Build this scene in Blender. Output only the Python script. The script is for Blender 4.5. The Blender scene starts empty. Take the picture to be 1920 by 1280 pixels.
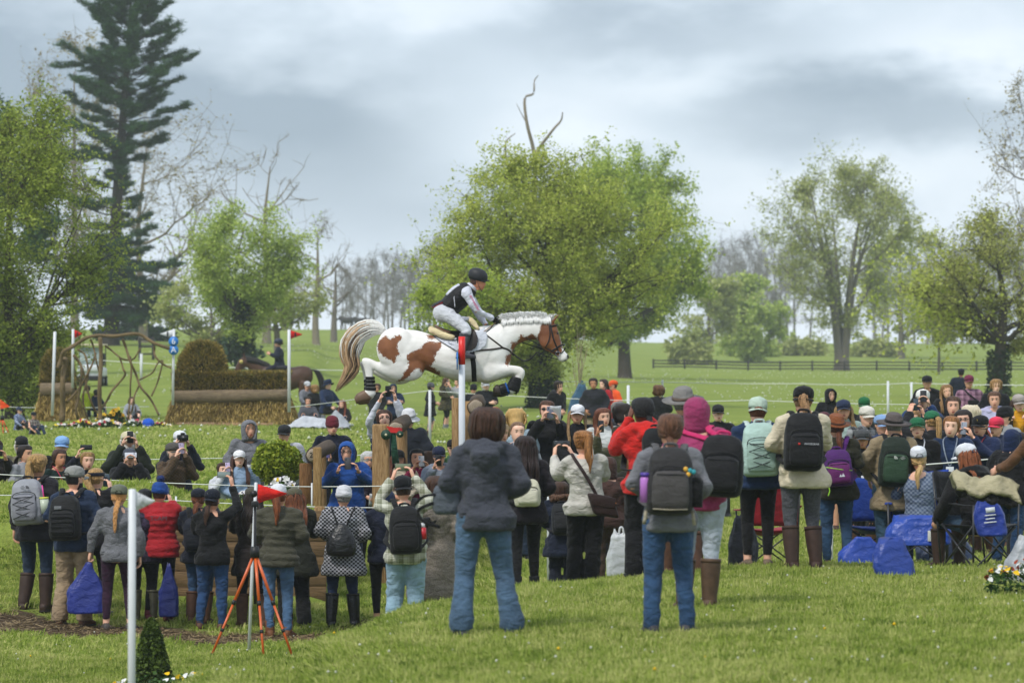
import bpy,math,random
import numpy as np
from mathutils import Vector,Matrix,noise as mnoise
from mathutils.bvhtree import BVHTree
R = math.radians
sc = bpy.context.scene
COL = sc.collection
FPX = 7200.0
CZ = 2.2
# -------- camera
cam = bpy.data.cameras.new("camera")
cam.lens=135.0
cam.sensor_width=36.0
cam.clip_start=1.0
cam.clip_end=6000.0
cam.dof.use_dof=True
cam.dof.focus_distance=49.0
cam.dof.aperture_fstop=4.0
camo = bpy.data.objects.new("camera",cam)
camo.location=(0,0,CZ)
camo.rotation_euler=(R(90),0,0)
COL.objects.link(camo)
sc.camera=camo
# -------- world
SUN_EL,SUN_AZ=52.0,-40.0
world = bpy.data.worlds.new("World")
sc.world=world
world.use_nodes=True
wn,wl=world.node_tree.nodes,world.node_tree.links
wn.clear()
w_out = wn.new("ShaderNodeOutputWorld")
w_bg = wn.new("ShaderNodeBackground")
w_bg.inputs["Strength"].default_value=0.105
w_sky = wn.new("ShaderNodeTexSky")
w_sky.sky_type='NISHITA'
w_sky.sun_disc=False
w_sky.sun_elevation=R(SUN_EL)
w_sky.sun_rotation=R(180+SUN_AZ)
w_sky.dust_density=2.0
w_tc = wn.new("ShaderNodeTexCoord")
def wmath(op,a,b=None,c=None):
 n = wn.new("ShaderNodeMath")
 n.operation=op
 for i,x in enumerate((a,b,c)):
  if x is None:
   continue
  if isinstance(x,(int,float)):
   n.inputs[i].default_value=x
  else:
   wl.new(x,n.inputs[i])
 return n.outputs[0]
def wnoise(scale,detail,rough,vec):
 n = wn.new("ShaderNodeTexNoise")
 n.inputs["Scale"].default_value=scale
 n.inputs["Detail"].default_value=detail
 n.inputs["Roughness"].default_value=rough
 wl.new(vec,n.inputs["Vector"])
 return n.outputs["Fac"]
w_map = wn.new("ShaderNodeMapping")
w_map.inputs["Scale"].default_value=(1.0,1.0,2.2)
w_map.inputs["Location"].default_value=(0.31,0.0,0.12)
wl.new(w_tc.outputs["Generated"],w_map.inputs["Vector"])
n1 = wnoise(7.0,3.0,0.5,w_map.outputs["Vector"])
n2 = wnoise(22.0,4.0,0.55,w_map.outputs["Vector"])
w_sep = wn.new("ShaderNodeSeparateXYZ")
wl.new(w_tc.outputs["Generated"],w_sep.inputs["Vector"])
def bank(az,el,raz,rel,amp):
 """a soft bank of cloud: a wobbly ellipse of directions (tangents) round (az, el)"""
 dx = wmath('DIVIDE',wmath('SUBTRACT',w_sep.outputs[0],az),raz)
 dz0 = wmath('SUBTRACT',w_sep.outputs[2],el)
 dz0 = wmath('ADD',dz0,wmath('MULTIPLY',wmath('SUBTRACT',n2,0.5),0.042))
 dz = wmath('DIVIDE',dz0,rel)
 r2 = wmath('ADD',wmath('MULTIPLY',dx,dx),wmath('MULTIPLY',dz,dz))
 g = wmath('POWER',2.718,wmath('MULTIPLY',r2,-1.0))
 back = wmath('GREATER_THAN',w_sep.outputs[1],0.0)
 return wmath('MULTIPLY',wmath('MULTIPLY',g,amp),back)
tone = wmath('ADD',wmath('MULTIPLY',wmath('SUBTRACT',n1,0.5),0.55),wmath('MULTIPLY',wmath('SUBTRACT',n2,0.5),0.42))
for b in((0.088,0.0605,0.085,0.0125,-0.52),(0.035,0.081,0.05,0.009,-0.42),(-0.135,0.070,0.065,0.026,-0.70),(-0.06,0.062,0.05,0.010,-0.30),(0.012,0.054,0.035,0.012,0.50),(0.045,0.070,0.025,0.009,0.32),(-0.045,0.050,0.05,0.010,-0.28),(0.115,0.078,0.04,0.007,0.25),(-0.045,0.088,0.035,0.008,0.20),(0.10,0.040,0.07,0.012,0.20),(-0.03,0.034,0.06,0.012,-0.22),(0.02,0.008,0.14,0.014,0.12)):
 tone = wmath('ADD',tone,bank(*b))
w_ramp = wn.new("ShaderNodeValToRGB")
w_ramp.color_ramp.elements[0].position=0.0
w_ramp.color_ramp.elements[0].color=(2.0,2.5,3.1,1)
w_ramp.color_ramp.elements[1].position=1.0
w_ramp.color_ramp.elements[1].color=(6.3,6.7,7.2,1)
e = w_ramp.color_ramp.elements.new(0.5)
e.color=(3.95,4.55,5.2,1)
wl.new(wmath('ADD',tone,0.55),w_ramp.inputs[0])
w_mix = wn.new("ShaderNodeMixRGB")
w_mix.inputs[0].default_value=0.92
wl.new(w_sky.outputs[0],w_mix.inputs[1])
wl.new(w_ramp.outputs[0],w_mix.inputs[2])
wl.new(w_mix.outputs[0],w_bg.inputs["Color"])
wl.new(w_bg.outputs[0],w_out.inputs["Surface"])
# -------- sun behind thin cloud
sun = bpy.data.lights.new("sun",'SUN')
sun.energy=1.5
sun.angle=R(11)
sun.color=(1.0,0.96,0.9)
suno = bpy.data.objects.new("sun",sun)
_d = Vector((math.sin(R(SUN_AZ))*math.cos(R(SUN_EL)),-math.cos(R(SUN_AZ))*math.cos(R(SUN_EL)),math.sin(R(SUN_EL))))
suno.rotation_euler=_d.to_track_quat('Z','Y').to_euler()
suno.location=(0,0,60)
COL.objects.link(suno)
vs = sc.view_settings
vs.view_transform='Standard'
vs.look='None'
vs.exposure=0.82
vs.gamma=1.0
vs.use_curve_mapping=False
sc.cycles.max_bounces=5
sc.cycles.diffuse_bounces=2
sc.cycles.glossy_bounces=2
sc.cycles.transmission_bounces=2
sc.cycles.transparent_max_bounces=6
sc.cycles.volume_bounces=2
sc.cycles.use_denoising=True
# -------- colours and materials
def lin(h):
 h = h.lstrip('#')
 out = []
 for i in(0,2,4):
  c = int(h[i:i+2],16)/255
  out.append(c/12.92 if c<=0.04045 else((c+0.055)/1.055)**2.4)
 return tuple(out)
PAL = dict(black='1d1d20',offblack='252528',charcoal='34353a',navy='1b2438',darknavy='161c2b',slate='3f4558',royal='1f4f9e',blue='2456a6',grey='7d7f84',lightgrey='b4b7bc',palegrey='cdd0d4',white='e2e3e6',cream='d8d2c2',offwhite='dcd9d0',khaki='a08e6e',tan='9a7c55',brown='553a2b',darkbrown='3a2a22',olive='4a4a35',darkolive='35382b',green='2c4a33',forest='1d3a2e',mint='a9c9bb',palemint='c2d8c8',red='b31f24',brightred='d8251e',maroon='5c1a26',magenta='a22a5e',pink='d0588c',purple='4f2466',plum='44203f',lavender='b5b3d4',orange='e0561f',mustard='d9a11f',yellow='e0cf35',lightblue='8fb4dc',paleblue='b4c6d4',teal='1f4a4a',denim='3e5f86',darkdenim='26384f',lightdenim='8aa6b8',midblue='2f5488',oatmeal='a09484',stone='b3a993',leather='6b4428',boot='4a3524',rubber='191a1a',bluegrey='6f7f95',blonde='b8925a',darkblonde='8d6f48',brownhair='4c3223',darkhair='2a1d17',blackhair='151214',auburn='7a4526',redhair='95522c',greyhair='8d8a86',whitehair='cfcac2',skin='cf9f84',fairskin='e2b79f',tanskin='b98868',brownskin='6a4230')
def C(c):
 if isinstance(c,(tuple,list)):
  return tuple(c)
 return lin(PAL.get(c,c))
MATS = {}
class NT:
 def __init__(self,name):
  self.m=bpy.data.materials.new(name)
  self.m.use_nodes=True
  self.n=self.m.node_tree.nodes
  self.l=self.m.node_tree.links
  self.b=self.n["Principled BSDF"]
  self.tc=None
 def node(self,typ,**kw):
  n = self.n.new(typ)
  for k,v in kw.items():
   if hasattr(n,k)and k not in n.inputs:
    setattr(n,k,v)
   else:
    i = n.inputs[k]
    if hasattr(v,'links'):
     self.l.new(v,i)
    else:
     i.default_value=v
  return n
 def coord(self,kind="Object",scale=None,rot=None):
  if self.tc is None:
   self.tc=self.n.new("ShaderNodeTexCoord")
  o = self.tc.outputs[kind]
  if scale is not None:
   mp = self.n.new("ShaderNodeMapping")
   mp.inputs["Scale"].default_value=scale
   if rot:
    mp.inputs["Rotation"].default_value=rot
   self.l.new(o,mp.inputs["Vector"])
   o = mp.outputs[0]
  return o
 def noise(self,scale,detail=3,rough=0.55,vec=None,dist=0.0):
  n = self.node("ShaderNodeTexNoise",Scale=scale,Detail=detail,Roughness=rough,Distortion=dist)
  self.l.new(vec if vec is not None else self.coord(),n.inputs["Vector"])
  return n.outputs["Fac"]
 def math(self,op,a,b=0.0,clamp=False):
  n = self.n.new("ShaderNodeMath")
  n.operation=op
  n.use_clamp=clamp
  for i,x in enumerate((a,b)):
   if hasattr(x,'links'):
    self.l.new(x,n.inputs[i])
   else:
    n.inputs[i].default_value=x
  return n.outputs[0]
 def mix(self,fac,a,b,mode='MIX'):
  n = self.n.new("ShaderNodeMixRGB")
  n.blend_type=mode
  for i,x in enumerate((fac,a,b)):
   if hasattr(x,'links'):
    self.l.new(x,n.inputs[i])
   elif i==0:
    n.inputs[0].default_value=x
   else:
    n.inputs[i].default_value=(*x[:3],1)
  return n.outputs[0]
 def ramp(self,fac,stops):
  n = self.n.new("ShaderNodeValToRGB")
  cr = n.color_ramp
  while len(cr.elements)<len(stops):
   cr.elements.new(0.5)
  for el,(p,c)in zip(cr.elements,stops):
   el.position=p
   el.color=(*c,1)if not isinstance(c,(int,float))else(c,c,c,1)
  self.l.new(fac,n.inputs[0])
  return n.outputs[0]
 def color(self,c):
  if hasattr(c,'links'):
   self.l.new(c,self.b.inputs["Base Color"])
  else:
   self.b.inputs["Base Color"].default_value=(*c[:3],1)
 def bump(self,h,strength=0.3,dist=0.01):
  n = self.node("ShaderNodeBump",Strength=strength,Distance=dist)
  self.l.new(h,n.inputs["Height"])
  self.l.new(n.outputs[0],self.b.inputs["Normal"])
 def set(self,rough=0.8,spec=0.3,metal=0.0):
  self.b.inputs["Roughness"].default_value=rough
  self.b.inputs["Specular IOR Level"].default_value=spec
  self.b.inputs["Metallic"].default_value=metal
  return self
def sc3(c,k):
 return tuple(min(1.0,x*k)for x in c)
def paint(c,rough=0.5,spec=0.4,var=0.12,scale=6.0,metal=0.0):
 """plain hard surface with slight unevenness and wear"""
 key = ('paint',c if isinstance(c,str)else tuple(c),rough,metal,var)
 if key in MATS:
  return MATS[key]
 t = NT("paint")
 col = C(c)
 n = t.noise(scale,5,0.6)
 t.color(t.mix(t.ramp(n,((0.3,0.0),(0.75,1.0))),sc3(col,1-var),sc3(col,1+var)))
 t.set(rough,spec,metal)
 t.bump(t.noise(60,3),0.08,0.004)
 MATS[key]=t.m
 return t.m
def fabric(c,kind='plain',c2=None,rough=0.85):
 key = ('fab',c,kind,c2,rough)
 if key in MATS:
  return MATS[key]
 t = NT("fabric")
 col = C(c)
 col = sc3(col,(.96 if max(col)>.5 else.76)if max(col)>.06 else.42)
 c2 = sc3(C(c2),.74)if c2 else None
 big = t.noise(7,3,0.6)
 fine = t.noise(160,2,0.6)
 base = t.mix(t.ramp(big,((0.3,0.0),(0.7,1.0))),sc3(col,0.86),sc3(col,1.14))
 if kind=='plaid':
  v = t.coord()
  sp = t.node("ShaderNodeSeparateXYZ",Vector=v)
  acc = None
  for k,(o,f,th)in enumerate(((0,62,0.1),(2,62,0.1),(0,124,0.75),(2,124,0.75))):
   s = t.math('SINE',t.math('MULTIPLY',sp.outputs[o],f))
   g = t.math('MULTIPLY',t.math('GREATER_THAN',s,th),0.42 if k<2 else 0.2)
   acc = g if acc is None else t.math('ADD',acc,g)
  base = t.mix(t.math('MINIMUM',acc,1.0),base,C(c2))
 elif kind=='check':
  ck = t.node("ShaderNodeTexChecker",Scale=44.0,Color1=(*C(c2),1),Color2=(*col,1))
  mp = t.coord("Object",(1,0.02,1))
  t.l.new(mp,ck.inputs["Vector"])
  base = t.mix(0.9,base,ck.outputs[0])
 elif kind=='camo':
  base = t.mix(t.ramp(t.noise(16,3,0.6),((0.47,0.0),(0.5,1.0))),base,C(c2))
  base = t.mix(t.ramp(t.noise(23,2,0.6,t.coord("Object",(1.3,1.3,1.7))),((0.56,0.0),(0.58,1.0))),base,sc3(col,0.4))
 elif kind=='heather':
  base = t.mix(t.ramp(t.noise(90,2,0.7),((0.4,0.0),(0.62,1.0))),sc3(col,0.72),sc3(col,1.22))
 elif kind=='denim':
  fade = t.noise(3.2,2,0.5)
  base = t.mix(t.ramp(fade,((0.35,0.0),(0.68,1.0))),sc3(col,0.62),sc3(col,1.12))
  twill = t.noise(70,2,0.7,t.coord("Object",(3,3,0.8)))
  base = t.mix(t.math('MULTIPLY',t.ramp(twill,((0.45,0.0),(0.7,1.0))),0.3),base,sc3(col,1.35))
 elif kind=='floral':
  vo = t.node("ShaderNodeTexVoronoi",Scale=42.0)
  t.l.new(t.coord(),vo.inputs["Vector"])
  base = t.mix(t.math('LESS_THAN',vo.outputs["Distance"],0.34),base,C(c2))
 t.color(base)
 t.set(rough,0.25 if kind!='shiny' else 0.5)
 f1 = t.noise(11,3,0.55,t.coord("Object",(1.0,1.0,1.5)),0.6)
 h = t.math('ADD',f1,t.math('MULTIPLY',fine,0.10))
 t.bump(h,0.8 if rough>.75 else.4,0.04)
 t.b.inputs["Sheen Weight"].default_value=0.08
 MATS[key]=t.m
 return t.m
def skin_mat(c):
 key = ('skin',c)
 if key in MATS:
  return MATS[key]
 t = NT("skin")
 col = C(c)
 n = t.noise(22,4,0.6)
 t.color(t.mix(t.ramp(n,((0.35,0.0),(0.7,1.0))),(col[0]*0.95,col[1]*0.82,col[2]*0.78),sc3(col,1.06)))
 t.set(0.5,0.35)
 t.b.inputs["Subsurface Weight"].default_value=0.0
 t.bump(t.noise(180,2),0.1,0.002)
 MATS[key]=t.m
 return t.m
def hair_mat(c):
 key = ('hair',c)
 if key in MATS:
  return MATS[key]
 t = NT("hair")
 col = C(c)
 st = t.noise(26,4,0.7,t.coord("Object",(3,3,0.45)),0.8)
 t.color(t.mix(t.ramp(st,((0.36,0.0),(0.64,1.0))),sc3(col,0.36 if max(col)<.5 else.9),sc3(col,1.25)))
 t.set(0.5,0.4)
 t.bump(st,0.9,0.02)
 MATS[key]=t.m
 return t.m
def wood_mat(name,c,c2,axis=2,scale=9.0,rough=0.85):
 key = ('wood',name)
 if key in MATS:
  return MATS[key]
 t = NT(name)
 s = [5.0,5.0,5.0]
 s[axis]=0.45
 g = t.noise(scale,5,0.65,t.coord("Object",tuple(s)),1.4)
 g2 = t.noise(3.0,3,0.6)
 a,b=C(c),C(c2)
 col = t.mix(t.ramp(g,((0.33,0.0),(0.66,1.0))),a,b)
 col = t.mix(t.math('MULTIPLY',t.ramp(g2,((0.4,0.0),(0.75,1.0))),0.45),col,sc3(a,0.6))
 t.color(col)
 t.set(rough,0.2)
 t.bump(g,0.7,0.02)
 MATS[key]=t.m
 return t.m
def leaf_mat(name,c,c2,trans=0.35,scale=0.9):
 key = ('leaf',name)
 if key in MATS:
  return MATS[key]
 t = NT(name)
 geo = t.node("ShaderNodeNewGeometry")
 n = t.noise(scale,3,0.6)
 f = t.math('ADD',t.math('MULTIPLY',geo.outputs["Random Per Island"],0.55),t.math('MULTIPLY',n,0.75))
 col = t.mix(t.ramp(f,((0.32,0.0),(0.95,1.0))),C(c),C(c2))
 t.color(col)
 t.set(0.6,0.25)
 tr = t.node("ShaderNodeBsdfTranslucent")
 t.l.new(col,tr.inputs["Color"])
 mx = t.node("ShaderNodeMixShader",Fac=trans)
 out = t.n["Material Output"]
 t.l.new(t.b.outputs[0],mx.inputs[1])
 t.l.new(tr.outputs[0],mx.inputs[2])
 t.l.new(mx.outputs[0],out.inputs["Surface"])
 MATS[key]=t.m
 return t.m
# -------- mesh helpers
def catmull(P,m):
 P = np.asarray(P,float)
 if len(P)<3 or m<=1:
  return P
 Q = np.vstack([2*P[0]-P[1],P,2*P[-1]-P[-2]])
 out = []
 for i in range(1,len(Q)-2):
  p0,p1,p2,p3=Q[i-1],Q[i],Q[i+1],Q[i+2]
  for k in range(m):
   t = k/m
   out.append(0.5*(2*p1+(p2-p0)*t+(2*p0-5*p1+4*p2-p3)*t*t+(3*p1-p0-3*p2+p3)*t**3))
 out.append(P[-1])
 return np.array(out)
def unit(v):
 v = np.asarray(v,float)
 n = np.linalg.norm(v)
 return v/n if n>1e-9 else np.array([0,0,1.0])
def rotm(axis,ang):
 return np.array(Matrix.Rotation(ang,3,Vector(axis)))
class MB:
 def __init__(self):
  self.v,self.f,self.m,self.n=[],[],[],0
 def add(self,V,F,mat=0):
  V = np.asarray(V,float).reshape(-1,3)
  self.v.append(V)
  for f in F:
   self.f.append([i+self.n for i in f])
   self.m.append(mat)
  self.n+=len(V)
 def rings(self,rings,mat=0,cap=True):
  k,n=len(rings),len(rings[0])
  V = np.concatenate([np.asarray(r,float)for r in rings])
  F = []
  for i in range(k-1):
   a,b=i*n,(i+1)*n
   for j in range(n):
    j2 = (j+1)%n
    F.append((a+j,a+j2,b+j2,b+j))
  if cap:
   F.append(tuple(range(n-1,-1,-1)))
   F.append(tuple(range((k-1)*n,k*n)))
  self.add(V,F,mat)
 def tube(self,pts,rads,n=8,side=None,mat=0,cap=True,sub=1,round_end=False):
  P = np.asarray(pts,float)
  Rr = np.asarray(rads,float)
  if Rr.ndim==0:
   Rr = np.full(len(P),float(Rr))
  if Rr.ndim==1:
   Rr = np.stack([Rr,Rr],1)
  if sub>1 and len(P)>2:
   P = catmull(P,sub)
   Rr = np.maximum(catmull(Rr,sub),1e-4)
  T = np.gradient(P,axis=0)
  T = np.array([unit(t)for t in T])
  if round_end:
   a,b=Rr[0],Rr[-1]
   P = np.vstack([P[0]-T[0]*a.mean()*0.7,P[0]-T[0]*a.mean()*0.4,P,P[-1]+T[-1]*b.mean()*0.4,P[-1]+T[-1]*b.mean()*0.7])
   Rr = np.vstack([a*0.35,a*0.78,Rr,b*0.78,b*0.35])
   T = np.vstack([T[0],T[0],T,T[-1],T[-1]])
  s = np.array(side,float)if side is not None else None
  if s is None:
   s = np.array([1.0,0,0])if abs(T[0][0])<0.8 else np.array([0,1.0,0])
  ang = np.linspace(0,2*np.pi,n,endpoint=False)
  ca,sa=np.cos(ang)[:,None],np.sin(ang)[:,None]
  rs = []
  cur = s
  for p,t,r in zip(P,T,Rr):
   base = s if side is not None else cur
   x = base-t*base.dot(t)
   x = unit(x)
   cur = x
   y = np.cross(t,x)
   rs.append(p+ca*x*r[0]+sa*y*r[1])
  self.rings(rs,mat,cap)
 def ell(self,c,r,nu=10,nv=7,mat=0,M=None):
  c = np.asarray(c,float)
  r = np.asarray(r,float)*np.ones(3)
  V = [(0,0,-1)]
  for i in range(1,nv):
   ph = -math.pi/2+math.pi*i/nv
   for j in range(nu):
    th = 2*math.pi*j/nu
    V.append((math.cos(ph)*math.cos(th),math.cos(ph)*math.sin(th),math.sin(ph)))
  V.append((0,0,1))
  V = np.array(V)*r
  if M is not None:
   V = V@np.asarray(M).T
  F = []
  for j in range(nu):
   F.append((0,1+(j+1)%nu,1+j))
  for i in range(nv-2):
   a = 1+i*nu
   for j in range(nu):
    F.append((a+j,a+(j+1)%nu,a+nu+(j+1)%nu,a+nu+j))
  a = 1+(nv-2)*nu
  for j in range(nu):
   F.append((a+j,a+(j+1)%nu,len(V)-1))
  self.add(V+c,F,mat)
 def rbox(self,c,s,r=0.01,mat=0,M=None,taper=(1,1),k=2):
  """box with rounded corners and edges; taper scales the top ring (x, y)"""
  sx,sy,sz=s[0]/2,s[1]/2,s[2]/2
  r = min(r,sx*0.98,sy*0.98,sz*0.98)
  rs = []
  levels = []
  for i in range(k+1):
   a = math.pi/2*(1-i/k)
   levels.append((-sz+r*(1-math.sin(a)),r*(1-math.cos(a))))
  levels = levels+[(-z,o)for z,o in levels[::-1]]
  for z,o in levels:
   f = (z+sz)/(2*sz)
   tx,ty=1+(taper[0]-1)*f,1+(taper[1]-1)*f
   ring = []
   for q,(cx,cy)in enumerate(((1,1),(-1,1),(-1,-1),(1,-1))):
    for i in range(k+1):
     a = math.pi/2*(q+i/k)
     rr = max(r-o,1e-4)
     ring.append((((sx-r)*cx+rr*math.cos(a))*tx,((sy-r)*cy+rr*math.sin(a))*ty,z))
   ring = np.array(ring)
   if M is not None:
    ring = ring@np.asarray(M).T
   rs.append(ring+np.asarray(c,float))
  self.rings(rs,mat)
 def verts(self):
  return np.concatenate(self.v)if self.v else np.zeros((0,3))
 def build(self,name,mats,parent=None,smooth=True,link=True):
  me = bpy.data.meshes.new(name)
  me.from_pydata([tuple(x)for x in self.verts()],[],self.f)
  mats = mats if isinstance(mats,(list,tuple))else[mats]
  for m in mats:
   me.materials.append(m)
  if len(mats)>1:
   me.polygons.foreach_set('material_index',np.array(self.m,dtype=np.int32))
  if smooth:
   me.polygons.foreach_set('use_smooth',np.ones(len(self.f),dtype=bool))
  return obj(name,me,parent,link)
def obj(name,me,parent=None,link=True):
 o = bpy.data.objects.new(name,me)
 if link:
  COL.objects.link(o)
 if parent is not None:
  o.parent=parent
 return o
def np_mesh(name,V,Q,mat,parent=None,smooth=False,extra=None):
 """V (n,3), Q (m,k) with one k for all faces"""
 V = np.ascontiguousarray(V,dtype=np.float32)
 Q = np.ascontiguousarray(Q,dtype=np.int32)
 m,k=Q.shape
 me = bpy.data.meshes.new(name or "tuft")
 me.vertices.add(len(V))
 me.vertices.foreach_set('co',V.ravel())
 me.loops.add(m*k)
 me.loops.foreach_set('vertex_index',Q.ravel())
 me.polygons.add(m)
 me.polygons.foreach_set('loop_start',np.arange(0,m*k,k,dtype=np.int32))
 if smooth:
  me.polygons.foreach_set('use_smooth',np.ones(m,dtype=bool))
 me.update(calc_edges=True)
 if mat is not None:
  for x in(mat if isinstance(mat,(list,tuple))else[mat]):
   me.materials.append(x)
 return obj(name,me,parent)if name else me
def empty(name,loc,rz=0.0):
 o = bpy.data.objects.new(name,None)
 o.location=loc
 o.rotation_euler=(0,0,rz)
 o.empty_display_size=0.2
 COL.objects.link(o)
 return o
def tag(o,label,cat,group=None,kind=None):
 if label:
  o['label']=label
 if cat:
  o['category']=cat
 if group:
  o['group']=group
 if kind:
  o['kind']=kind
 return o
TEX = {}
def cloth_mods(o,vox,smooth=4,fold=0.014,size=0.11):
 r = o.modifiers.new("remesh",'REMESH')
 r.mode='VOXEL'
 r.voxel_size=vox
 r.use_smooth_shade=True
 if smooth:
  s = o.modifiers.new("smooth",'SMOOTH')
  s.factor=0.5
  s.iterations=smooth
 if fold:
  k = round(size,3)
  if k not in TEX:
   tx = bpy.data.textures.new("folds",'MARBLE')
   tx.noise_scale=size*3.2
   tx.noise_depth=2
   tx.turbulence=9
   tx.marble_type='SHARP'
   TEX[k]=tx
  d = o.modifiers.new("folds",'DISPLACE')
  d.texture=TEX[k]
  d.texture_coords='LOCAL'
  d.strength=fold*2
  d.mid_level=0.5
 return o
# -------- the ground
DR = np.array([8,20,25,29,31,33,36,38,40,42,43,44,44.96,45.04,47,49,50.5,53,56,62,75,100,130,180,220,275,350,450,600,640,660],float)
UC = np.array([-6000,-150,245,420,578,625,800,1000,1250,1450,1920,8000],float)
_dl = [2.95,2.95,3.0,3.05,3.1,3.2,3.2,3.17,3.12,3.08,3.0,2.9,2.55,2.5,1.76,2.5,2.98,2.9,2.6,2.35,2.2,2.25,2.35,2.2,2.05,0.3,-0.4,-1.4,-1.6,0.8,1.4]
_d2 = [2.85,2.85,2.9,2.95,3.05,3.2,3.2,3.17,3.18,3.2,3.2,3.05,2.95,2.0,1.72,2.5,3.0,2.9,2.62,2.35,2.2,2.24,2.35,2.0,1.6,0.2,-0.4,-1.4,-1.6,0.8,1.4]
_d3 = [2.3,2.33,2.4,2.5,2.7,3.0,3.15,3.17,3.2,3.22,3.2,3.05,2.95,2.05,1.98,2.5,2.95,2.85,2.7,2.42,2.25,2.24,2.45,1.6,0.85,0.4,-0.3,-1.4,-1.6,0.8,1.4]
_d4 = [2.2,2.25,2.28,2.3,2.38,2.65,3.05,3.18,3.22,3.22,3.2,3.12,3.02,3.0,2.95,2.92,2.9,2.78,2.68,2.5,2.32,2.24,2.5,1.9,1.5,0.8,-0.2,-1.4,-1.6,0.8,1.4]
_d5 = [2.2,2.2,2.2,2.2,2.22,2.3,2.7,3.0,3.15,3.2,3.18,3.1,3.02,3.0,2.96,2.92,2.9,2.78,2.68,2.55,2.42,2.5,2.6,2.2,2.0,1.6,0.6,-0.9,-1.3,0.8,1.4]
_d6 = [2.18,2.18,2.18,2.18,2.2,2.22,2.33,2.5,2.72,2.82,2.84,2.83,2.82,2.8,2.75,2.7,2.66,2.6,2.58,2.55,2.5,2.53,2.5,2.2,2.1,1.9,1.6,0.2,-0.5,0.8,1.4]
_d7 = [2.18,2.18,2.18,2.18,2.19,2.2,2.25,2.33,2.47,2.6,2.66,2.68,2.68,2.68,2.66,2.62,2.6,2.57,2.55,2.5,2.48,2.52,2.5,2.3,2.3,2.4,2.5,1.2,0.2,0.8,1.4]
_d8 = [2.17,2.17,2.17,2.17,2.18,2.19,2.2,2.23,2.33,2.46,2.53,2.58,2.62,2.62,2.64,2.6,2.57,2.54,2.5,2.45,2.43,2.5,2.5,2.45,2.45,2.5,2.62,1.5,0.3,0.8,1.4]
_d9 = [2.17,2.18,2.19,2.2,2.2,2.21,2.22,2.24,2.35,2.48,2.54,2.58,2.62,2.62,2.64,2.6,2.57,2.54,2.5,2.42,2.42,2.5,2.5,2.3,2.4,2.5,2.62,1.5,0.3,0.8,1.4]
DROP = np.array([_dl,_dl,_d2,_d3,_d3,_d4,_d5,_d6,_d7,_d8,_d9,_d9],float)
def _slopes(x,y):
 h = np.diff(x)
 dl = np.diff(y,axis=1)/h
 m = np.zeros_like(y)
 for i in range(1,len(x)-1):
  a,b=dl[:,i-1],dl[:,i]
  ok = a*b>0
  w1,w2=2*h[i]+h[i-1],h[i]+2*h[i-1]
  m[:,i]=np.where(ok,(w1+w2)/np.where(ok,w1/np.where(ok,a,1)+w2/np.where(ok,b,1),1),0)
 return m
_SL = _slopes(DR,DROP)
def drop_at(u,D):
 u,D=np.atleast_1d(np.asarray(u,float)),np.atleast_1d(np.asarray(D,float))
 u,D=np.clip(u,UC[0],UC[-1]-1e-6),np.clip(D,DR[0],DR[-1]-1e-6)
 i = np.searchsorted(DR,D,side='right')-1
 j = np.searchsorted(UC,u,side='right')-1
 h = DR[i+1]-DR[i]
 t = (D-DR[i])/h
 def herm(row):
  y0,y1,m0,m1=DROP[row,i],DROP[row,i+1],_SL[row,i]*h,_SL[row,i+1]*h
  return(2*t**3-3*t**2+1)*y0+(t**3-2*t**2+t)*m0+(-2*t**3+3*t**2)*y1+(t**3-t**2)*m1
 s = (u-UC[j])/(UC[j+1]-UC[j])
 s = s*s*(3-2*s)
 return herm(j)*(1-s)+herm(j+1)*s
def bumps(x,y):
 a = np.sin(x*1.9+1.3*np.sin(y*0.9))*np.sin(y*1.3+0.8*np.sin(x*1.1))*0.018
 b = np.sin(x*0.55+2.0)*np.sin(y*0.37+1.0)*0.03
 return a+b
def gz(x,y):
 x,y=np.asarray(x,float),np.asarray(y,float)
 r = CZ-drop_at(960+FPX*x/y,y)+bumps(np.atleast_1d(x),np.atleast_1d(y))
 return r if r.size>1 else float(r[0])
def P(u,v,D):
 return np.array([(u-960)/FPX*D,D,CZ-(v-640)/FPX*D])
def G(u,D,dz=0.0):
 x = (u-960)/FPX*D
 return np.array([x,D,gz(x,D)+dz])
_rows = []
for a,b in zip(DR[:-1],DR[1:]):
 st = 0.25 if b<=62 else(1.0 if b<=130 else(4 if b<360 else 15))
 n = max(1,int(round((b-a)/st)))
 _rows+=list(np.linspace(a,b,n,endpoint=False))
_rows = np.array(_rows+[DR[-1]])
_cols = np.concatenate([np.linspace(-6000,-400,40,endpoint=False),np.linspace(-400,2320,181),np.linspace(2320,8000,41)[1:]])
UU,DD=np.meshgrid(_cols,_rows)
XX = (UU-960)/FPX*DD
ZZ = CZ-drop_at(UU.ravel(),DD.ravel()).reshape(UU.shape)+bumps(XX,DD)
nr,nc=UU.shape
idx = np.arange(nr*nc).reshape(nr,nc)
quads = np.stack([idx[:-1,:-1],idx[:-1,1:],idx[1:,1:],idx[1:,:-1]],-1).reshape(-1,4)
def mudmask(u,D):
 """how far the turf is trodden to mud: 1 in the middle of the sunken lane"""
 c = 41.9+0.35*np.sin(u*0.011)+0.25*np.sin(u*0.027+1)
 w = 1.35+0.3*np.sin(u*0.017+2)
 m = np.clip(1.25-np.abs(D-c)/w,0,1)
 lo = np.clip((u+500)/200,0,1)
 hi = np.clip((830-u)/140,0,1)
 return m*lo*hi
t = NT("turf")
at = t.node("ShaderNodeAttribute",attribute_name="mud")
n_big = t.noise(0.22,4,0.6)
n_mid = t.noise(1.7,4,0.65)
n_fin = t.noise(22,4,0.7)
gcol = t.mix(t.ramp(n_big,((0.35,0.0),(0.65,1.0))),(0.175,0.245,0.034),(0.245,0.305,0.055))
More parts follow.
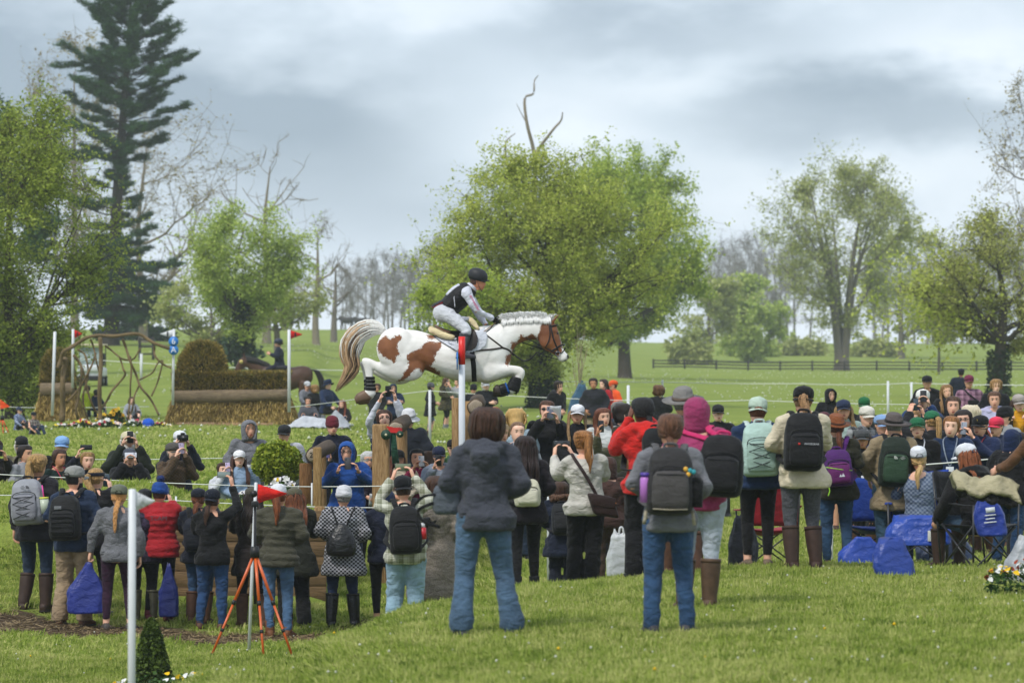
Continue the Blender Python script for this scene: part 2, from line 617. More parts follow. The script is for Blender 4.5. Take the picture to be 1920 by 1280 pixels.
gcol = t.mix(t.math('MULTIPLY',t.ramp(n_mid,((0.38,0.0),(0.7,1.0))),0.55),gcol,(0.30,0.33,0.085))
gcol = t.mix(t.math('MULTIPLY',t.ramp(n_fin,((0.3,1.0),(0.55,0.0))),0.5),gcol,(0.045,0.075,0.018))
mudn = t.noise(5.5,5,0.7)
mcol = t.mix(t.ramp(t.noise(14,4,0.7),((0.35,0.0),(0.68,1.0))),(0.035,0.024,0.015),(0.15,0.105,0.065))
mf = t.math('ADD',at.outputs["Fac"],t.math('MULTIPLY',t.math('SUBTRACT',mudn,0.5),1.3))
mfr = t.ramp(mf,((0.4,0.0),(0.58,1.0)))
t.color(t.mix(mfr,gcol,mcol))
t.set(0.95,0.1)
t.bump(t.math('ADD',n_fin,t.math('MULTIPLY',mudn,0.7)),0.8,0.05)
turf_mat = t.m
ground = np_mesh("ground",np.stack([XX,DD,ZZ],-1).reshape(-1,3),quads,turf_mat,smooth=True)
_a = ground.data.attributes.new("mud",'FLOAT','POINT')
_a.data.foreach_set('value',mudmask(UU.ravel(),DD.ravel()).astype(np.float32))
tag(ground,"grassy parkland with a sunken muddy lane and a near mound",None,kind='structure')
# -------- people
HEAD_RINGS = [(-.128,.040,.052,.045),(-.112,.040,.084,.050),(-.090,.053,.094,.062),(-.066,.061,.093,.078),(-.042,.067,.092,.088),(-.016,.072,.089,.095),(.012,.0745,.085,.100),(.036,.0755,.0905,.103),(.065,.0745,.0885,.102),(.088,.064,.073,.090),(.106,.042,.045,.060),(.114,.016,.016,.025)]
HEAD_RINGS = [(z*.95,a*1.06,f*1.0,b)for z,a,f,b in HEAD_RINGS]
def head_rings(n=20,grow=0.0,zlo=-1.0,features=True):
 out = []
 for(z,a,f,b)in HEAD_RINGS:
  if z<zlo:
   continue
  a2,f2,b2=a+grow,f+grow,b+grow
  zz = z+(grow*(z/.114)if z>0 else 0)
  t = np.arange(n)/n*2*np.pi
  c = np.cos(t)
  x = a2*np.sin(t)
  y = np.where(c>0,-f2*c,-b2*c)
  if features:
   w = np.exp(-(np.minimum(t,2*np.pi-t)/0.17)**2)
   nose = {-42:.021,-16:.014,12:.005,-66:.004,-112:.004}.get(round(z/.95*1000),0)
   y = y-nose*w
   if round(z/.95*1000)==12:
    y = y+0.007*np.exp(-((np.abs(np.where(t>np.pi,t-2*np.pi,t))-0.40)/0.2)**2)
  out.append(np.stack([x,y,np.full(n,zz)],1))
 return out
def smallhand(mb,w,d,pn,size=1.0,n=5,curl=0.45,mat=0):
 """a palm, four bent fingers of unequal length and a thumb; w wrist, d hand direction, pn palm normal"""
 d = unit(d)
 pn = unit(np.asarray(pn,float)-d*np.dot(pn,d))
 s = np.cross(d,pn)
 if s[2]*0.6-s[1]<0:
  s = -s
 k = size
 P0 = [w-d*.02*k,w+d*.02*k,w+d*.055*k,w+d*.09*k]
 mb.tube(P0,[(.026*k,.020*k),(.032*k,.017*k),(.041*k,.016*k),(.040*k,.013*k)],n=8,side=s,mat=mat)
 for off,ln,cu in((.030,.070,.9),(.010,.080,1.0),(-.011,.074,1.08),(-.031,.058,1.18)):
  p = w+d*.085*k+s*off*k
  pts = [p]
  a = 0.0
  for q,fr in enumerate((.42,.33,.25)):
   a+=curl*cu
   dd = d*math.cos(a)+pn*math.sin(a)
   pts.append(pts[-1]+dd*ln*fr*k)
  mb.tube(pts,np.array([.0098,.0092,.0085,.0062])*k,n=n,side=s,mat=mat,round_end=n>4)
 t1 = unit(d*.65+s*.75+pn*.35)
 t2 = unit(d*.9+s*.2+pn*.45)
 p = w+d*.022*k+s*.024*k
 mb.tube([p,p+t1*.04*k,p+t1*.04*k+t2*.035*k],np.array([.0135,.0115,.008])*k,n=n,mat=mat,round_end=n>4)
ARMS = {'down':((.235,.035,1.13),(.245,-.03,.885)),'front':((.25,.03,1.14),(.07,-.22,1.06)),'low':((.24,.04,1.14),(.06,-.2,.93)),'phone':((.225,-.13,1.17),(.085,-.33,1.46)),'face':((.25,-.15,1.21),(.075,-.19,1.53)),'high':((.25,-.2,1.44),(.10,-.30,1.69)),'vhigh':((.21,-.13,1.60),(.10,-.2,1.86)),'pocket':((.275,.06,1.15),(.20,-.115,.96)),'chest':((.25,0,1.14),(.09,-.26,1.25)),'cross':((.25,-.04,1.15),(-.08,-.19,1.17)),'behind':((.26,.12,1.15),(.06,.17,.98)),'out':((.32,-.08,1.2),(.36,-.26,1.04)),'side':((.33,-.12,1.36),(.36,-.2,1.62)),'reach':((.3,-.1,1.2),(.3,-.36,1.12)),'knee':((.26,-.12,1.16),(.2,-.36,1.02)),'hip':((.33,.08,1.2),(.17,-.02,1.0)),'bag':((.25,.03,1.13),(.285,-.02,.90)),'strap':((.24,.02,1.14),(.13,-.13,1.33))}
def make_joints(arm=('down','down'),leg='stand',lean=0.0,stance=.11,rnd=None,twist=0.0,bulk=1.0):
 J = {}
 roll = 0.0
 pel = np.array([0,0,.92])
 hips = [np.array([sx*.088,0,.90])for sx in(-1,1)]
 if leg=='stand':
  knees = [np.array([sx*(.088+stance)/2,-.02+rnd.uniform(-.015,.01),.49])for sx in(-1,1)]
  ank = [np.array([sx*stance,.02+rnd.uniform(-.02,.02),.085])for sx in(-1,1)]
  toe = [rnd.uniform(.1,.35)*sx for sx in(-1,1)]
  dx = rnd.choice((-1,1))*rnd.uniform(.008,.036)
  pel = pel+[dx,0,0]
  for i in(0,1):
   hips[i]=hips[i]+[dx,0,(.012 if(i==1)==(dx>0)else-.014)]
   if(i==1)!=(dx>0):
    knees[i]=knees[i]+[dx*.6,-.05,-.01]
    ank[i]=ank[i]+[0,rnd.uniform(-.06,.03),0]
   else:
    knees[i]=knees[i]+[dx*.7,0,0]
  roll = -dx*rnd.uniform(1.0,2.6)
 elif leg=='step':
  knees = [np.array([-.09,-.10,.5]),np.array([.09,.02,.49])]
  ank = [np.array([-.10,-.10,.085]),np.array([.10,.17,.10])]
  toe = [-.1,.2]
 elif leg=='kneel':
  dz = -.44
  pel = pel+[0,0,dz]
  hips = [h+np.array([0,0,dz])for h in hips]
  knees = [np.array([sx*.12,-.12,.07])for sx in(-1,1)]
  ank = [np.array([sx*.11,.30,.07])for sx in(-1,1)]
  toe = [0,0]
 else:
  base = .14 if leg=='sit' else.47
  dz = base-.92
  pel = pel+[0,0,dz]
  hips = [h+np.array([0,0,dz])for h in hips]
  if leg=='sit':
   knees = [np.array([sx*.17,-.36,.42])for sx in(-1,1)]
   ank = [np.array([sx*.11,-.58,.08])for sx in(-1,1)]
  else:
   knees = [np.array([sx*.13,-.43,.48])for sx in(-1,1)]
   ank = [np.array([sx*.13,-.42,.08])for sx in(-1,1)]
  toe = [-.15,.15]
 up = pel-np.array([0,0,.92])
 Rl = rotm((0,1,0),roll)@rotm((1,0,0),lean)@rotm((0,0,1),twist)
 def T(p):
  return Rl@(np.asarray(p,float)+up-pel)+pel
 J.update(pel=pel,hips=hips,knees=knees,ank=ank,toe=toe,Rl=Rl,T=T)
 J['sh']=[T((sx*.155,.01,1.378))for sx in(-1,1)]
 J['el'],J['wr'],J['hd']=[],[],[]
 for sx,a in zip((-1,1),arm):
  e,w=(ARMS[a]if isinstance(a,str)else a)
  j = np.array([rnd.uniform(-.012,.012)for _ in range(3)])
  e = np.array(e)*[sx,1,1]+j
  w = np.array(w)*[sx,1,1]+j
  J['el'].append(T(e))
  J['wr'].append(T(w))
 J['neck']=T((0,.005,1.45))
 J['spine']=[T((0,y,z))for y,z in((0,.80),(0,.92),(-.005,1.06),(.0,1.27),(.012,1.39),(.012,1.45))]
 return J
def head_frame(J,yaw=0.0,pitch=0.0,roll=0.0):
 base = J['Rl']
 nk = J['neck']
 lean_back = rotm((1,0,0),0)
 H = rotm((0,0,1),yaw)@rotm((1,0,0),pitch)@rotm((0,1,0),roll)
 up = base@np.array([0,-.012,.042])
 hc = nk+up+H@np.array([0,-.015,.09])
 return H,hc
def body_mesh(J,H,hc,skin,hairc,lod,lip='9c5148',eye='3a2c24',gloves=None,hands=('relax','relax'),bulk=1.0,face=True):
 mb = MB()
 n = 20 if lod<2 else 12
 S = J['spine']
 ang = np.arange(n)/n*2*np.pi
 rings = []
 Rl = J['Rl']
 for p,(a,b)in zip([S[0],S[1],S[2],S[3],S[4],S[5]],((.10,.07),(.14,.10),(.115,.08),(.14,.095),(.13,.075),(.062,.062))):
  r = np.stack([a*np.sin(ang),-b*np.cos(ang),np.zeros(n)],1)
  rings.append(p+r@Rl.T)
 nk = J['neck']
 for f in(.35,.8):
  c = nk*(1-f)+(hc+H@np.array([0,.02,-.125]))*f
  r = np.stack([.054*np.sin(ang),-.056*np.cos(ang),np.zeros(n)],1)
  rings.append(c+r@(Rl if f<.5 else H).T)
 for r in head_rings(n,features=lod<2):
  rings.append(hc+r@H.T)
 mb.rings(rings,0)
 gl = 0 if gloves is None else 4
 for i,sx in enumerate((-1,1)):
  sh,el,wr=J['sh'][i],J['el'][i],J['wr'][i]
  ins = sh*.6+J['T']((0,.01,1.36))*.4
  mb.tube([ins,sh,(sh+el)/2,el,(el+wr)/2,wr],[.045,.05,.042,.036,.034,.024],n=8,mat=0)
  d = unit(wr-el)
  h = hands[i]
  inward = np.array([-sx,0,0.0])
  if h=='hold':
   d = unit(d*.5+np.array([-sx*.1,-.1,.8]))
   pn = unit(inward+np.array([0,-.3,0]))
   curl = .42
  elif h=='grip':
   pn,curl=unit(inward+[0,-.2,0]),1.05
  elif h=='flat':
   pn,curl=np.array([0,1.0,0]),.2
  else:
   pn,curl=unit(inward+[0,.3,0]),.36
  smallhand(mb,wr,d,pn,1.0 if lod<2 else 1.05,n=5 if lod<1 else 4 if lod<2 else 3,curl=curl,mat=gl)
  J['hd'].append((wr,d,pn))
  hp,kn,an=J['hips'][i],J['knees'][i],J['ank'][i]
  top = hp*.8+J['pel']*.2+[0,0,.02]
  mb.tube([top,hp-[0,0,.03],(hp+kn)/2,kn,kn*.55+an*.45,an,an-[0,0,.04]],[.07,.075,.064,.05,.045,.035,.035],n=8,mat=0)
  mb.tube([an+[0,.03,-.05],an+[0,-.06,-.055],an+[0,-.13,-.065]],[.03,.032,.02],n=6,mat=0)
 if face and lod<2:
  for sx in(-1,1):
   mb.ell(hc+H@np.array([sx*.0315,-.0770,.011]),(.0115,.006,.0040),8,6,2)
   mb.ell(hc+H@np.array([sx*.0310,-.0812,.0112]),(.0044,.0028,.0040),6,5,3)
   mb.tube([hc+H@np.array([sx*x,y,z])for x,y,z in((.014,-.0905,.031),(.030,-.0885,.037),(.048,-.077,.032))],[.002,.003,.0014],n=4,mat=1)
   mb.tube([hc+H@np.array([sx*x,y,z])for x,y,z in((.020,-.0825,.0145),(.0315,-.0845,.0165),(.044,-.076,.0135))],.0013,n=4,mat=1)
   mb.ell(hc+H@np.array([sx*.0745,.008,.002]),(.009,.019,.031),6,5,0,H@rotm((0,0,1),-.25*sx))
   mb.ell(hc+H@np.array([sx*.010,-.102,-.046]),(.0075,.007,.006),6,4,0,H)
  mb.ell(hc+H@np.array([0,-.0925,-.0705]),(.0215,.0075,.0042),8,5,5,H)
  mb.ell(hc+H@np.array([0,-.0925,-.0785]),(.0185,.0085,.0052),8,5,5,H)
 elif lod>=2:
  for sx in(-1,1):
   mb.ell(hc+H@np.array([sx*.03,-.08,.014]),(.012,.006,.007),5,4,3)
   mb.ell(hc+H@np.array([sx*.0745,.008,.002]),(.009,.019,.031),5,4,0,H)
  mb.ell(hc+H@np.array([0,-.092,-.072]),(.019,.005,.005),5,4,5)
  mb.ell(hc+H@np.array([0,-.1,-.035]),(.011,.013,.02),5,4,0)
 sk = skin_mat(skin)
 mats = [sk,hair_mat(hairc),paint('b9b0a8',.3,.5),paint(eye,.2,.5),fabric(gloves)if gloves else sk,skin_mat(lip)]
 return mb.build("person",mats)
def garment_top(J,kind,lod,bulk=1.0,fem=False):
 """returns an MB of overlapping closed tubes to be fused by a voxel remesh"""
 mb = MB()
 T,Rl=J['T'],J['Rl']
 e = {'tee':.006,'shirt':.012,'sweat':.022,'hoodie':.026,'jacket':.024,'puffer':.034,'coat':.028,'longcoat':.03,'vest':.02,'fleece':.024}[kind]
 hem = {'tee':.86,'shirt':.83,'sweat':.83,'hoodie':.83,'jacket':.80,'puffer':.82,'coat':.66,'longcoat':.40,'vest':.9,'fleece':.84}[kind]
 flare = {'coat':.03,'longcoat':.07,'jacket':.008}.get(kind,-.004)
 wst = .018 if fem else 0.0
 seated = J['pel'][2]<.8
 if seated:
  hem = max(hem,.84)
 prof = [(hem-.02,.172+e+flare,.136+e+flare),(hem+.02,.184+e+flare,.146+e+flare)]
 if kind in('sweat','hoodie'):
  prof = [(hem-.02,.160+e,.124+e),(hem+.035,.164+e,.128+e),(hem+.055,.190+e,.150+e)]
 if hem<.78:
  prof.append((.80,.186+e,.144+e))
 prof+=[(.92,.176+e,.134+e),(1.0,.158+e-wst,.112+e),(1.10,.142+e-wst,.100+e),(1.20,.155+e,.110+e+(.012 if fem else 0)),(1.29,.164+e,.112+e+(.014 if fem else 0)),(1.35,.158+e,.098+e),(1.395,.125+e*.8,.080+e*.6),(1.44,.075+e*.4,.062+e*.3)]
 prof = [q for q in prof if q[0]>=hem-.02]
 zs = [q[0]for q in prof]
 step = .02 if kind=='puffer' else.05
 zz = np.arange(zs[0],zs[-1]+1e-6,step)
 ra = np.interp(zz,zs,[q[1]for q in prof])*bulk
 rb = np.interp(zz,zs,[q[2]for q in prof])*bulk
 n = 20
 ang = np.arange(n)/n*2*np.pi
 rings = []
 lower = J['pel'][2]-.92
 for k,z in enumerate(zz):
  a,b=ra[k],rb[k]
  if kind=='puffer':
   q = .026*abs(math.sin(math.pi*z/.078))**.7-.014
   a,b=a+q,b+q
  if z<.92:
   c = np.array([0,0,z+lower])+(T((0,0,.92))-J['pel'])
   ring = np.stack([a*np.sin(ang),-b*np.cos(ang),np.zeros(n)],1)
   rings.append(c+ring)
  else:
   c = T((0,.004,z))
   ring = np.stack([a*np.sin(ang),-b*np.cos(ang),np.zeros(n)],1)
   rings.append(c+ring@Rl.T)
 mb.rings(rings)
 if kind!='vest':
  for i,sx in enumerate((-1,1)):
   sh,el,wr=J['sh'][i],J['el'][i],J['wr'][i]
   ins = T((sx*.07,.008,1.375))
   we = el+(wr-el)*.97
   q = (e*.75 if kind!='tee' else.012)
   k = bulk
   if kind=='tee':
    pts,rr=[ins,sh,sh*.5+el*.5,sh*.2+el*.8],[.07,.078,.068,.062]
   else:
    pts = [ins,sh,sh*.55+el*.45,el*.92+sh*.08,el*.6+we*.4,we]
    rr = [.050+q,.056+q,.052+q,.046+q,.042+q,.034+q*.8]
   pts = catmull(pts,4)
   rr = catmull(np.array(rr)[:,None],4)[:,0]*k
   if kind=='puffer':
    s = np.concatenate([[0],np.cumsum(np.linalg.norm(np.diff(pts,axis=0),axis=1))])
    m = int(s[-1]/.018)
    s2 = np.linspace(0,s[-1],m)
    pts = np.stack([np.interp(s2,s,pts[:,c])for c in range(3)],1)
    rr = np.interp(s2,s,rr)+.020*np.abs(np.sin(np.pi*s2/.074))**.7-.011
   elif kind in('sweat','hoodie'):
    rr[-2:]*=.9
   mb.tube(pts,rr,n=12)
 if kind in('jacket','coat','longcoat','shirt','fleece','puffer'):
  hgt = .045 if kind in('shirt',)else.06
  rings = []
  for f,r in((0,.082),(.5,.072),(1,.066)):
   c = T((0,.006,1.42+hgt*f))
   rings.append(c+np.stack([r*np.sin(ang),-r*1.02*np.cos(ang),np.zeros(n)+.012*-np.cos(ang)*-1],1)@Rl.T)
  mb.rings(rings)
 return mb
def add_hood_down(mb,J):
 T = J['T']
 pts = [T(p)for p in((-.062,-.085,1.41),(-.105,-.01,1.435),(-.085,.085,1.425),(0,.125,1.405),(.085,.085,1.425),(.105,-.01,1.435),(.062,-.085,1.41))]
 mb.tube(catmull(pts,3),catmull(np.array([[.03],[.042],[.058],[.070],[.058],[.042],[.03]]),3)[:,0],n=10,round_end=True)
 mb.tube([T((0,.09,1.42)),T((0,.15,1.345)),T((0,.15,1.27))],[.095,.10,.04],n=10,round_end=True)
def garment_bottom(J,kind,lod,bulk=1.0,tucked=False):
 mb = MB()
 q = {'leggings':(.090,.060,.052,.040),'jeans':(.096,.070,.062,.060),'skinny':(.093,.064,.056,.046),'flare':(.098,.070,.068,.084),'trousers':(.100,.078,.074,.078),'sweats':(.106,.086,.08,.062),'breeches':(.096,.066,.056,.045),'baggy':(.104,.084,.08,.086)}[kind]
 q = [x*bulk for x in q]
 if tucked:
  q[1:]=[min(q[1],.062),.044,.030]
 pel = J['pel']
 n = 18
 ang = np.arange(n)/n*2*np.pi
 rings = []
 seated = pel[2]<.8
 for z,a,b in((-.10,.10,.085),(-.05,.158,.108),(.0,.166,.112),(.06,.155,.104),(.12,.140,.098),(.15,.137,.095)):
  c = pel+J['Rl']@np.array([0,0,z])if z>0 else pel+np.array([0,0,z])
  rings.append(c+(np.stack([a*bulk*np.sin(ang),-b*bulk*np.cos(ang),np.zeros(n)],1)))
 mb.rings(rings)
 for i,sx in enumerate((-1,1)):
  hp,kn,an=J['hips'][i],J['knees'][i],J['ank'][i]
  if not seated:
   mb.ell(hp+[-sx*.006,.038,-.01],(.082*bulk,.078*bulk,.10*bulk),12,9)
  pts = [hp+[0,0,.03],hp-[0,0,.04]if not seated else hp+(kn-hp)*.15,hp*.5+kn*.5,kn,kn*.62+an*.38+np.array([0,.018,0]),an+[0,.005,.05],an+[0,0,-.025]]
  rr = [q[0]*.9,q[0],(q[0]+q[1])/2,q[1],q[2]*1.02,q[3],q[3]]
  if kind=='leggings':
   pts = pts[:-1]
   rr = rr[:-1]
  pts,rr=catmull(pts,4),catmull(np.array(rr)[:,None],4)[:,0]
  mb.tube(pts,rr,n=12,side=(1,0,0))
 return mb
def shoe_mesh(J,i,kind,parent,mats):
 an,kn=J['ank'][i],J['knees'][i]
 mb = MB()
 yaw = J['toe'][i]
 Rz = rotm((0,0,1),yaw)
 seated = J['pel'][2]<.8
 w = 1.12 if kind in('boot','rubber')else 1.0
 base = an[2]-.085
 rs = []
 for y,hw,z0,z1 in((.075,.022,.012,.06),(.062,.034,.0,.085),(.02,.038,.0,.10),(-.04,.042,.0,.085),(-.10,.048,.0,.062),(-.15,.044,.0,.046),(-.178,.026,.006,.034)):
  a = np.arange(12)/12*2*np.pi
  zc,zh=(z0+z1)/2,(z1-z0)/2
  sq = np.sign(np.sin(a))*np.abs(np.sin(a))**.6
  x = hw*w*np.sign(np.cos(a))*np.abs(np.cos(a))**.7
  r = np.stack([x,np.full(12,y),zc+zh*sq],1)
  rs.append(np.array([an[0],an[1],base])+r@Rz.T)
 mb.rings(rs,0)
 rs = []
 for z in(-.004,.014):
  o = []
  for y,hw in((.08,.02),(.06,.037),(.0,.04),(-.06,.046),(-.11,.051),(-.155,.045),(-.182,.022)):
   o.append((hw*w,y,z))
  o+=[(-x,y,z)for x,y,z in o[::-1]]
  rs.append(np.array([an[0],an[1],base])+np.array(o)@Rz.T)
 mb.rings(rs,1)
 nm = 'shoe'
 if kind in('boot','rubber','short'):
  nm = 'boot'
  top = .80 if kind!='short' else.26
  a = an-[0,0,.03]
  k = an+(kn-an)*top
  pts = [a,an+[0,.0,.03],an+(k-an)*.35,an+(k-an)*.75,k]
  rr = [.05,.049,.056,.063,.062]if kind!='short' else[.048,.047,.048,.05,.052]
  mb.tube(catmull(pts,3),catmull(np.array(rr)[:,None],3)[:,0]*w*1.02,n=14,side=(1,0,0))
  if kind!='short':
   mb.tube([k-unit(k-an)*.03,k+unit(k-an)*.004],[.074,.075],n=14,side=(1,0,0),mat=0)
 return mb.build(nm,mats,parent)
def hair_mesh(style,J,H,hc,mats,parent,rnd,capped=False,bulk=1.0):
 if style=='bald':
  return None
 mb = MB()
 def L(p):
  return hc+H@np.asarray(p,float)
 n = 28
 t = np.arange(n)/n*2*np.pi
 td = np.abs(np.where(t>np.pi,t-2*np.pi,t))
 thick = .004 if capped else{'short':.020,'crop':.007,'curly':.040,'bob':.036,'afro':.05}.get(style,.018)
 rings = []
 if capped and style in('bob','curly'):
  thick = .012
 zlo = {'short':-.07,'crop':-.06,'bob':-.125,'curly':-.12,'afro':-.09}.get(style,-.085)
 def limit(z):
  lim = np.interp(z,(-.12,-.02,.03,.065,.085,.1),(1.75,1.5,1.18,.9,.55,0))
  return lim-(.08 if style in('bob','curly','long')else 0)
 def onhead(th,z,g):
  """point on the scalp at bearing th (0 front), height z, raised by g"""
  zs = [q[0]for q in HEAD_RINGS]
  a_,f_,b_=(np.interp(z,zs,[q[i]for q in HEAD_RINGS])for i in(1,2,3))
  c_ = math.cos(th)
  return np.array([(a_+g)*math.sin(th),-(f_+g)*c_ if c_>0 else-(b_+g)*c_,z*(1+.13*(z>0))+(g*.6 if z>.08 else 0)])
 for(z,a,f,b)in HEAD_RINGS:
  if z<zlo:
   continue
  g = thick*(1 if z>-.02 else(1.25 if style in('bob','curly')else.85))
  c = np.cos(t)
  k = np.clip((td-limit(z))/.18,0,1)
  k = np.where(z>.1,1.0,k)
  jit = np.array([rnd.uniform(-1,1)for _ in range(n)])*(.03 if style in('curly','afro')else.012)
  s = .80+.20*k+jit*k
  rings.append(np.stack([L(onhead(tt,z,g)*[ss,ss,1])for tt,ss in zip(t,s)]))
 mb.rings(rings)
 back = lambda y,z,x=0.0:L((x,y,z))
 Rl,T=J['Rl'],J['T']
 def body(x,y,z):
  return T((x,y,z))
 lodn = 1.0 if J.get('lod',0)<2 else.35
 tie = {'pony':(.105,.03),'highpony':(.09,.075),'lowpony':(.105,-.05),'braid':(.105,-.055),'bun':(.11,.0),'topbun':(.08,.08)}.get(style)
 m_st = int(((90 if style=='bob' else 46)if style!='crop' and not(capped and style=='short')else 0)*lodn)
 for k in range(m_st):
  th = rnd.uniform(.5,5.78)
  r0 = rnd.uniform(.75,1.25)
  if tie:
   z0 = rnd.uniform(-.05,.10 if not capped else.02)
   if abs(th if th<math.pi else th-2*math.pi)<limit(z0):
    z0 = .09 if not capped else-.03
   p0 = onhead(th,z0,thick+.001)
   p2 = np.array([0,tie[0],tie[1]])
   sg = 1 if th<math.pi else-1
   th1 = (th+(math.pi if th<math.pi else math.pi))/2
   p1 = onhead(th1,(z0+tie[1])/2,thick+.004)
   pts = [L(p0),L(p1),L(p2)]
   mb.tube(catmull(pts,4),catmull(np.array([[.003],[.0065*r0],[.005]]),4)[:,0],n=4)
  else:
   zc_ = rnd.uniform(-.2,.4)
   ze = zlo+rnd.uniform(-.022,.03)
   lim = limit(ze)
   if abs(th if th<math.pi else th-2*math.pi)<lim:
    th = math.copysign(lim+rnd.uniform(0,.25),1 if th<math.pi else-1)%(2*math.pi)
   jt = rnd.uniform(-.3,.3)
   cur = .012 if style in('curly','afro')else.0
   pts = [L(onhead(th+jt+rnd.uniform(-cur,cur)*20,z_,thick*q+rnd.uniform(0,cur)+.002))for z_,q in(((.105,1.0),(.07,1.05))if not capped else())+((.02,1.05),(-.04,1.05 if style not in('bob','curly')else 1.3),(ze,.9 if style!='bob' else 1.15))]
   mb.tube(catmull(pts,3),catmull(np.array([[.004],[.008*r0],[.009*r0],[.008*r0],[.0015]])[-len(pts):],3)[:,0],n=4)
 if style in('pony','highpony','lowpony','braid'):
  z0 = tie[1]
  st = back(tie[0]-.005,z0)
  sway = rnd.uniform(-.035,.035)
  if style=='lowpony':
   pts = [st,back(.130,z0-.02),body(sway*.5,.15,1.44),body(sway,.16,1.36),body(sway,.162,1.27)]
   rr = [.010,.016,.018,.014,.004]
  elif style=='braid':
   pts = [st,back(.122,z0-.03),body(sway*.5,.16,1.42),body(sway,.172,1.32),body(sway,.172,1.20),body(sway,.17,1.15)]
   rr = [.022,.024,.024,.020,.015,.005]
  else:
   pts = [st,back(.150,z0+.012),back(.168,z0-.05),body(sway,.168,1.45),body(sway*1.3,.172,1.36),body(sway*1.2,.168,1.25)]
   rr = [.008,.020,.026,.026,.018,.004]
  P2,r2=catmull(pts,5),catmull(np.array(rr)[:,None],5)[:,0]
  if style=='braid':
   w = np.arange(len(P2))*.62
   for ph_ in(0,2.1,4.2):
    o = np.stack([np.sin(w+ph_)*.014,np.sin(2*(w+ph_))*.007,np.zeros(len(w))],1)
    mb.tube(P2+o*(r2/.024)[:,None],r2*.72,n=6)
  else:
   mb.tube(P2,r2*1.1,n=8)
   for s in range(int(22*lodn)+4):
    a_ = rnd.uniform(0,6.28)
    q = math.sqrt(rnd.random())
    w = np.linspace(0,1,len(P2))
    ln = rnd.uniform(.7,1.06)
    mm = max(6,int(len(P2)*min(1,ln)))
    wav = np.sin(w*rnd.uniform(8,13)+rnd.uniform(0,6))*.007*np.minimum(1,w*3)
    o = np.stack([math.cos(a_)*q*r2*1.35+wav,math.sin(a_)*q*r2*1.0+wav*.4,np.zeros(len(w))],1)
    mb.tube((P2+o)[:mm],np.interp(np.linspace(0,1,mm),[0,.2,.75,1],[.004,.0075,.006,.001]),n=4)
  mb.tube([st-(P2[1]-P2[0])*.3,st+(P2[2]-P2[0])*.5],.017,n=8,mat=1)
 elif style=='bun':
  for k in range(9):
   a_ = k/9*6.28
   mb.ell(back(.118+.012*math.cos(a_*2),.0+.022*math.sin(a_),.024*math.cos(a_)),(.024,.022,.022),7,5)
 elif style=='topbun':
  mb.ell(back(.10,.075),(.05,.05,.048),10,8)
 elif style=='long':
  for k in range(int(34*lodn)+9):
   x = rnd.uniform(-.098,.098)
   yb = .108*math.sqrt(max(0,1-(x/.112)**2))+rnd.uniform(-.01,.012)
   w = rnd.uniform(-.02,.02)
   yo = rnd.uniform(-.012,.016)
   ze = 1.17+rnd.uniform(-.05,.09)
   pts = [L((x*.5,yb*.9,.085)),L((x*1.02,yb*1.06,.0)),L((x*1.12,yb+.02,-.11)),body(x*1.15+w,.13+yb*.35+yo,1.38),body(x*1.1+w*1.5,.150+yo,1.27),body(x*.95+w*1.8,.150+yo,ze)]
   mb.tube(catmull(pts,3),catmull(np.array([[.008],[.014],[.014],[.013],[.010],[.0015]]),3)[:,0],n=4)
 if style in('long','longfront'):
  for sx in(-1,1):
   for k in range(int(9*lodn)+2):
    w = rnd.uniform(-.02,.02)
    kk = rnd.uniform(0,2)
    x = .068+.012*kk
    pts = [L((sx*.05,-.02+.03*kk,.095)),L((sx*(x+.018),-.012+.032*kk,.02)),L((sx*(x+.026),-.008+.028*kk,-.09)),body(sx*(x+.03)+w,-.10+.02*kk,1.37),body(sx*(x+.025)+w,-.145,1.26),body(sx*(x+.02)+w*1.5,-.15,1.17+rnd.uniform(-.05,.06))]
    mb.tube(catmull(pts,3),catmull(np.array([[.004],[.009],[.011],[.011],[.009],[.0015]]),3)[:,0],n=4)
 if style=='beard':
  pass
 return mb.build("hair",mats,parent)
def beard_mesh(H,hc,m,parent):
 mb = MB()
 rings = []
 n = 14
 for z,g in((-.15,-.02),(-.128,.004),(-.108,.014),(-.085,.012),(-.06,.006),(-.03,-.004)):
  base = min(HEAD_RINGS,key=lambda q:abs(q[0]-max(z,-.112)))
  a,f=base[1]+g,base[2]+g
  t = np.linspace(-1.5,1.5,n)
  fr = np.where((np.abs(t)<.42)&(z>-.07),.86,1.0)
  x,y=a*np.sin(t)*fr,-f*np.cos(t)*fr
  o = np.stack([x,y,np.full(n,z)],1)
  i = o*[.8,.8,1]
  rings.append((hc+np.vstack([o,i[::-1]])@H.T))
 mb.rings(rings)
 return mb.build("beard",m,parent)
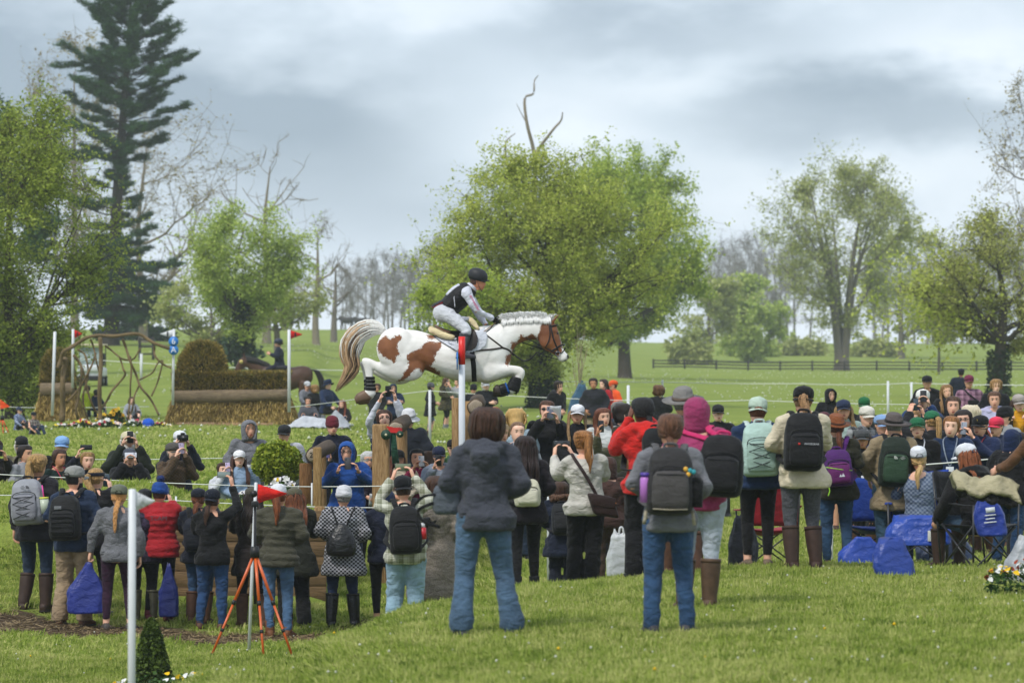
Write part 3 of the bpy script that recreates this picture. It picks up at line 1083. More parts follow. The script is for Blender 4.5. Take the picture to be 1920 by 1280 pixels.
def hat_mesh(kind,H,hc,m,m2,parent,J=None):
 mb = MB()
 def Lr(ring):
  ring = np.asarray(ring,float)*1.07
  if kind in('fedora','wide','bucket'):
   ring = ring+np.stack([0*ring[:,0],0*ring[:,0],-.24*ring[:,1]],1)
  return hc+ring@H.T
 n = 24
 t = np.arange(n)/n*2*np.pi
 def dome(levels,mat=0,back_tilt=0.0):
  rs = []
  for z,a,f,b in levels:
   c = np.cos(t)
   y = np.where(c>0,-f*c,-b*c)
   rs.append(Lr(np.stack([a*np.sin(t),y,z+back_tilt*y],1)))
  mb.rings(rs,mat)
 def brim(sgn,ln,w,z,drop=.012,mat=0,thick=.006):
  k = 9
  top,bot=[],[]
  for fr in(0,.35,.7,1.0):
   row = []
   for j in range(k):
    a = -1+2*j/(k-1)
    x = w*a*(1-.12*fr)
    y0 = -math.sqrt(max(0,1-(x/.092)**2))*.098
    y = y0-ln*fr*math.sqrt(max(0,1-abs(a)**2.6))
    zz = z-drop*fr-.020*a*a-.004
    row.append((x,sgn*y,zz))
   top.append(row)
  T = np.array(top)
  V = np.concatenate([T.reshape(-1,3),T.reshape(-1,3)-[0,0,thick]])
  F = []
  N = 4*k
  for i in range(3):
   for j in range(k-1):
    a = i*k+j
    F.append((a,a+1,a+k+1,a+k))
    F.append((N+a,N+a+k,N+a+k+1,N+a+1))
  for i in range(3):
   for j in(0,k-1):
    a = i*k+j
    F.append((a,a+k,N+a+k,N+a))
  for j in range(k-1):
   a = 3*k+j
   F.append((a,a+1,N+a+1,N+a))
  mb.add(Lr(V),F,mat)
 name = 'cap'
 if kind in('cap','backcap','visor'):
  s = 1 if kind!='backcap' else-1
  if kind=='visor':
   dome([(.028,.083,.100,.112),(.045,.083,.100,.112),(.066,.082,.097,.111)],0)
  else:
   dome([(.022,.083,.099,.108),(.05,.0845,.1,.111),(.08,.083,.097,.109),(.106,.072,.08,.092),(.124,.046,.05,.058),(.132,.014,.014,.018)],0)
   mb.ell(Lr([[0,0,.133]])[0],(.008,.008,.005),6,4,0)
   rs = [(x,s*.113*math.sqrt(max(0,1-(x/.1)**2)),.030)for x in np.linspace(-.035,.035,7)]
   mb.tube(Lr(rs),[(.004,.012)]*7,n=6,side=(0,1,0),mat=1)
   arch = [(.036*math.cos(a),s*(.1115-.018*math.sin(a)*.25),.030+.034*math.sin(a))for a in np.linspace(0,math.pi,9)]
   mb.tube(Lr(arch),.004,n=5,mat=1)
  brim(s,.070,.086,.030)
 elif kind in('beanie','pompom'):
  name = 'beanie'
  g = .012
  dome([(-.012,.082,.094,.112),(.012,.088,.103,.118),(.04,.089,.104,.119),(.044,.084,.1,.115),(.075,.084,.098,.113),(.105,.074,.082,.096),(.128,.048,.052,.062),(.138,.014,.014,.018)],0,.16)
  if kind=='pompom':
   rr = random.Random(3)
   for k in range(26):
    a,b=rr.uniform(0,6.28),rr.uniform(-1,1)
    q = math.sqrt(1-b*b)
    mb.ell(Lr([[.032*q*math.cos(a),.01+.032*q*math.sin(a),.172+.032*b]])[0],(.016,.016,.016),6,4,1)
   mb.ell(Lr([[0,.01,.172]])[0],.04,10,8,1)
 elif kind in('fedora','wide','bucket'):
  name = 'hat'
  Rm = {'fedora':.158,'wide':.182,'bucket':.15}[kind]
  cr = .128 if kind=='fedora' else.118
  rs = []
  for fr,dz in((1.0,.008),(.96,-.002),(.75,.004),(.62,.012)):
   r = Rm*fr
   c = np.cos(t)
   up = {'fedora':.012,'wide':-.004,'bucket':-.03}[kind]*fr*np.abs(np.sin(t))-(.012*(c>0)*c if kind!='bucket' else.02)
   rs.append(Lr(np.stack([r*.94*np.sin(t),-r*1.04*c,.03+dz+up],1)))
  dd = [(.034,.088,.105,.114),(.055,.086,.102,.112),(.058,.084,.1,.11),(.10,.079,.094,.104),(cr+.004,.066,.08,.09),(cr+.016,.048,.058,.068),(cr+.006,.02,.03,.035)]
  for z,a,f,b in dd:
   c = np.cos(t)
   rs.append(Lr(np.stack([a*np.sin(t),np.where(c>0,-f*c,-b*c),np.full(n,z)],1)))
  mb.rings(rs,0)
  mb2 = [Lr(np.stack([(a+.003)*np.sin(t),np.where(np.cos(t)>0,-(f+.003)*np.cos(t),-(b+.003)*np.cos(t)),np.full(n,z)],1))for z,a,f,b in((.040,.0875,.104,.1135),(.058,.0865,.1025,.1125),(.068,.0835,.0985,.1090))]
  mb.rings(mb2,1)
 elif kind=='helmet':
  name = 'helmet'
  dome([(-.005,.088,.092,.112),(.03,.098,.114,.124),(.07,.099,.114,.125),(.105,.088,.100,.112),(.132,.062,.07,.08),(.146,.022,.024,.03)],0,.10)
  brim(1,.045,.092,.034,.010,0)
  for sx in(-1,1):
   mb.tube(Lr([[sx*.086,.01,.0],[sx*.076,-.02,-.06],[sx*.04,-.06,-.115],[0,-.075,-.13]]),[(.002,.009)]*4,n=6,side=(0,1,0),mat=0)
 o = mb.build(name,[m,m2],parent)
 return o
def hood_up(J,H,hc,m,parent,loose=1.0):
 """a raised hood: thick shell round the head, open at the face"""
 n = 28
 t = np.arange(n)/n*2*np.pi
 td = np.where(t>np.pi,t-2*np.pi,t)
 outer,inner=[],[]
 rows = [(-.165,.105,.085,.118),(-.12,.095,.098,.122),(-.07,.098,.104,.128),(-.016,.101,.108,.134),(.03,.101,.112,.138),(.065,.097,.112,.135),(.098,.084,.098,.118),(.126,.058,.066,.082),(.14,.02,.022,.03)]
 for z,a,f,b in rows:
  c = np.cos(t)
  open_w = np.interp(z,(-.12,-.06,.0,.05,.082,.1),(.42,.7,.86,.74,.35,0))
  k = np.clip((open_w-np.abs(td))/.12,0,1)
  if z>.1:
   k = k*0
  for lst,g in((outer,0.0),(inner,-.014)):
   aa,ff,bb=(a+g)*loose,(f+g)*loose,(b+g)*loose
   x = aa*np.sin(t)*(1-.35*k)
   y = np.where(c>0,-ff*c,-bb*c)*(1-.62*k)
   lst.append(np.stack([x,y,np.full(n,z+(g if z>.1 else 0)+(-.012*(c<0)*z*0))],1))
 mb = MB()
 mb.rings([hc+r@H.T for r in outer])
 rim = []
 for z,w in((-.14,.035),(-.10,.054),(-.06,.068),(.0,.078),(.05,.07),(.085,.045),(.10,.0)):
  rim.append((w,z))
 pts = [(-w,-.092-.012*(z>0),z)for w,z in rim]+[(w,-.092-.012*(z>0),z)for w,z in rim[::-1]][1:]
 mb.tube(catmull([hc+H@np.array(p)for p in pts],3),.013,n=7)
 o = mb.build("hood",m,parent)
 return o
def glasses_mesh(H,hc,dark,parent):
 mb = MB()
 def L(p):
  return hc+H@np.asarray(p,float)
 for sx in(-1,1):
  if dark:
   mb.ell(L((sx*.032,-.094,.012)),(.024,.006,.018),10,6,0,H)
  else:
   a = np.linspace(0,2*np.pi,13)
   mb.tube([L((sx*.032+.022*math.cos(q),-.094,.012+.016*math.sin(q)))for q in a],.0024,n=4)
  mb.tube([L((sx*.054,-.090,.016)),L((sx*.079,-.04,.016)),L((sx*.08,.01,.012))],.0026,n=4)
 mb.tube([L((-.010,-.098,.016)),L((.010,-.098,.016))],.003,n=4)
 return mb.build("sunglasses" if dark else "glasses",paint('15161a',.15,.6),parent)
PEOPLE = []
RND = random.Random(11)
WARN = []
ITEMS = []
def person(label,u,vt,D,f=0,hair=('short','brownhair'),hat=None,top=('jacket','black'),bot=('trousers','black'),shoe=('shoe','darkbrown'),arm='down',leg='stand',lean=0.04,hy=0,hp=0,skin='fairskin',fem=True,bulk=1.0,hood=None,glasses=None,gloves=None,stance=None,beard=None,hands=None,Hmin=1.5,Hmax=1.88,group=None,twist=0,vest=None,extra=None,loc=None,S=None,J=None,root_rot=None,hroll=0,dz=0.0,hemtop=True):
 rnd = random.Random(hash_str(label))
 kind = top[0]
 if bulk==1.0:
  bulk = rnd.uniform(.93,1.08)
 lod = 0 if D<46 else(1 if D<62 else 2)
 if isinstance(arm,str):
  arm = (arm,arm)
 if J is None:
  J = make_joints(arm,leg,lean,stance if stance else rnd.uniform(.085,.13),rnd,twist=R(twist))
 J['lod']=lod
 hs = np.diag([rnd.uniform(.90,.99),rnd.uniform(.97,1.04),rnd.uniform(.94,1.03)])
 H,hc=head_frame(J,R(hy+rnd.uniform(-9,9)),R(hp+rnd.uniform(-4,4)),R(hroll+rnd.uniform(-5,5)))
 H = H@hs
 topz = (hc+H@np.array([0,0,.114]))[2]+{None:.012,'cap':.02,'backcap':.02,'visor':.012,'beanie':.026,'pompom':.09,'fedora':.035,'wide':.03,'bucket':.03,'helmet':.032}[hat[0]if hat else None]+(.028 if hood else 0)
 if S is None:
  best = None
  for k in range(41):
   DD_ = D*(1+.0075*((k+1)//2)*(1 if k%2 else-1))
   zt = CZ-(vt-640)/FPX*DD_
   Hn = (zt-gz((u-960)/FPX*DD_,DD_))/topz*1.70
   if best is None or abs(Hn-np.clip(Hn,Hmin,Hmax))<best[0]-1e-6:
    best = (abs(Hn-np.clip(Hn,Hmin,Hmax)),DD_,Hn)
  if abs(best[1]/D-1)>.05:
   WARN.append(('MOVED',label[:30],u,D,round(best[1],1),round(best[2],2)))
  _,D,Hn=best
  if best[0]>.03:
   WARN.append((label[:40],u,round(D,1),round(Hn,2)))
  S = float(np.clip(Hn,Hmin-.06,Hmax+.06))/1.70
  loc = G(u,D)
  loc[2]-=.01
 if hands is None:
  hands = tuple('hold' if(isinstance(a,str)and a in('phone','face','high','vhigh','side'))else 'grip' if a in('bag','strap','knee')else 'relax' for a in arm)
 hc_col = hair[1]
 if skin=='fairskin':
  skin = rnd.choice(('fairskin','dcae94','e6bfa8','d6a68a','e0b49a'))
 body = body_mesh(J,H,hc,skin,hc_col if hc_col else 'brownhair',lod,gloves=gloves,hands=hands)
 body.location=loc
 wx = 1.11 if leg in('stand','step')else 1.04
 body.scale=(S*wx,S*1.06,S)
 body.rotation_euler=(0,0,R(f))
 tag(body,"person "+label,"person",group)
 vox = (.0135,.021,.034)[lod]/S
 mt = fabric(*top[1:])
 mb = garment_top(J,kind,lod,bulk,fem)
 if kind in('hoodie',)and not hood:
  add_hood_down(mb,J)
 if kind=='vest' and vest:
  sl = garment_top(J,'shirt',lod,bulk,fem)
  cloth_mods(sl.build("shirt",fabric(vest),body),vox,3,.012,.09)
 nm = {'sweat':'sweater','longcoat':'coat','puffer':'puffer_jacket','tee':'shirt'}.get(kind,kind)
 cloth_mods(mb.build(nm,mt,body),vox,2 if kind=='puffer' else 4,.008 if kind=='puffer' else(.013 if kind in('sweat','hoodie','fleece')else.016)if lod<2 else.009,.10 if lod else.085)
 mbb = garment_bottom(J,bot[0],lod,bulk,shoe[0]in('boot','rubber'))
 cloth_mods(mbb.build(bot[0]if bot[0]not in('skinny','flare','baggy','sweats')else('jeans' if bot[0]!='sweats' else 'sweatpants'),fabric(*bot[1:]),body),vox,4,.012 if bot[0]!='leggings' else.003,.07)
 for i in(0,1):
  shoe_mesh(J,i,shoe[0],body,[paint(shoe[1],.6 if shoe[0]!='rubber' else.25,.3,.3,14),paint('2a2622',.8)])
 m_h = [hair_mat(hc_col),paint('2a2a30',.7)]if hc_col else None
 if m_h and not(hood and hair[0]in('short','bun','crop')):
  hair_mesh(hair[0],J,H,hc,m_h,body,rnd,bool(hat)or bool(hood))
 if beard:
  beard_mesh(H,hc,hair_mat(beard),body)
 if hat:
  hat_mesh(hat[0],H,hc,fabric(hat[1])if hat[0]!='helmet' else paint(hat[1],.45,.4),fabric(hat[2])if len(hat)>2 else fabric('offblack'),body)
 if hood:
  hood_up(J,H,hc,fabric(*hood)if isinstance(hood,(tuple,list))else fabric(hood),body)
 if glasses:
  glasses_mesh(H,hc,glasses=='dark',body)
 info = dict(o=body,J=J,H=H,hc=hc,S=S,D=D,f=f,label=label,lod=lod,bulk=bulk,kind=kind,u=u)
 PEOPLE.append(info)
 return info
def hash_str(s):
 h = 0
 for ch in s:
  h = (h*131+ord(ch))%1000003
 return h
def to_world(p,pt):
 M = Matrix.LocRotScale(p['o'].location,p['o'].rotation_euler,p['o'].scale)
 return np.array(M@Vector(pt))
def place_like(o,p):
 o.location=p['o'].location
 o.rotation_euler=p['o'].rotation_euler
 o.scale=p['o'].scale
# -------- things people carry
def phone(p,side='both',land=False,color='17181c',screen='3a4a55',label=None,big=1.0):
 """a phone in the hand(s) of p; screen towards the holder"""
 J = p['J']
 w,h=(.074*big,.152*big)
 if side=='both':
  a = J['wr'][0]+J['hd'][0][1]*.10
  b = J['wr'][1]+J['hd'][1][1]*.10
  c = (a+b)/2+np.array([0,-.012,.02])
  if land:
   w,h=max(h,.15),w
 else:
  i = 0 if side=='r' else 1
  wr,d,pn=J['hd'][i]
  c = wr+d*.11+pn*.030
  if land:
   w,h=h,w
   c = c+np.array([-.05 if i==1 else.05,0,.02])
 mb = MB()
 mb.rbox((0,0,0),(w,.010,h),.012 if False else.0045,0,k=2)
 o = mb.build("phone",paint(color,.3,.5))
 sc_ = MB()
 sc_.rbox((0,.0056,0),(w*.92,.002,h*.94),.0008,0,k=1)
 sc_.build("screen",paint(screen,.1,.6),o)
 ln = MB()
 for q in(-1,1):
  ln.ell((w*.28*(1 if land else-1),-.0052,h*.36-(.012 if q>0 else-.004)),(.006,.0025,.006),8,5)
 ln.build("camera_lens",paint('0c0c10',.1,.6),o)
 pitch = rotm((1,0,0),R(RND.uniform(-14,4)))
 M = Matrix.LocRotScale(p['o'].location,p['o'].rotation_euler,p['o'].scale)@Matrix.Translation(Vector(c))@Matrix(pitch.tolist()).to_4x4()
 o.matrix_world=M
 tag(o,label,"phone","phones held up by the spectators")
 return o
def held_camera(p,label):
 J = p['J']
 c = (J['wr'][0]+J['wr'][1])/2+(J['hd'][0][1]+J['hd'][1][1])*.05+np.array([0,-.02,.0])
 mb = MB()
 mb.rbox((0,0,0),(.135,.06,.09),.014,k=3)
 mb.rbox((0,0,.055),(.05,.05,.035),.01,k=2)
 o = mb.build("camera",paint('141416',.5,.4))
 l = MB()
 l.tube([(0,-.02,0),(0,-.10,0),(0,-.105,0),(0,-.15,0)],[.035,.035,.04,.041],n=16)
 ob = l.build("camera_lens",paint('101014',.35,.5),o)
 o.matrix_world=Matrix.LocRotScale(p['o'].location,p['o'].rotation_euler,p['o'].scale)@Matrix.Translation(Vector(c))
 tag(o,label,"camera")
 return o
def paper(p,label,side='r',size=(.15,.21),tilt=30,off=(0,0,0)):
 wr,d,pn=p['J']['hd'][0 if side=='r' else 1]
 c = wr+d*.12+np.array(off)
 V,F=[],[]
 nx,ny=5,6
 for j in range(ny):
  for i in range(nx):
   x,y=(i/(nx-1)-.5)*size[0],(j/(ny-1)-.5)*size[1]
   V.append((x,.012*math.sin(i*1.2+j*.5),y))
 for j in range(ny-1):
  for i in range(nx-1):
   a = j*nx+i
   F.append((a,a+1,a+nx+1,a+nx))
 mb = MB()
 mb.add(V,F)
 o = mb.build("paper",paint('cfd2d8',.7,.2,.06))
 sol = o.modifiers.new("thick",'SOLIDIFY')
 sol.thickness=.002
 o.matrix_world=Matrix.LocRotScale(p['o'].location,p['o'].rotation_euler,p['o'].scale)@Matrix.Translation(Vector(c))@Matrix.Rotation(R(tilt),4,'X')
 tag(o,label,"paper")
 return o
def text_mesh(name,txt,size,m,parent=None,M=None,depth=.0015,align='CENTER'):
 cu = bpy.data.curves.new(name,'FONT')
 cu.body=txt
 cu.size=size
 cu.align_x=align
 cu.align_y='CENTER'
 cu.extrude=depth
 tmp = bpy.data.objects.new(name,cu)
 me = bpy.data.meshes.new_from_object(tmp)
 bpy.data.objects.remove(tmp)
 me.materials.clear()
 me.materials.append(m)
 o = obj(name,me,parent)
 if M is not None:
  o.matrix_local=M
 return o
def backpack(p,label,c1,c2=None,h=.46,w=.30,d=.17,style='plain',dx=0.0,zc=1.19,strapc=None,low=0.0,roll=0.0,extras=True):
 """a rucksack on p's back: bag, front pocket, top handle, two shoulder straps and what else it shows"""
 J = p['J']
 T,Rl=J['T'],J['Rl']
 S = p['S']
 off = {'puffer':.155,'coat':.147,'jacket':.142,'hoodie':.148,'sweat':.14}.get(p['kind'],.135)
 c2 = c2 or c1
 base = T((dx,off+d/2-.01,zc))
 Rb = Rl@rotm((0,1,0),roll)
 def B(x,y,z):
  return base+Rb@np.array([x,y,z])
 mb = MB()
 n = 24
 ang = np.arange(n)/n*2*np.pi
 rs = []
 for f,k,dk in((-.5,.62,.55),(-.485,.84,.8),(-.44,.97,.98),(-.3,1.0,1.06),(-.05,1.0,1.0),(.2,.96,.88),(.36,.88,.72),(.45,.72,.56),(.49,.48,.36),(.5,.2,.2)):
  cx,sy=np.cos(ang),np.sin(ang)
  ex = .55
  x = w/2*k*np.sign(cx)*np.abs(cx)**ex
  y = d/2*dk*np.sign(sy)*np.abs(sy)**ex
  y = y-(d/2)*(1-dk)*.5
  rs.append(np.array([B(a,b,f*h)for a,b in zip(x,y)]))
 mb.rings(rs)
 o = mb.build("backpack",fabric(c1,'plain',None,.7))
 place_like(o,p)
 sub = o.modifiers.new("sub",'SUBSURF')
 sub.levels=sub.render_levels=1
 dm = cloth_disp(o,.02,.07)
 tag(o,label,"backpack")
 pk = MB()
 rs = []
 for f,k,dk in((-.5,.7,.5),(-.46,.92,.85),(-.3,1,1.1),(.1,1,1),(.38,.93,.7),(.47,.75,.4),(.5,.4,.2)):
  cx,sy=np.cos(ang),np.sin(ang)
  x = w*.39*k*np.sign(cx)*np.abs(cx)**.6
  y = .035*dk*np.sign(sy)*np.abs(sy)**.7+d*.52
  rs.append(np.array([B(a,b,f*h*.56-h*.13)for a,b in zip(x,y)]))
 pk.rings(rs)
 pko = pk.build("front_pocket",fabric(c2,'plain',None,.7),o)
 cloth_disp(pko,.014,.06)
 z = MB()
 z.tube(catmull([B(-w*.36,d*.42,h*.0),B(-w*.33,d*.46,h*.17),B(0,d*.47,h*.22),B(w*.33,d*.46,h*.17),B(w*.36,d*.42,h*.0)],4),.0045,n=5)
 z.tube([B(-w*.3,d*.66,h*.10),B(w*.3,d*.66,h*.10)],.0035,n=5)
 z.build("zip",paint('101012',.6),o)
 hd = MB()
 hd.tube(catmull([B(-.045,-d*.22,h*.47),B(-.035,-d*.18,h*.545),B(.035,-d*.18,h*.545),B(.045,-d*.22,h*.47)],4),[(.011,.006)]*13,n=6)
 hd.build("handle",fabric(strapc or 'offblack'),o)
 b2 = p['bulk']
 for sx in(-1,1):
  st = MB()
  pts = [B(sx*.065,-d*.44,h*.40),T((sx*.092,.085,1.435)),T((sx*.105,.0,1.475)),T((sx*.115,-.10,1.40)),T((sx*.125,-.158,1.27)),T((sx*.165,-.12,1.10)),T((sx*.19,-.0,1.04)),B(sx*w*.42,-d*.45,-h*.38)]
  pts = np.array(pts)
  pts[1:5,0]*=1+.0
  cpts = catmull(pts,4)
  if b2>1:
   cpts = cpts
  st.tube(cpts,[(.026,.009)]*len(cpts),n=8,side=(1,0,0))
  st.build("strap",fabric(strapc or 'offblack'),o)
 if style=='cords':
  cd = MB()
  y = d*.72
  zs = np.linspace(h*.12,-h*.36,4)
  for a in range(3):
   cd.tube([B(-w*.34,d*.62,zs[a]),B(0,y+.015,(zs[a]+zs[a+1])/2),B(w*.34,d*.62,zs[a+1])],.0036,n=5)
   cd.tube([B(w*.34,d*.62,zs[a]),B(0,y+.015,(zs[a]+zs[a+1])/2),B(-w*.34,d*.62,zs[a+1])],.0036,n=5)
  cd.build("elastic_cord",paint('17181b',.7),o)
 if style=='molle':
  ml = MB()
  for k in range(4):
   ml.rbox(B(0,d*.70,h*(.02-.11*k)),(w*.7,.008,.022),.003,0,Rb)
  ml.build("webbing",fabric('black'),o)
  lab = MB()
  lab.rbox(B(w*.12,d*.6,h*.23),(.07,.006,.035),.003,0,Rb)
  lab.build("patch",fabric('grey'),o)
 if style in('bottles','hiker'):
  bt = MB()
  bt.tube([B(w*.52,d*.1,-h*.32),B(w*.52,d*.1,.02*h),B(w*.52,d*.1,.06*h)],[.036,.036,.03],n=12)
  bt.build("bottle",paint('b06fc0',.35,.5),o)
  bt = MB()
  bt.tube([B(w*.52,d*.1,.06*h),B(w*.52,d*.1,.12*h)],[.037,.036],n=12)
  bt.build("bottle_cap",paint('4a3590',.4),o)
  b3 = MB()
  b3.tube([B(-w*.54,d*.1,-h*.38),B(-w*.54,d*.1,.0),B(-w*.52,d*.1,.06*h)],[.05,.052,.04],n=10)
  b3.build("side_pocket",fabric('black'),o)
  hb = MB()
  hb.tube([B(-w*.36,d*.60,-h*.41),B(0,d*.70,-h*.42),B(w*.36,d*.60,-h*.41)],[(.011,.005)]*3,n=6)
  for sx in(-1,1):
   hb.tube([B(sx*w*.48,0,-h*.42),B(sx*w*.53,.0,-h*.64)],[(.012,.005)]*2,n=6)
  hb.build("webbing",fabric('stone'),o)
  kc = MB()
  for k,(x,zz)in enumerate(((0,0),(.03,.01),(-.025,-.01),(.012,-.03))):
   kc.ell(B(-w*.40+x,d*.5,h*.16+zz),(.018,.012,.02),7,5,k%2)
  kc.build("charm",[paint('2a8f9a',.5),paint('d9a53a',.5)],o)
 p['pack']=o
 p['B']=B
 p['Rb']=Rb
 return o
def cloth_disp(o,s,size):
 k = round(size,3)
 if k not in TEX:
  tx = bpy.data.textures.new("folds",'CLOUDS')
  tx.noise_scale=size
  tx.noise_depth=2
  TEX[k]=tx
 d = o.modifiers.new("folds",'DISPLACE')
 d.texture=TEX[k]
 d.texture_coords='LOCAL'
 d.strength=s
 d.mid_level=.5
 return d
def soft_bag(loc,label,name,c,size=(.30,.16,.36),f=0,pinch=.6,text=None,top_z=None,handles=True,cat='bag',group=None,lean=0):
 """a crumpled carrier bag; loc is the middle of its base"""
 mb = MB()
 n = 28
 a = np.arange(n)/n*2*np.pi
 rr = random.Random(hash_str(label))
 ph = [rr.uniform(0,6.28)for _ in range(6)]
 rs = []
 sx,sy,sz=size
 n = 44
 a = np.arange(n)/n*2*np.pi
 for fz in np.linspace(0,1,22):
  k = (1.0 if fz<.45 else 1.0-(1-pinch)*((fz-.45)/.55)**1.2)*(.94+.06*math.sin(fz*3.0+.3))
  if fz==0:
   k*=.92
  fold = np.abs(np.sin(2.5*a+ph[0]+fz*2.2))*.6+np.abs(np.sin(4.5*a+ph[1]-fz*3.1))*.5+np.abs(np.sin(8.5*a+ph[2]+fz*5))*.3
  cr = 1+.16*(fold-.75)*(.5+.7*fz)
  x = sx/2*k*np.sign(np.cos(a))*np.abs(np.cos(a))**.45*cr
  y = sy/2*np.sign(np.sin(a))*np.abs(np.sin(a))**.7*cr*(1.12-.75*fz)
  z = np.full(n,fz*sz)+.035*(np.sin(2*a+ph[3])+.6*np.abs(np.sin(5*a+ph[4])))*max(0,fz-.7)/.3+(.012*np.sin(3*a+ph[5])*(.1<fz<.9))
  rs.append(np.stack([x+lean*fz*sz,y,z],1))
 mb.rings(rs)
 o = mb.build(name,fabric(c,'shiny',None,.38))
 o.location=loc
 o.rotation_euler=(0,0,R(f))
 cloth_disp(o,.025,.06)
 if handles:
  for s in(-1,1):
   hm = MB()
   hm.tube(catmull([(-sx*.17*pinch+lean*sz,s*sy*.12,sz*.96),(-sx*.09*pinch+lean*sz,s*sy*.10,sz*1.11),(sx*.09*pinch+lean*sz,s*sy*.10,sz*1.11),(sx*.17*pinch+lean*sz,s*sy*.12,sz*.96)],4),[(.010,.004)]*13,n=6)
   hm.build("handle",fabric(c,'shiny',None,.38),o)
 tag(o,label,cat,group)
 return o
# -------- trees
def tubes_np(segs,n=5):
 """segs: list of (points (k,3), radii (k,)) -> vertices, quads"""
 Vs,Qs,off=[],[],0
 ang = np.arange(n)/n*2*np.pi
 ca,sa=np.cos(ang)[None,:,None],np.sin(ang)[None,:,None]
 for P_,r in segs:
  P_ = np.asarray(P_,float)
  k = len(P_)
  if k<2:
   continue
  T = np.gradient(P_,axis=0)
  T/=np.linalg.norm(T,axis=1)[:,None]+1e-9
  ref = np.where(np.abs(T[:,2:3])>.9,np.array([[1.0,0,0]]),np.array([[0,0,1.0]]))
  x = np.cross(T,ref)
  x/=np.linalg.norm(x,axis=1)[:,None]+1e-9
  y = np.cross(T,x)
  r = np.asarray(r,float)[:,None,None]
  V = P_[:,None,:]+r*(ca*x[:,None,:]+sa*y[:,None,:])
  Vs.append(V.reshape(-1,3))
  i = np.arange(k-1)[:,None]*n
  j = np.arange(n)[None,:]
  j2 = (j+1)%n
  Qs.append((np.stack([i+j,i+j2,i+n+j2,i+n+j],-1)+off).reshape(-1,4))
  off+=k*n
 return np.concatenate(Vs),np.concatenate(Qs)
def curve(a,b,sag,rng,m=7,wob=.06):
 """a bowed, slightly crooked line from a to b"""
 a,b=np.asarray(a,float),np.asarray(b,float)
 t = np.linspace(0,1,m)[:,None]
 L = np.linalg.norm(b-a)
 mid = (a+b)/2+np.array([0,0,sag*L])+rng.normal(0,wob,3)*L
 p = (1-t)**2*a+2*t*(1-t)*mid+t**2*b
 p[1:-1]+=rng.normal(0,.012,(m-2,3))*L
 return p
def leaves_np(anchors,rng,per,spread,size,dirs=None,up=.4,stretch=1.6):
 """leaf-sized bent quads scattered round anchor points"""
 A = np.repeat(anchors,per,axis=0)
 n = len(A)
 c = A+np.clip(rng.normal(0,1,(n,3)),-1.6,1.6)*spread*.62
 nrm = rng.normal(0,1,(n,3))
 nrm[:,2]=np.abs(nrm[:,2])+up
 nrm/=np.linalg.norm(nrm,axis=1)[:,None]
 t = rng.normal(0,1,(n,3))
 t-=nrm*(t*nrm).sum(1)[:,None]
 t/=np.linalg.norm(t,axis=1)[:,None]+1e-9
 b = np.cross(nrm,t)
 s = size*rng.uniform(.6,1.35,(n,1))
 V = np.stack([c-t*s*stretch*.5,c+b*s*.5+nrm*s*.12,c+t*s*stretch*.5,c-b*s*.5+nrm*s*.12],1).reshape(-1,3)
 Q = np.arange(n*4).reshape(-1,4)
 return V,Q
BARK = wood_mat("bark",'5a5148','2f2a25',2,14)
BARK_GREY = wood_mat("bark_grey",'857c72','57504a',2,14)
BARK_PALE = wood_mat("bark_pale",'9a8f7c','6a6154',2,14)
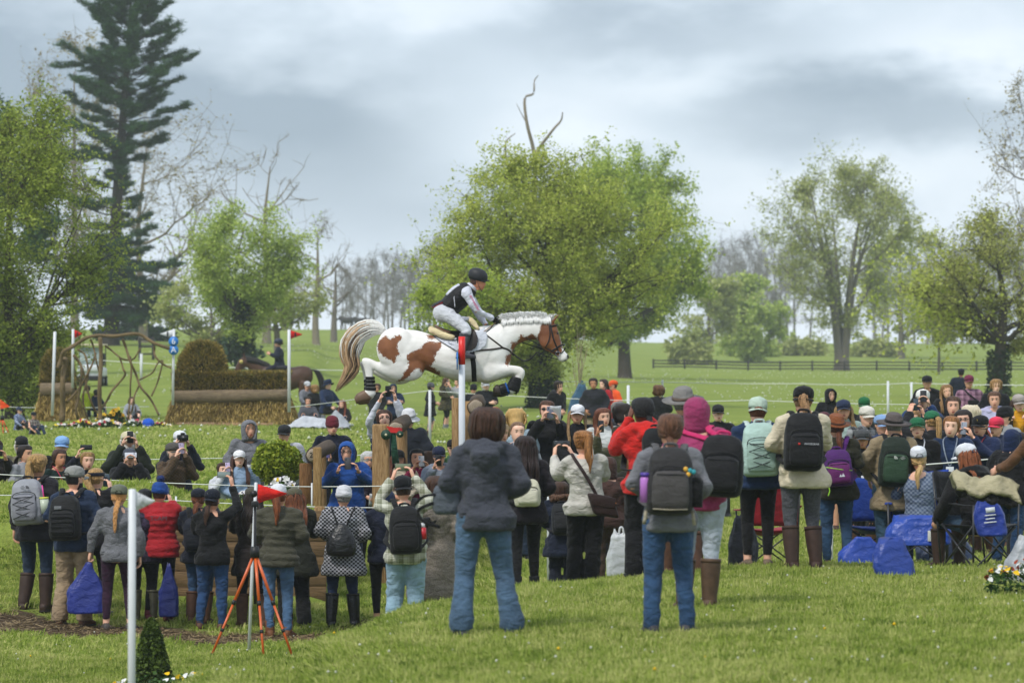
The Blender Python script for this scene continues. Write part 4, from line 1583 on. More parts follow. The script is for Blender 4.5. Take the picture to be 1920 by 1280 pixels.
def crown_tree(name,label,u,D,vtop,width,cz_frac,leaf,bark,seed,nlimb=11,nsub=9,ntwig=9,per=14,lsize=.10,spread=.16,base_v=None,crown_bottom=.18,lean=0.0,multi=1,shape=1.0,trunk_r=.26,density_shell=.55,upsweep=.12,twig_r=.010,top_pow=.5,droop=0.0,cat="tree",group=None,holes=0.03):
 """broadleaf tree: trunk and limbs that reach for points spread unevenly through an ovoid crown; leaves on the twigs"""
 rng = np.random.default_rng(seed)
 b = G(u,D)
 Ht = CZ-(vtop-640)/FPX*D-b[2]
 W = width/FPX*D/2
 root = empty(name,b)
 tag(root,label,cat,group)
 zb,zt=Ht*crown_bottom,Ht
 zc,hz=(zb+zt)/2,(zt-zb)/2
 def inside(m,lo=.25):
  v = rng.normal(0,1,(m,3))
  v/=np.linalg.norm(v,axis=1)[:,None]
  r = rng.uniform(lo,1,m)**density_shell
  ph = np.arctan2(v[:,1],v[:,0])
  wob = 1+.13*np.sin(3*ph+seed)+.10*np.sin(5*ph+2*seed+4*v[:,2])+.07*np.sin(9*v[:,2]+3*ph)
  p = v*(r*wob)[:,None]
  z = p[:,2]
  fat = np.where(z<0,(1-np.abs(z)**1.6*(1-shape*.55)),1.0)
  return np.stack([p[:,0]*W*fat+lean*W*z,p[:,1]*W*.85*fat,zc+z*hz],1)
 segs = []
 anchors = []
 fork = Ht*(crown_bottom+.06)
 tops = []
 if multi==1:
  tp = np.array([lean*W*.3+rng.normal(0,.1),rng.normal(0,.1),zc+hz*.55])
  tr = catmull(np.array([[0,0,-.3],[rng.normal(0,.05),0,fork*.6],[rng.normal(0,.15),rng.normal(0,.15),fork+(tp[2]-fork)*.4],tp]),6)
  rad = np.interp(np.linspace(0,1,len(tr)),[0,.06,.4,1],[trunk_r*1.5,trunk_r*1.05,trunk_r*.75,trunk_r*.12])
  segs.append((tr,rad))
  trunks = [(tr,rad)]
 else:
  trunks = []
  for k in range(multi):
   a = 2*np.pi*k/multi+rng.uniform(-.3,.3)
   tp = np.array([math.cos(a)*W*.42,math.sin(a)*W*.3,zc+hz*rng.uniform(.25,.7)])
   tr = catmull(np.array([[math.cos(a)*trunk_r*.4,math.sin(a)*trunk_r*.4,-.3],[math.cos(a)*trunk_r*.7,math.sin(a)*trunk_r*.6,Ht*.12],[tp[0]*.45,tp[1]*.45,zc*.75],tp]),6)
   rad = np.interp(np.linspace(0,1,len(tr)),[0,.1,.4,1],[trunk_r*1.0,trunk_r*.7,trunk_r*.45,trunk_r*.08])
   segs.append((tr,rad))
   trunks.append((tr,rad))
 lim = inside(nlimb*3,.5)
 chosen = [lim[0]]
 for _ in range(nlimb-1):
  d = np.min([np.linalg.norm((lim-c)/[W,W,hz],axis=1)for c in chosen],axis=0)
  chosen.append(lim[np.argmax(d)])
 for c in chosen:
  tr,rad=trunks[int(np.argmin([np.linalg.norm(t_[0][-1]-c)for t_ in trunks]))]
  want = max(fork*.85,c[2]-np.hypot(c[0],c[1])*rng.uniform(.55,.95))
  k = int(np.argmin(np.abs(tr[:,2]-want)))
  k = max(2,min(k,len(tr)-2))
  p = curve(tr[k],c,-upsweep if droop==0 else droop,rng,9,.05)
  r0 = min(rad[k]*.62,trunk_r*.45)
  r = np.linspace(r0,r0*.22,9)
  segs.append((p,r))
  for _ in range(nsub):
   off = rng.normal(0,.40,3)*np.array([W,W*.85,hz])*.62
   q = c*.85+p[5]*.15+off
   rel = (q-[lean*W*(q[2]-zc)/hz,0,zc])/[W,W*.85,hz]
   m = np.linalg.norm(rel)
   lim_ = 1.0+.10*math.sin(4*math.atan2(rel[1],rel[0])+seed)
   if m>lim_:
    q = np.array([0,0,zc])+(q-[0,0,zc])*(lim_/m)
   if rng.random()<holes:
    continue
   i = int(np.clip(3+5*rng.random(),2,8))
   s = curve(p[i],q,-.06 if droop==0 else droop*.5,rng,6,.07)
   rs = np.linspace(max(r[i]*.55,twig_r),twig_r*.9,6)
   segs.append((s,rs))
   L = np.linalg.norm(q-p[i])
   for _ in range(ntwig):
    j = int(rng.integers(2,6))
    tip = s[j]+rng.normal(0,1,3)*(.18*L+.20)*np.array([1,1,.8])+[0,0,.12-droop*.6]
    w = curve(s[j],tip,0,rng,4,.08)
    segs.append((w,np.linspace(twig_r*.8,twig_r*.35,4)))
    anchors.append(w[1:])
 big = [s for s in segs if s[1][0]>twig_r*2.6]
 small = [s for s in segs if s[1][0]<=twig_r*2.6]
 V,Q=tubes_np(big,8)
 np_mesh("trunk",V,Q,bark,root,True)
 V,Q=tubes_np(small,3)
 np_mesh("twigs",V,Q,bark,root,True)
 if per and leaf is not None:
  A = np.concatenate(anchors)
  rng.shuffle(A)
  V,Q=leaves_np(A,rng,per,spread,lsize)
  o = np_mesh("crown",V,Q,leaf,root)
  o['kind']='stuff'
 return root
def bare_tree(name,label,u,D,vtop,width,seed,bark=None,trunk_r=.22,levels=4,group=None,base=None,leafm=None,per=0,lsize=.1,spread0=.9,first=.25,twig=.012,n0=7):
 """leafless tree: repeated forking into ever finer twigs"""
 rng = np.random.default_rng(seed)
 b = G(u,D)if base is None else np.array(base)
 Ht = CZ-(vtop-640)/FPX*D-b[2]
 W = width/FPX*D/2
 root = empty(name,b)
 tag(root,label,"tree",group)
 segs,tips=[],[]
 def grow(p,d,L,r,lev):
  m = 6
  pts = [p]
  dd = d.copy()
  for i in range(m):
   dd = unit(dd+rng.normal(0,.13,3)+np.array([0,0,.05]))
   pts.append(pts[-1]+dd*L/m)
  pts = np.array(pts)
  rr_ = np.linspace(r,r*(.45 if lev<levels else.3),m+1)
  segs.append((pts,rr_))
  if lev>=levels:
   tips.append(pts[2:])
   return
  nb = n0 if lev==0 else int(rng.integers(4,7))
  for k in range(nb):
   f = first+(1-first)*(k+rng.random())/nb if lev==0 else.25+.75*(k+rng.random())/nb
   i = min(m,int(f*m))
   fr = f*m-int(f*m)
   q = pts[i]if i>=m else pts[i]*(1-fr)+pts[i+1]*fr
   a = rng.uniform(0,2*np.pi)
   side = np.array([math.cos(a),math.sin(a),0])
   nd = unit(dd*rng.uniform(.4,.9)+side*rng.uniform(.55,1.1)*spread0+np.array([0,0,.25]))
   grow(q,nd,L*rng.uniform(.42,.68)*(1.0 if lev else(1.15-.5*f)),max(r*.5*(1-.4*f),twig),lev+1)
 grow(np.array([0,0,-.3]),np.array([0,0,1.0]),Ht*.72,trunk_r,0)
 allp = np.concatenate([s[0]for s in segs])
 kz = Ht/max(allp[:,2].max(),1e-6)
 kx = W/max(np.percentile(np.abs(allp[:,0]),99),1e-6)
 S = np.array([kx,kx,kz])
 segs = [(s[0]*S,s[1])for s in segs]
 V,Q=tubes_np([s for s in segs if s[1][0]>twig*1.8],7)
 np_mesh("trunk",V,Q,bark or BARK_GREY,root,True)
 V,Q=tubes_np([s for s in segs if s[1][0]<=twig*1.8],3)
 np_mesh("twigs",V,Q,bark or BARK_GREY,root,True)
 if per:
  V,Q=leaves_np(np.concatenate(tips)*S,rng,per,.22,lsize)
  o = np_mesh("crown",V,Q,leafm,root)
  o['kind']='stuff'
 return root
def pine_tree(label,u,D,vtop,seed):
 rng = np.random.default_rng(seed)
 b = G(u,D)
 Ht = CZ-(vtop-640)/FPX*D-b[2]
 root = empty("pine_tree",b)
 tag(root,label,"tree")
 px = D/FPX
 segs,tuft=[],[]
 tr = catmull(np.array([[0,0,-.4],[.25,0,Ht*.2],[.55,0,Ht*.45],[1.1,0,Ht*.75],[1.5,0,Ht]]),8)
 rad = np.interp(np.linspace(0,1,len(tr)),[0,.05,.5,1],[.85,.62,.40,.05])
 segs.append((tr,rad))
 prof_h = [.07,.10,.18,.26,.31,.36,.40,.44,.50,.56,.64,.72,.79,.86,.92,.97,1.0]
 prof_l = [.6,2.6,3.7,3.6,2.4,3.6,4.6,2.2,3.4,4.6,4.4,4.8,5.2,3.6,2.4,1.5,.4]
 prof_r = [.6,3.2,5.2,4.4,3.0,1.2,1.6,2.6,1.8,4.0,3.8,4.0,4.4,3.9,3.0,1.8,.4]
 f = .085
 while f<.995:
  z = f*Ht
  c = np.array([np.interp(z,tr[:,2],tr[:,0]),np.interp(z,tr[:,2],tr[:,1]),z])
  nb = 6 if f<.29 or f>.9 else(2 if f<.51 else int(rng.integers(4,7)))
  a0 = rng.uniform(0,6.28)
  for k in range(nb):
   a = a0+2*np.pi*k/nb+rng.uniform(-.5,.5)
   ca = math.cos(a)
   w = np.interp(f,prof_h,prof_r if ca>0 else prof_l)
   L = w*rng.uniform(.42,1.22)*(.7+.3*abs(ca))
   upz = np.interp(f,[.1,.3,.6,.9,1],[-.12,.02,.24,.50,1.0])*L
   tip = c+np.array([ca*L,math.sin(a)*L,upz+rng.normal(0,.20)*L])
   p = curve(c,tip,-.12,rng,8,.05)
   r0 = max(.03,.10*(1-f)+.02)
   segs.append((p,np.linspace(r0,.012,8)))
   m = int(7+L*4.2)
   for q in range(m):
    t_ = .40+.60*(q+rng.random())/m
    i = min(6,int(t_*7))
    fr = t_*7-i
    o = p[i]*(1-fr)+p[i+1]*fr
    side = np.cross(unit(tip-c),[0,0,1])
    s = o+side*rng.normal(0,.24)*L*.62*(1.15-.6*t_)+unit(tip-c)*rng.uniform(.1,.45)+np.array([0,0,rng.normal(.10,.10)])
    segs.append((np.stack([o,(o+s)/2+[0,0,.02],s]),np.array([.016,.013,.008])))
    tuft.append(s)
    tuft.append((o+s)/2+rng.normal(0,.05,3))
  f+=rng.uniform(.010,.026)if f>.3 else rng.uniform(.010,.017)
 V,Q=tubes_np(segs,6)
 np_mesh("trunk",V,Q,wood_mat("pine_bark",'4a423d','2a2624',2,12),root,True)
 A = np.array(tuft)
 n = 30
 A = np.repeat(A,n,axis=0)
 m = len(A)
 d = rng.normal(0,1,(m,3))*np.array([1,1,.45])+np.array([0,0,.42])
 d/=np.linalg.norm(d,axis=1)[:,None]
 ln = rng.uniform(.18,.46,(m,1))
 s = np.cross(d,rng.normal(0,1,(m,3)))
 s/=np.linalg.norm(s,axis=1)[:,None]+1e-9
 A = A+rng.normal(0,.09,(m,3))*np.array([1.3,1.3,.5])
 V = np.stack([A-s*.022,A+s*.022,A+d*ln],1).reshape(-1,3)
 o = np_mesh("needles",V,np.arange(m*3).reshape(-1,3),leaf_mat("pine_needles",'18301a','466a3a',.15,.5),root)
 o['kind']='stuff'
 return root
LF_MID = leaf_mat("leaf_mid",'86982e','d0d66a',.5,.5)
LF_BRIGHT = leaf_mat("leaf_bright",'7f9a2c','c4d25e',.45,.5)
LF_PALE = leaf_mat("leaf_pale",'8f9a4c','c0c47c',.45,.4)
LF_OLIVE = leaf_mat("leaf_olive",'848640','bcc068',.4,.5)
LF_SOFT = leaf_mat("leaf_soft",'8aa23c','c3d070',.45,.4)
LF_IVY = leaf_mat("leaf_ivy",'16261a','37502d',.2,.6)
LF_BUD = leaf_mat("leaf_bud",'8a7a52','a9a070',.4,.5)
def ivy(root_loc,r,h,seed,parent,n=2600,size=.09,w=1.6):
 rng = np.random.default_rng(seed)
 z = rng.uniform(-.1,1,n)**1.0*h
 a = rng.uniform(0,2*np.pi,n)
 rr_ = r*(1+rng.uniform(.0,w,n)*(1-.5*z/h)*(.6+.4*np.sin(3*a+z*2)))
 A = np.stack([np.cos(a)*rr_,np.sin(a)*rr_,z],1)
 V,Q=leaves_np(A,rng,1,.05,size)
 o = np_mesh("ivy",V,Q,LF_IVY,parent)
 o['kind']='stuff'
pine_tree("very tall dark pine rising above everything at left",207,270,-22,3)
t1 = crown_tree("leafy_tree","large leafy tree filling the left picture edge",20,112,186,430,.5,leaf_mat("leaf_left",'6c8028','b0bc52',.42,.5),BARK,11,16,16,10,10,.060,.19,crown_bottom=.09,lean=-.05,trunk_r=.24,shape=1.1,droop=.05)
t2 = crown_tree("leafy_tree","darker green tree showing above the left edge tree",14,205,192,200,.5,leaf_mat("leaf_dark",'2c4a1e','56763a',.3,.4),BARK,12,9,9,8,10,.16,.24,crown_bottom=.35,trunk_r=.3)
t3 = crown_tree("bare_tree","wide bare tree with sparse buds right behind the pine",268,285,165,430,.5,LF_BUD,BARK_PALE,23,13,13,8,1,.13,.3,crown_bottom=.14,trunk_r=.36,twig_r=.017,shape=1.1,lean=.12)
t3b = crown_tree("bare_tree","bare tree with dead twigs left of the pine trunk",140,300,40,190,.5,LF_BUD,BARK_PALE,29,9,10,7,2,.14,.3,crown_bottom=.3,trunk_r=.34,twig_r=.017)
t4 = crown_tree("light_green_tree","light green young-leaved tree right of the pine with ivied trunk",456,190,362,240,.5,LF_SOFT,BARK,14,13,10,9,8,.095,.27,crown_bottom=.22,trunk_r=.16,shape=1.0,upsweep=.16)
ivy(None,.28,3.4,5,t4,1800,.16,1.6)
t5 = crown_tree("bare_tree","tall dead-topped bare tree behind light green tree",500,300,255,200,.5,None,BARK_PALE,31,8,4,3,0,.1,.2,crown_bottom=.35,trunk_r=.32,twig_r=.03,lean=.25)
t6 = crown_tree("pale_tree","pale budding tree between pine and light green tree",392,240,520,190,.5,LF_PALE,BARK_GREY,16,9,8,7,4,.15,.26,crown_bottom=.12,trunk_r=.2)
t6b = crown_tree("pale_tree","pale budding tree right behind the light green tree",520,250,500,180,.5,LF_PALE,BARK_GREY,17,9,8,7,4,.15,.26,crown_bottom=.25,trunk_r=.24)
t7 = crown_tree("bare_tree","grey bare tree standing alone on the hill, left of the horse tail",593,300,392,130,.5,None,BARK_PALE,37,9,8,6,0,.1,.2,crown_bottom=.25,trunk_r=.30,twig_r=.018)
t8 = crown_tree("bare_tree","smaller bare tree nearest the horse's tail on the hill",626,330,470,90,.5,None,BARK_GREY,38,8,7,5,0,.1,.2,crown_bottom=.3,trunk_r=.30,twig_r=.02)
t9 = crown_tree("leafy_tree","big round spring-green tree straight behind the rider",1018,142,292,455,.5,LF_MID,BARK,21,19,17,11,10,.072,.22,crown_bottom=.15,trunk_r=.36,shape=1.45,droop=.02,density_shell=.5)
ivy(None,.42,1.4,8,t9,2200,.09,.9)
t10 = crown_tree("leafy_tree","bright yellow-green tree behind the big round tree",1172,235,288,330,.5,LF_BRIGHT,BARK,22,16,14,10,12,.12,.34,crown_bottom=.2,trunk_r=.42,shape=1.1)
t11 = crown_tree("young_tree","bright young tree with fresh leaves beside the horse's rider",860,136,505,175,.5,LF_BRIGHT,BARK,24,9,8,7,10,.068,.17,crown_bottom=.14,trunk_r=.07)
t12 = crown_tree("vase_tree","tall vase-shaped tree with pale sparse leaves at right",1578,345,286,300,.5,LF_PALE,BARK_GREY,25,14,13,10,6,.15,.42,crown_bottom=.18,trunk_r=.62,multi=6,shape=.75,twig_r=.022)
t13 = crown_tree("leafy_tree","bronze-green spreading tree at the right edge",1872,165,402,350,.5,LF_OLIVE,BARK,26,13,12,10,5,.08,.22,crown_bottom=.26,trunk_r=.34,shape=1.0)
ivy(None,.40,2.0,9,t13,1200,.1,.6)
V,Q=leaves_np(np.random.default_rng(2).normal(0,1,(900,3))*np.array([1.5,1.2,1.2])+np.array([-2.6,0,4.2]),np.random.default_rng(3),3,.3,.12)
np_mesh("crown",V,Q,LF_MID,t13)['kind']='stuff'
t14 = crown_tree("bare_tree","thin bare treetop rising above the right edge tree",1932,260,150,200,.5,LF_BUD,BARK_GREY,41,10,11,8,1,.13,.3,crown_bottom=.3,trunk_r=.32,twig_r=.016)
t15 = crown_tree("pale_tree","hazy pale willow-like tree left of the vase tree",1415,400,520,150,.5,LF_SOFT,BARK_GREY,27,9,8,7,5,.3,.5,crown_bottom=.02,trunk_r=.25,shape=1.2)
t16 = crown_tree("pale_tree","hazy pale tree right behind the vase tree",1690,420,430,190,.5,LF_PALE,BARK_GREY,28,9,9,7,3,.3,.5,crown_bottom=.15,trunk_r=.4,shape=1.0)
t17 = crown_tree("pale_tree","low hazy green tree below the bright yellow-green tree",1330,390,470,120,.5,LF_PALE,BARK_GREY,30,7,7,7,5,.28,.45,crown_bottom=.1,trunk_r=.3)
t18 = crown_tree("young_tree","small young tree with thin trunk by the far fence",1760,300,560,70,.5,LF_OLIVE,BARK,33,6,6,6,4,.2,.3,crown_bottom=.4,trunk_r=.12)
sap = bare_tree("sapling","pale leafless sapling right of the horse's head",1086,96,590,60,43,wood_mat("straw_stem",'b3a58a','8a7c62',2,10),.022,2,spread0=.28,first=.15,twig=.007,n0=9)
snag = empty("dead_tree",G(1000,200))
tag(snag,"dead snag with bare forked top above the round tree","tree")
pxm = 200/FPX
b0 = np.array(snag.location)
segs = []
for pts,r0,r1 in(([(1006,640),(1004,480),(1003,330),(1000,280),(988,232),(984,185),(1000,176),(1002,152),(1009,142)],.15,.02),([(1001,292),(1018,268),(1040,240),(1052,226),(1055,211)],.10,.03),([(1003,420),(975,350),(955,320),(948,290),(950,265),(966,250)],.12,.02),([(985,370),(968,330),(958,310)],.10,.05),([(1003,400),(982,330),(984,298)],.09,.05),([(948,306),(930,312),(914,308)],.05,.015),([(988,232),(975,208),(968,194)],.03,.01),([(1018,268),(1022,300)],.05,.02)):
 A = catmull(np.array([P(u,v,200)-b0 for u,v in pts]),4)
 A[:,1]+=np.sin(np.arange(len(A))*.7)*.12
 segs.append((A,np.linspace(r0,r1,len(A))))
V,Q=tubes_np(segs,7)
np_mesh("trunk",V,Q,BARK_PALE,snag,True)
protos = []
for k in range(5):
 r_ = crown_tree("far_bare_tree","bare grey tree in the hazy tree line along the skyline",700,470,462,62+12*(k%3),.5,None,wood_mat("bark_far",'8f8a86','726d6a',2,8),60+k,11,9,6,0,.1,.2,crown_bottom=.10,trunk_r=.17,twig_r=.020,group="bare trees of the far tree line")
 protos.append(r_)
rng = np.random.default_rng(77)
spots = [(u,D,vt)for u,D,vt in[(648,455,505),(668,470,478),(684,480,470),(702,465,462),(720,490,455),(736,470,462),(752,485,458),(768,470,466),(786,495,470),(806,480,430),(826,500,425),(846,470,440),(1336,560,450),(1352,540,436),(1368,570,440),(1384,550,430),(1402,580,425),(1420,560,420),(1440,590,432),(1462,560,445),(1490,590,450),(1520,570,458),(1640,570,440),(1664,590,450),(1690,560,462),(1714,580,470),(1738,560,455),(1762,590,440),(1790,560,430),(1818,580,420),(1848,570,425),(1880,590,418),(1910,560,430),(1940,570,440),(640,500,500),(658,520,490),(693,510,480),(728,530,470),(760,520,475),(795,540,450),(815,520,455),(1344,590,455),(1376,600,445),(1411,590,440),(1451,600,450),(1475,600,455),(1655,600,455),(1702,590,470),(1750,600,462),(1804,600,440),(300,420,520),(320,440,500),(344,430,540),(270,450,530),(540,440,520),(560,455,510)]]
for i,(u,D,vt)in enumerate(spots):
 src = protos[i%5]
 if i<5:
  o = src
 else:
  o = src.copy()
  COL.objects.link(o)
  for ch in list(src.children):
   c = ch.copy()
   COL.objects.link(c)
   c.parent=o
 b = G(u,D)
 H0 = (640-462)/FPX*470+CZ-gz((700-960)/FPX*470,470)
 k = (CZ-(vt-640)/FPX*D-b[2])/H0
 o.location=b
 o.scale=(k*rng.uniform(.85,1.2),k,k)
 o.rotation_euler=(0,0,rng.uniform(0,6.28))
rng = np.random.default_rng(5)
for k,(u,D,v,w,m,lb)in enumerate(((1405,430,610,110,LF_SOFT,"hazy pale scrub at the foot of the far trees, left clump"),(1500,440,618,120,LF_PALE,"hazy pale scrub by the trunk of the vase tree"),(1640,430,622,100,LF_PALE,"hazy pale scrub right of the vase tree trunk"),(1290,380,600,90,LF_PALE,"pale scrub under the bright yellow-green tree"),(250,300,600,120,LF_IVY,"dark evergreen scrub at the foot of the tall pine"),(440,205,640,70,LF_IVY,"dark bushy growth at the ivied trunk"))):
 b = G(u,D)
 ht = CZ-(v-640)/FPX*D-b[2]
 W = w/FPX*D/2
 root = empty("shrub",b)
 tag(root,lb,"shrub")
 A = rng.normal(0,.42,(420,3))*np.array([W,W*.6,ht*.7])
 A[:,2]=np.abs(A[:,2])+.1
 V,Q=leaves_np(A,rng,7,.35,.34 if D>250 else.2)
 np_mesh("foliage",V,Q,m,root)['kind']='stuff'
 segs = [(curve([rng.normal(0,W*.2),0,-.1],a,0,rng,4),np.linspace(.05,.02,4))for a in A[::24]]
 V,Q=tubes_np(segs,4)
 np_mesh("stems",V,Q,BARK,root,True)
# -------- cross-country fences and flags
WOODP = wood_mat("post_wood",'b5946a','70532f',2,12)
LOGW = wood_mat("log_wood",'8c7a60','52463a',0,10)
LOGY = wood_mat("log_lengthwise",'7a6248','43362a',1,10)
PLANKM = wood_mat("plank_wood",'8a7050','5c4a34',0,8)
STICK = wood_mat("stick_wood",'8a7656','54462f',2,12)
ENDG = None
def endgrain():
 if 'endg' in MATS:
  return MATS['endg']
 t = NT("end_grain")
 v = t.coord("Object",(1,1,1))
 w = t.node("ShaderNodeTexWave",wave_type='RINGS',rings_direction='SPHERICAL',Scale=16.0,Distortion=3.0,Detail=2.0)
 t.l.new(v,w.inputs["Vector"])
 t.color(t.mix(w.outputs["Fac"],(0.24,0.19,0.14),(0.36,0.30,0.23)))
 t.set(.9,.1)
 MATS['endg']=t.m
 return t.m
def flagpole(label,u,vtop,vbase,D,r,flag=None,side=1,fw=.0,fh=.0,lean=(0,0),bar=None,color='d0d2d6',base_ground=True,bands=None):
 b = P(u,vbase,D)
 if base_ground:
  b[2]=gz(b[0],b[1])
 top = P(u+lean[0],vtop,D)
 L = top-b
 root = empty("flag_pole",b)
 tag(root,label,"flag")
 mb = MB()
 mb.tube([(0,0,-.1),L*.5,L,L+unit(L)*.006],[r,r,r,r*.6],n=12)
 mb.build("pole",paint(color,.35,.4,.06),root)
 if bands:
  for(f0,f1,c)in bands:
   mb = MB()
   mb.tube([L*f0,L*f1],[r*1.04,r*1.04],n=12)
   mb.build("band",paint(c,.35,.4,.06),root)
 if flag:
  mb = MB()
  h0 = L-unit(L)*.01
  k = 6
  V = []
  for i in range(k+1):
   f = i/k
   for s in(1,-1):
    V.append(h0+np.array([side*(r+fw*f),.012*math.sin(f*3),-fh/2+s*fh/2*(1-f*.96)]))
  F = [(2*i,2*i+1,2*i+3,2*i+2)for i in range(k)]
  mb.add(V,F)
  fo = mb.build("flag",fabric(flag),root)
  s = fo.modifiers.new("thick",'SOLIDIFY')
  s.thickness=.006
  if bar:
   mb = MB()
   c = h0+np.array([side*(r+fw*.40),-.012,-fh/2])
   mb.rbox(c,(fw*.11,.012,fh*.52),.002)
   mb.build("bar",paint(bar,.7),root)
 return root
flagpole("nearest white flag on a white pole, left foreground",246,918,1470,26,.026,'d2d4d8',1,.125,.135,lean=(2,0))
flagpole("red flag and thin pale pole beside the orange tripod",466,905,1222,39.6,.017,'d8251e',1,.30,.20,lean=(14,0))
pb = flagpole("red-topped white pole with blue disc in front of the rider",866,632,838,47.6,.040,bands=((.885,1.003,'d8231c'),),color='cdd1d8')
mb = MB()
c = P(863,676,47.6)-np.array(pb.location)
mb.tube([c+np.array([-.045,-.02,0]),c+np.array([-.030,-.02,0])],[.11,.11],n=20)
mb.build("number_disc",paint('2a76c4',.4),pb)
for k,(uu,vv,D0,D1,r,lb)in enumerate(((587,853,46.6,50.6,.095,"lowest log rail end by the white flowers"),(741,803,47.4,51.6,.10,"middle log rail with red tractor cutout at its end"),(891,762,48.2,52.6,.105,"highest log rail directly under the jumping horse"))):
 c0 = P(uu,vv,D0)
 root = empty("log_rail",c0)
 tag(root,lb,"log","log rails of the jump")
 mb = MB()
 n = 18
 a = np.arange(n)/n*2*np.pi
 rs = []
 rr = random.Random(k)
 ph = [rr.uniform(0,6.28)for _ in range(4)]
 for y in np.linspace(0,D1-D0,12):
  w = 1+.06*np.sin(2*a+ph[0]+y)+.05*np.sin(5*a+ph[1]+y*.7)
  rs.append(np.stack([r*w*np.cos(a),np.full(n,y),r*w*np.sin(a)*.92],1))
 mb.rings(rs)
 mb.build("log",wood_mat("bark_log",'6a5a4a','3a3028',1,16),root)
 e_ = MB()
 w = 1+.06*np.sin(2*a+ph[0])+.05*np.sin(5*a+ph[1])
 e_.rings([np.stack([r*.86*w*np.cos(a)*q,np.full(n,yy),r*.80*w*np.sin(a)*q],1)for q,yy in((1,0.01),(1,-.008),(.5,-.012),(.1,-.012))])
 e_.build("cut_end",endgrain(),root)
 if k==0:
  text_mesh("number","20",.09,paint('2c241c',.9),root,Matrix.Translation((.0,-.016,.0))@Matrix.Rotation(R(90),4,'X'))
def post(label,u,vtop,D,w,d=.14,lean=0.0,m=WOODP,round_=False,name="wooden_post"):
 top = P(u,vtop,D)
 b = np.array([top[0],D,gz(top[0],D)-.15])
 h = top[2]-b[2]
 mb = MB()
 if round_:
  n = 14
  a = np.arange(n)/n*2*np.pi
  rs = [np.stack([w/2*q*np.cos(a),w/2*q*np.sin(a),np.full(n,z)],1)for z,q in((0,1.05),(h*.5,1),(h-.01,.98),(h,.9))]
  mb.rings(rs)
 else:
  mb.rbox((0,0,h/2),(w,d,h),.02,k=2)
 o = mb.build(name,m)
 o.location=b
 cloth_disp(o,.012,.12)
 tag(o,label,"post")
 return o
post("tall square post carrying the middle log, red tractor cutout on it",714,795,47.0,.205,.18)
post("thick round post under the highest log, left side",856,746,48.0,.12,round_=True)
post("thick round post under the highest log, split right half",877,752,48.3,.20,round_=True)
post("pale half-round post right of the lowest log end",595,838,46.4,.10,.12,m=wood_mat("post_pale",'a98c60','77592f',2,12))
post("short brown post directly under the lowest log end",573,868,46.7,.16,.15,m=wood_mat("post_brown",'8a6541','553a22',2,12),round_=True)
for k,(u,D,v)in enumerate(((600,50.4,846),(752,51.4,806),(900,52.4,772))):
 post(("far end post of the lowest log rail","far end post of the middle log rail","far end post of the highest log rail")[k],u,v,D,.17,.16,round_=True)
root = empty("tractor_cutout",P(739,806,46.86))
root.scale=(.66,)*3
tag(root,"red and green wooden tractor cutout nailed to the log end","sign")
for nm,pts,c,dy in(("body",[(-.135,.07),(-.04,.06),(.0,.045),(.11,.05),(.12,-.045),(.05,-.05),(-.10,-.045),(-.105,.03),(-.14,.05)],'c01f1c',0),("bonnet",[(.08,.045),(.15,.035),(.15,-.04),(.08,-.045)],'9c1a22',-.012)):
 V = [(x,-.02+dy,z)for x,z in pts]+[(x,.0+dy,z)for x,z in pts]
 n = len(pts)
 mb = MB()
 mb.add(V,[tuple(range(n))]+[tuple(range(2*n-1,n-1,-1))]+[(i,(i+1)%n,n+(i+1)%n,n+i)for i in range(n)])
 mb.build(nm,paint(c,.6),root,smooth=False)
for x,z,r in((-.15,-.085,.095),(.11,-.075,.065)):
 mb = MB()
 mb.tube([(x,-.035,z),(x,-.005,z)],[r,r],n=18)
 w = mb.build("wheel",paint('173a2a',.6),root)
 mb = MB()
 mb.tube([(x,-.045,z),(x,-.034,z)],[r*.25,r*.25],n=10)
 mb.build("hub",paint('c9c2a0',.6),w)
mb = MB()
mb.tube([(-.02,.03,-.05),(.0,.05,-.35),(.03,.05,-.62)],[(.05,.03),(.06,.04),(.07,.04)],n=8)
mb.build("ribbon",fabric('1d4a36'),root)
root = empty("plank_wall",G(420,44.9))
tag(root,"low wall of weathered horizontal planks below the grass bank","wall")
rr = random.Random(9)
y0 = 44.86
x0,x1=(325-960)/FPX*y0-root.location[0],(612-960)/FPX*y0-root.location[0]
ztop = CZ-(957-640)/FPX*y0-root.location[2]
for k in range(6):
 z = ztop-.09-.178*k
 x = x0
 while x<x1-.05:
  L = min(rr.uniform(1.0,1.5),x1-x)
  mb = MB()
  mb.rbox((x+L/2,rr.uniform(-.012,.012),z+rr.uniform(-.004,.004)),(L-.005,.07,.177),.003,k=1)
  mb.build("plank",PLANKM,root)
  x+=L
mb = MB()
mb.rbox(((x0+x1)/2,.055,ztop-.55),(x1-x0-.02,.03,1.08),.005)
mb.build("backing",wood_mat("backing",'5a4834','3c3022',0,8),root)
for u in(338,470,598):
 mb = MB()
 mb.rbox(((u-960)/FPX*y0-root.location[0],.09,ztop-.58),(.12,.10,1.25),.01)
 mb.build("post",WOODP,root)
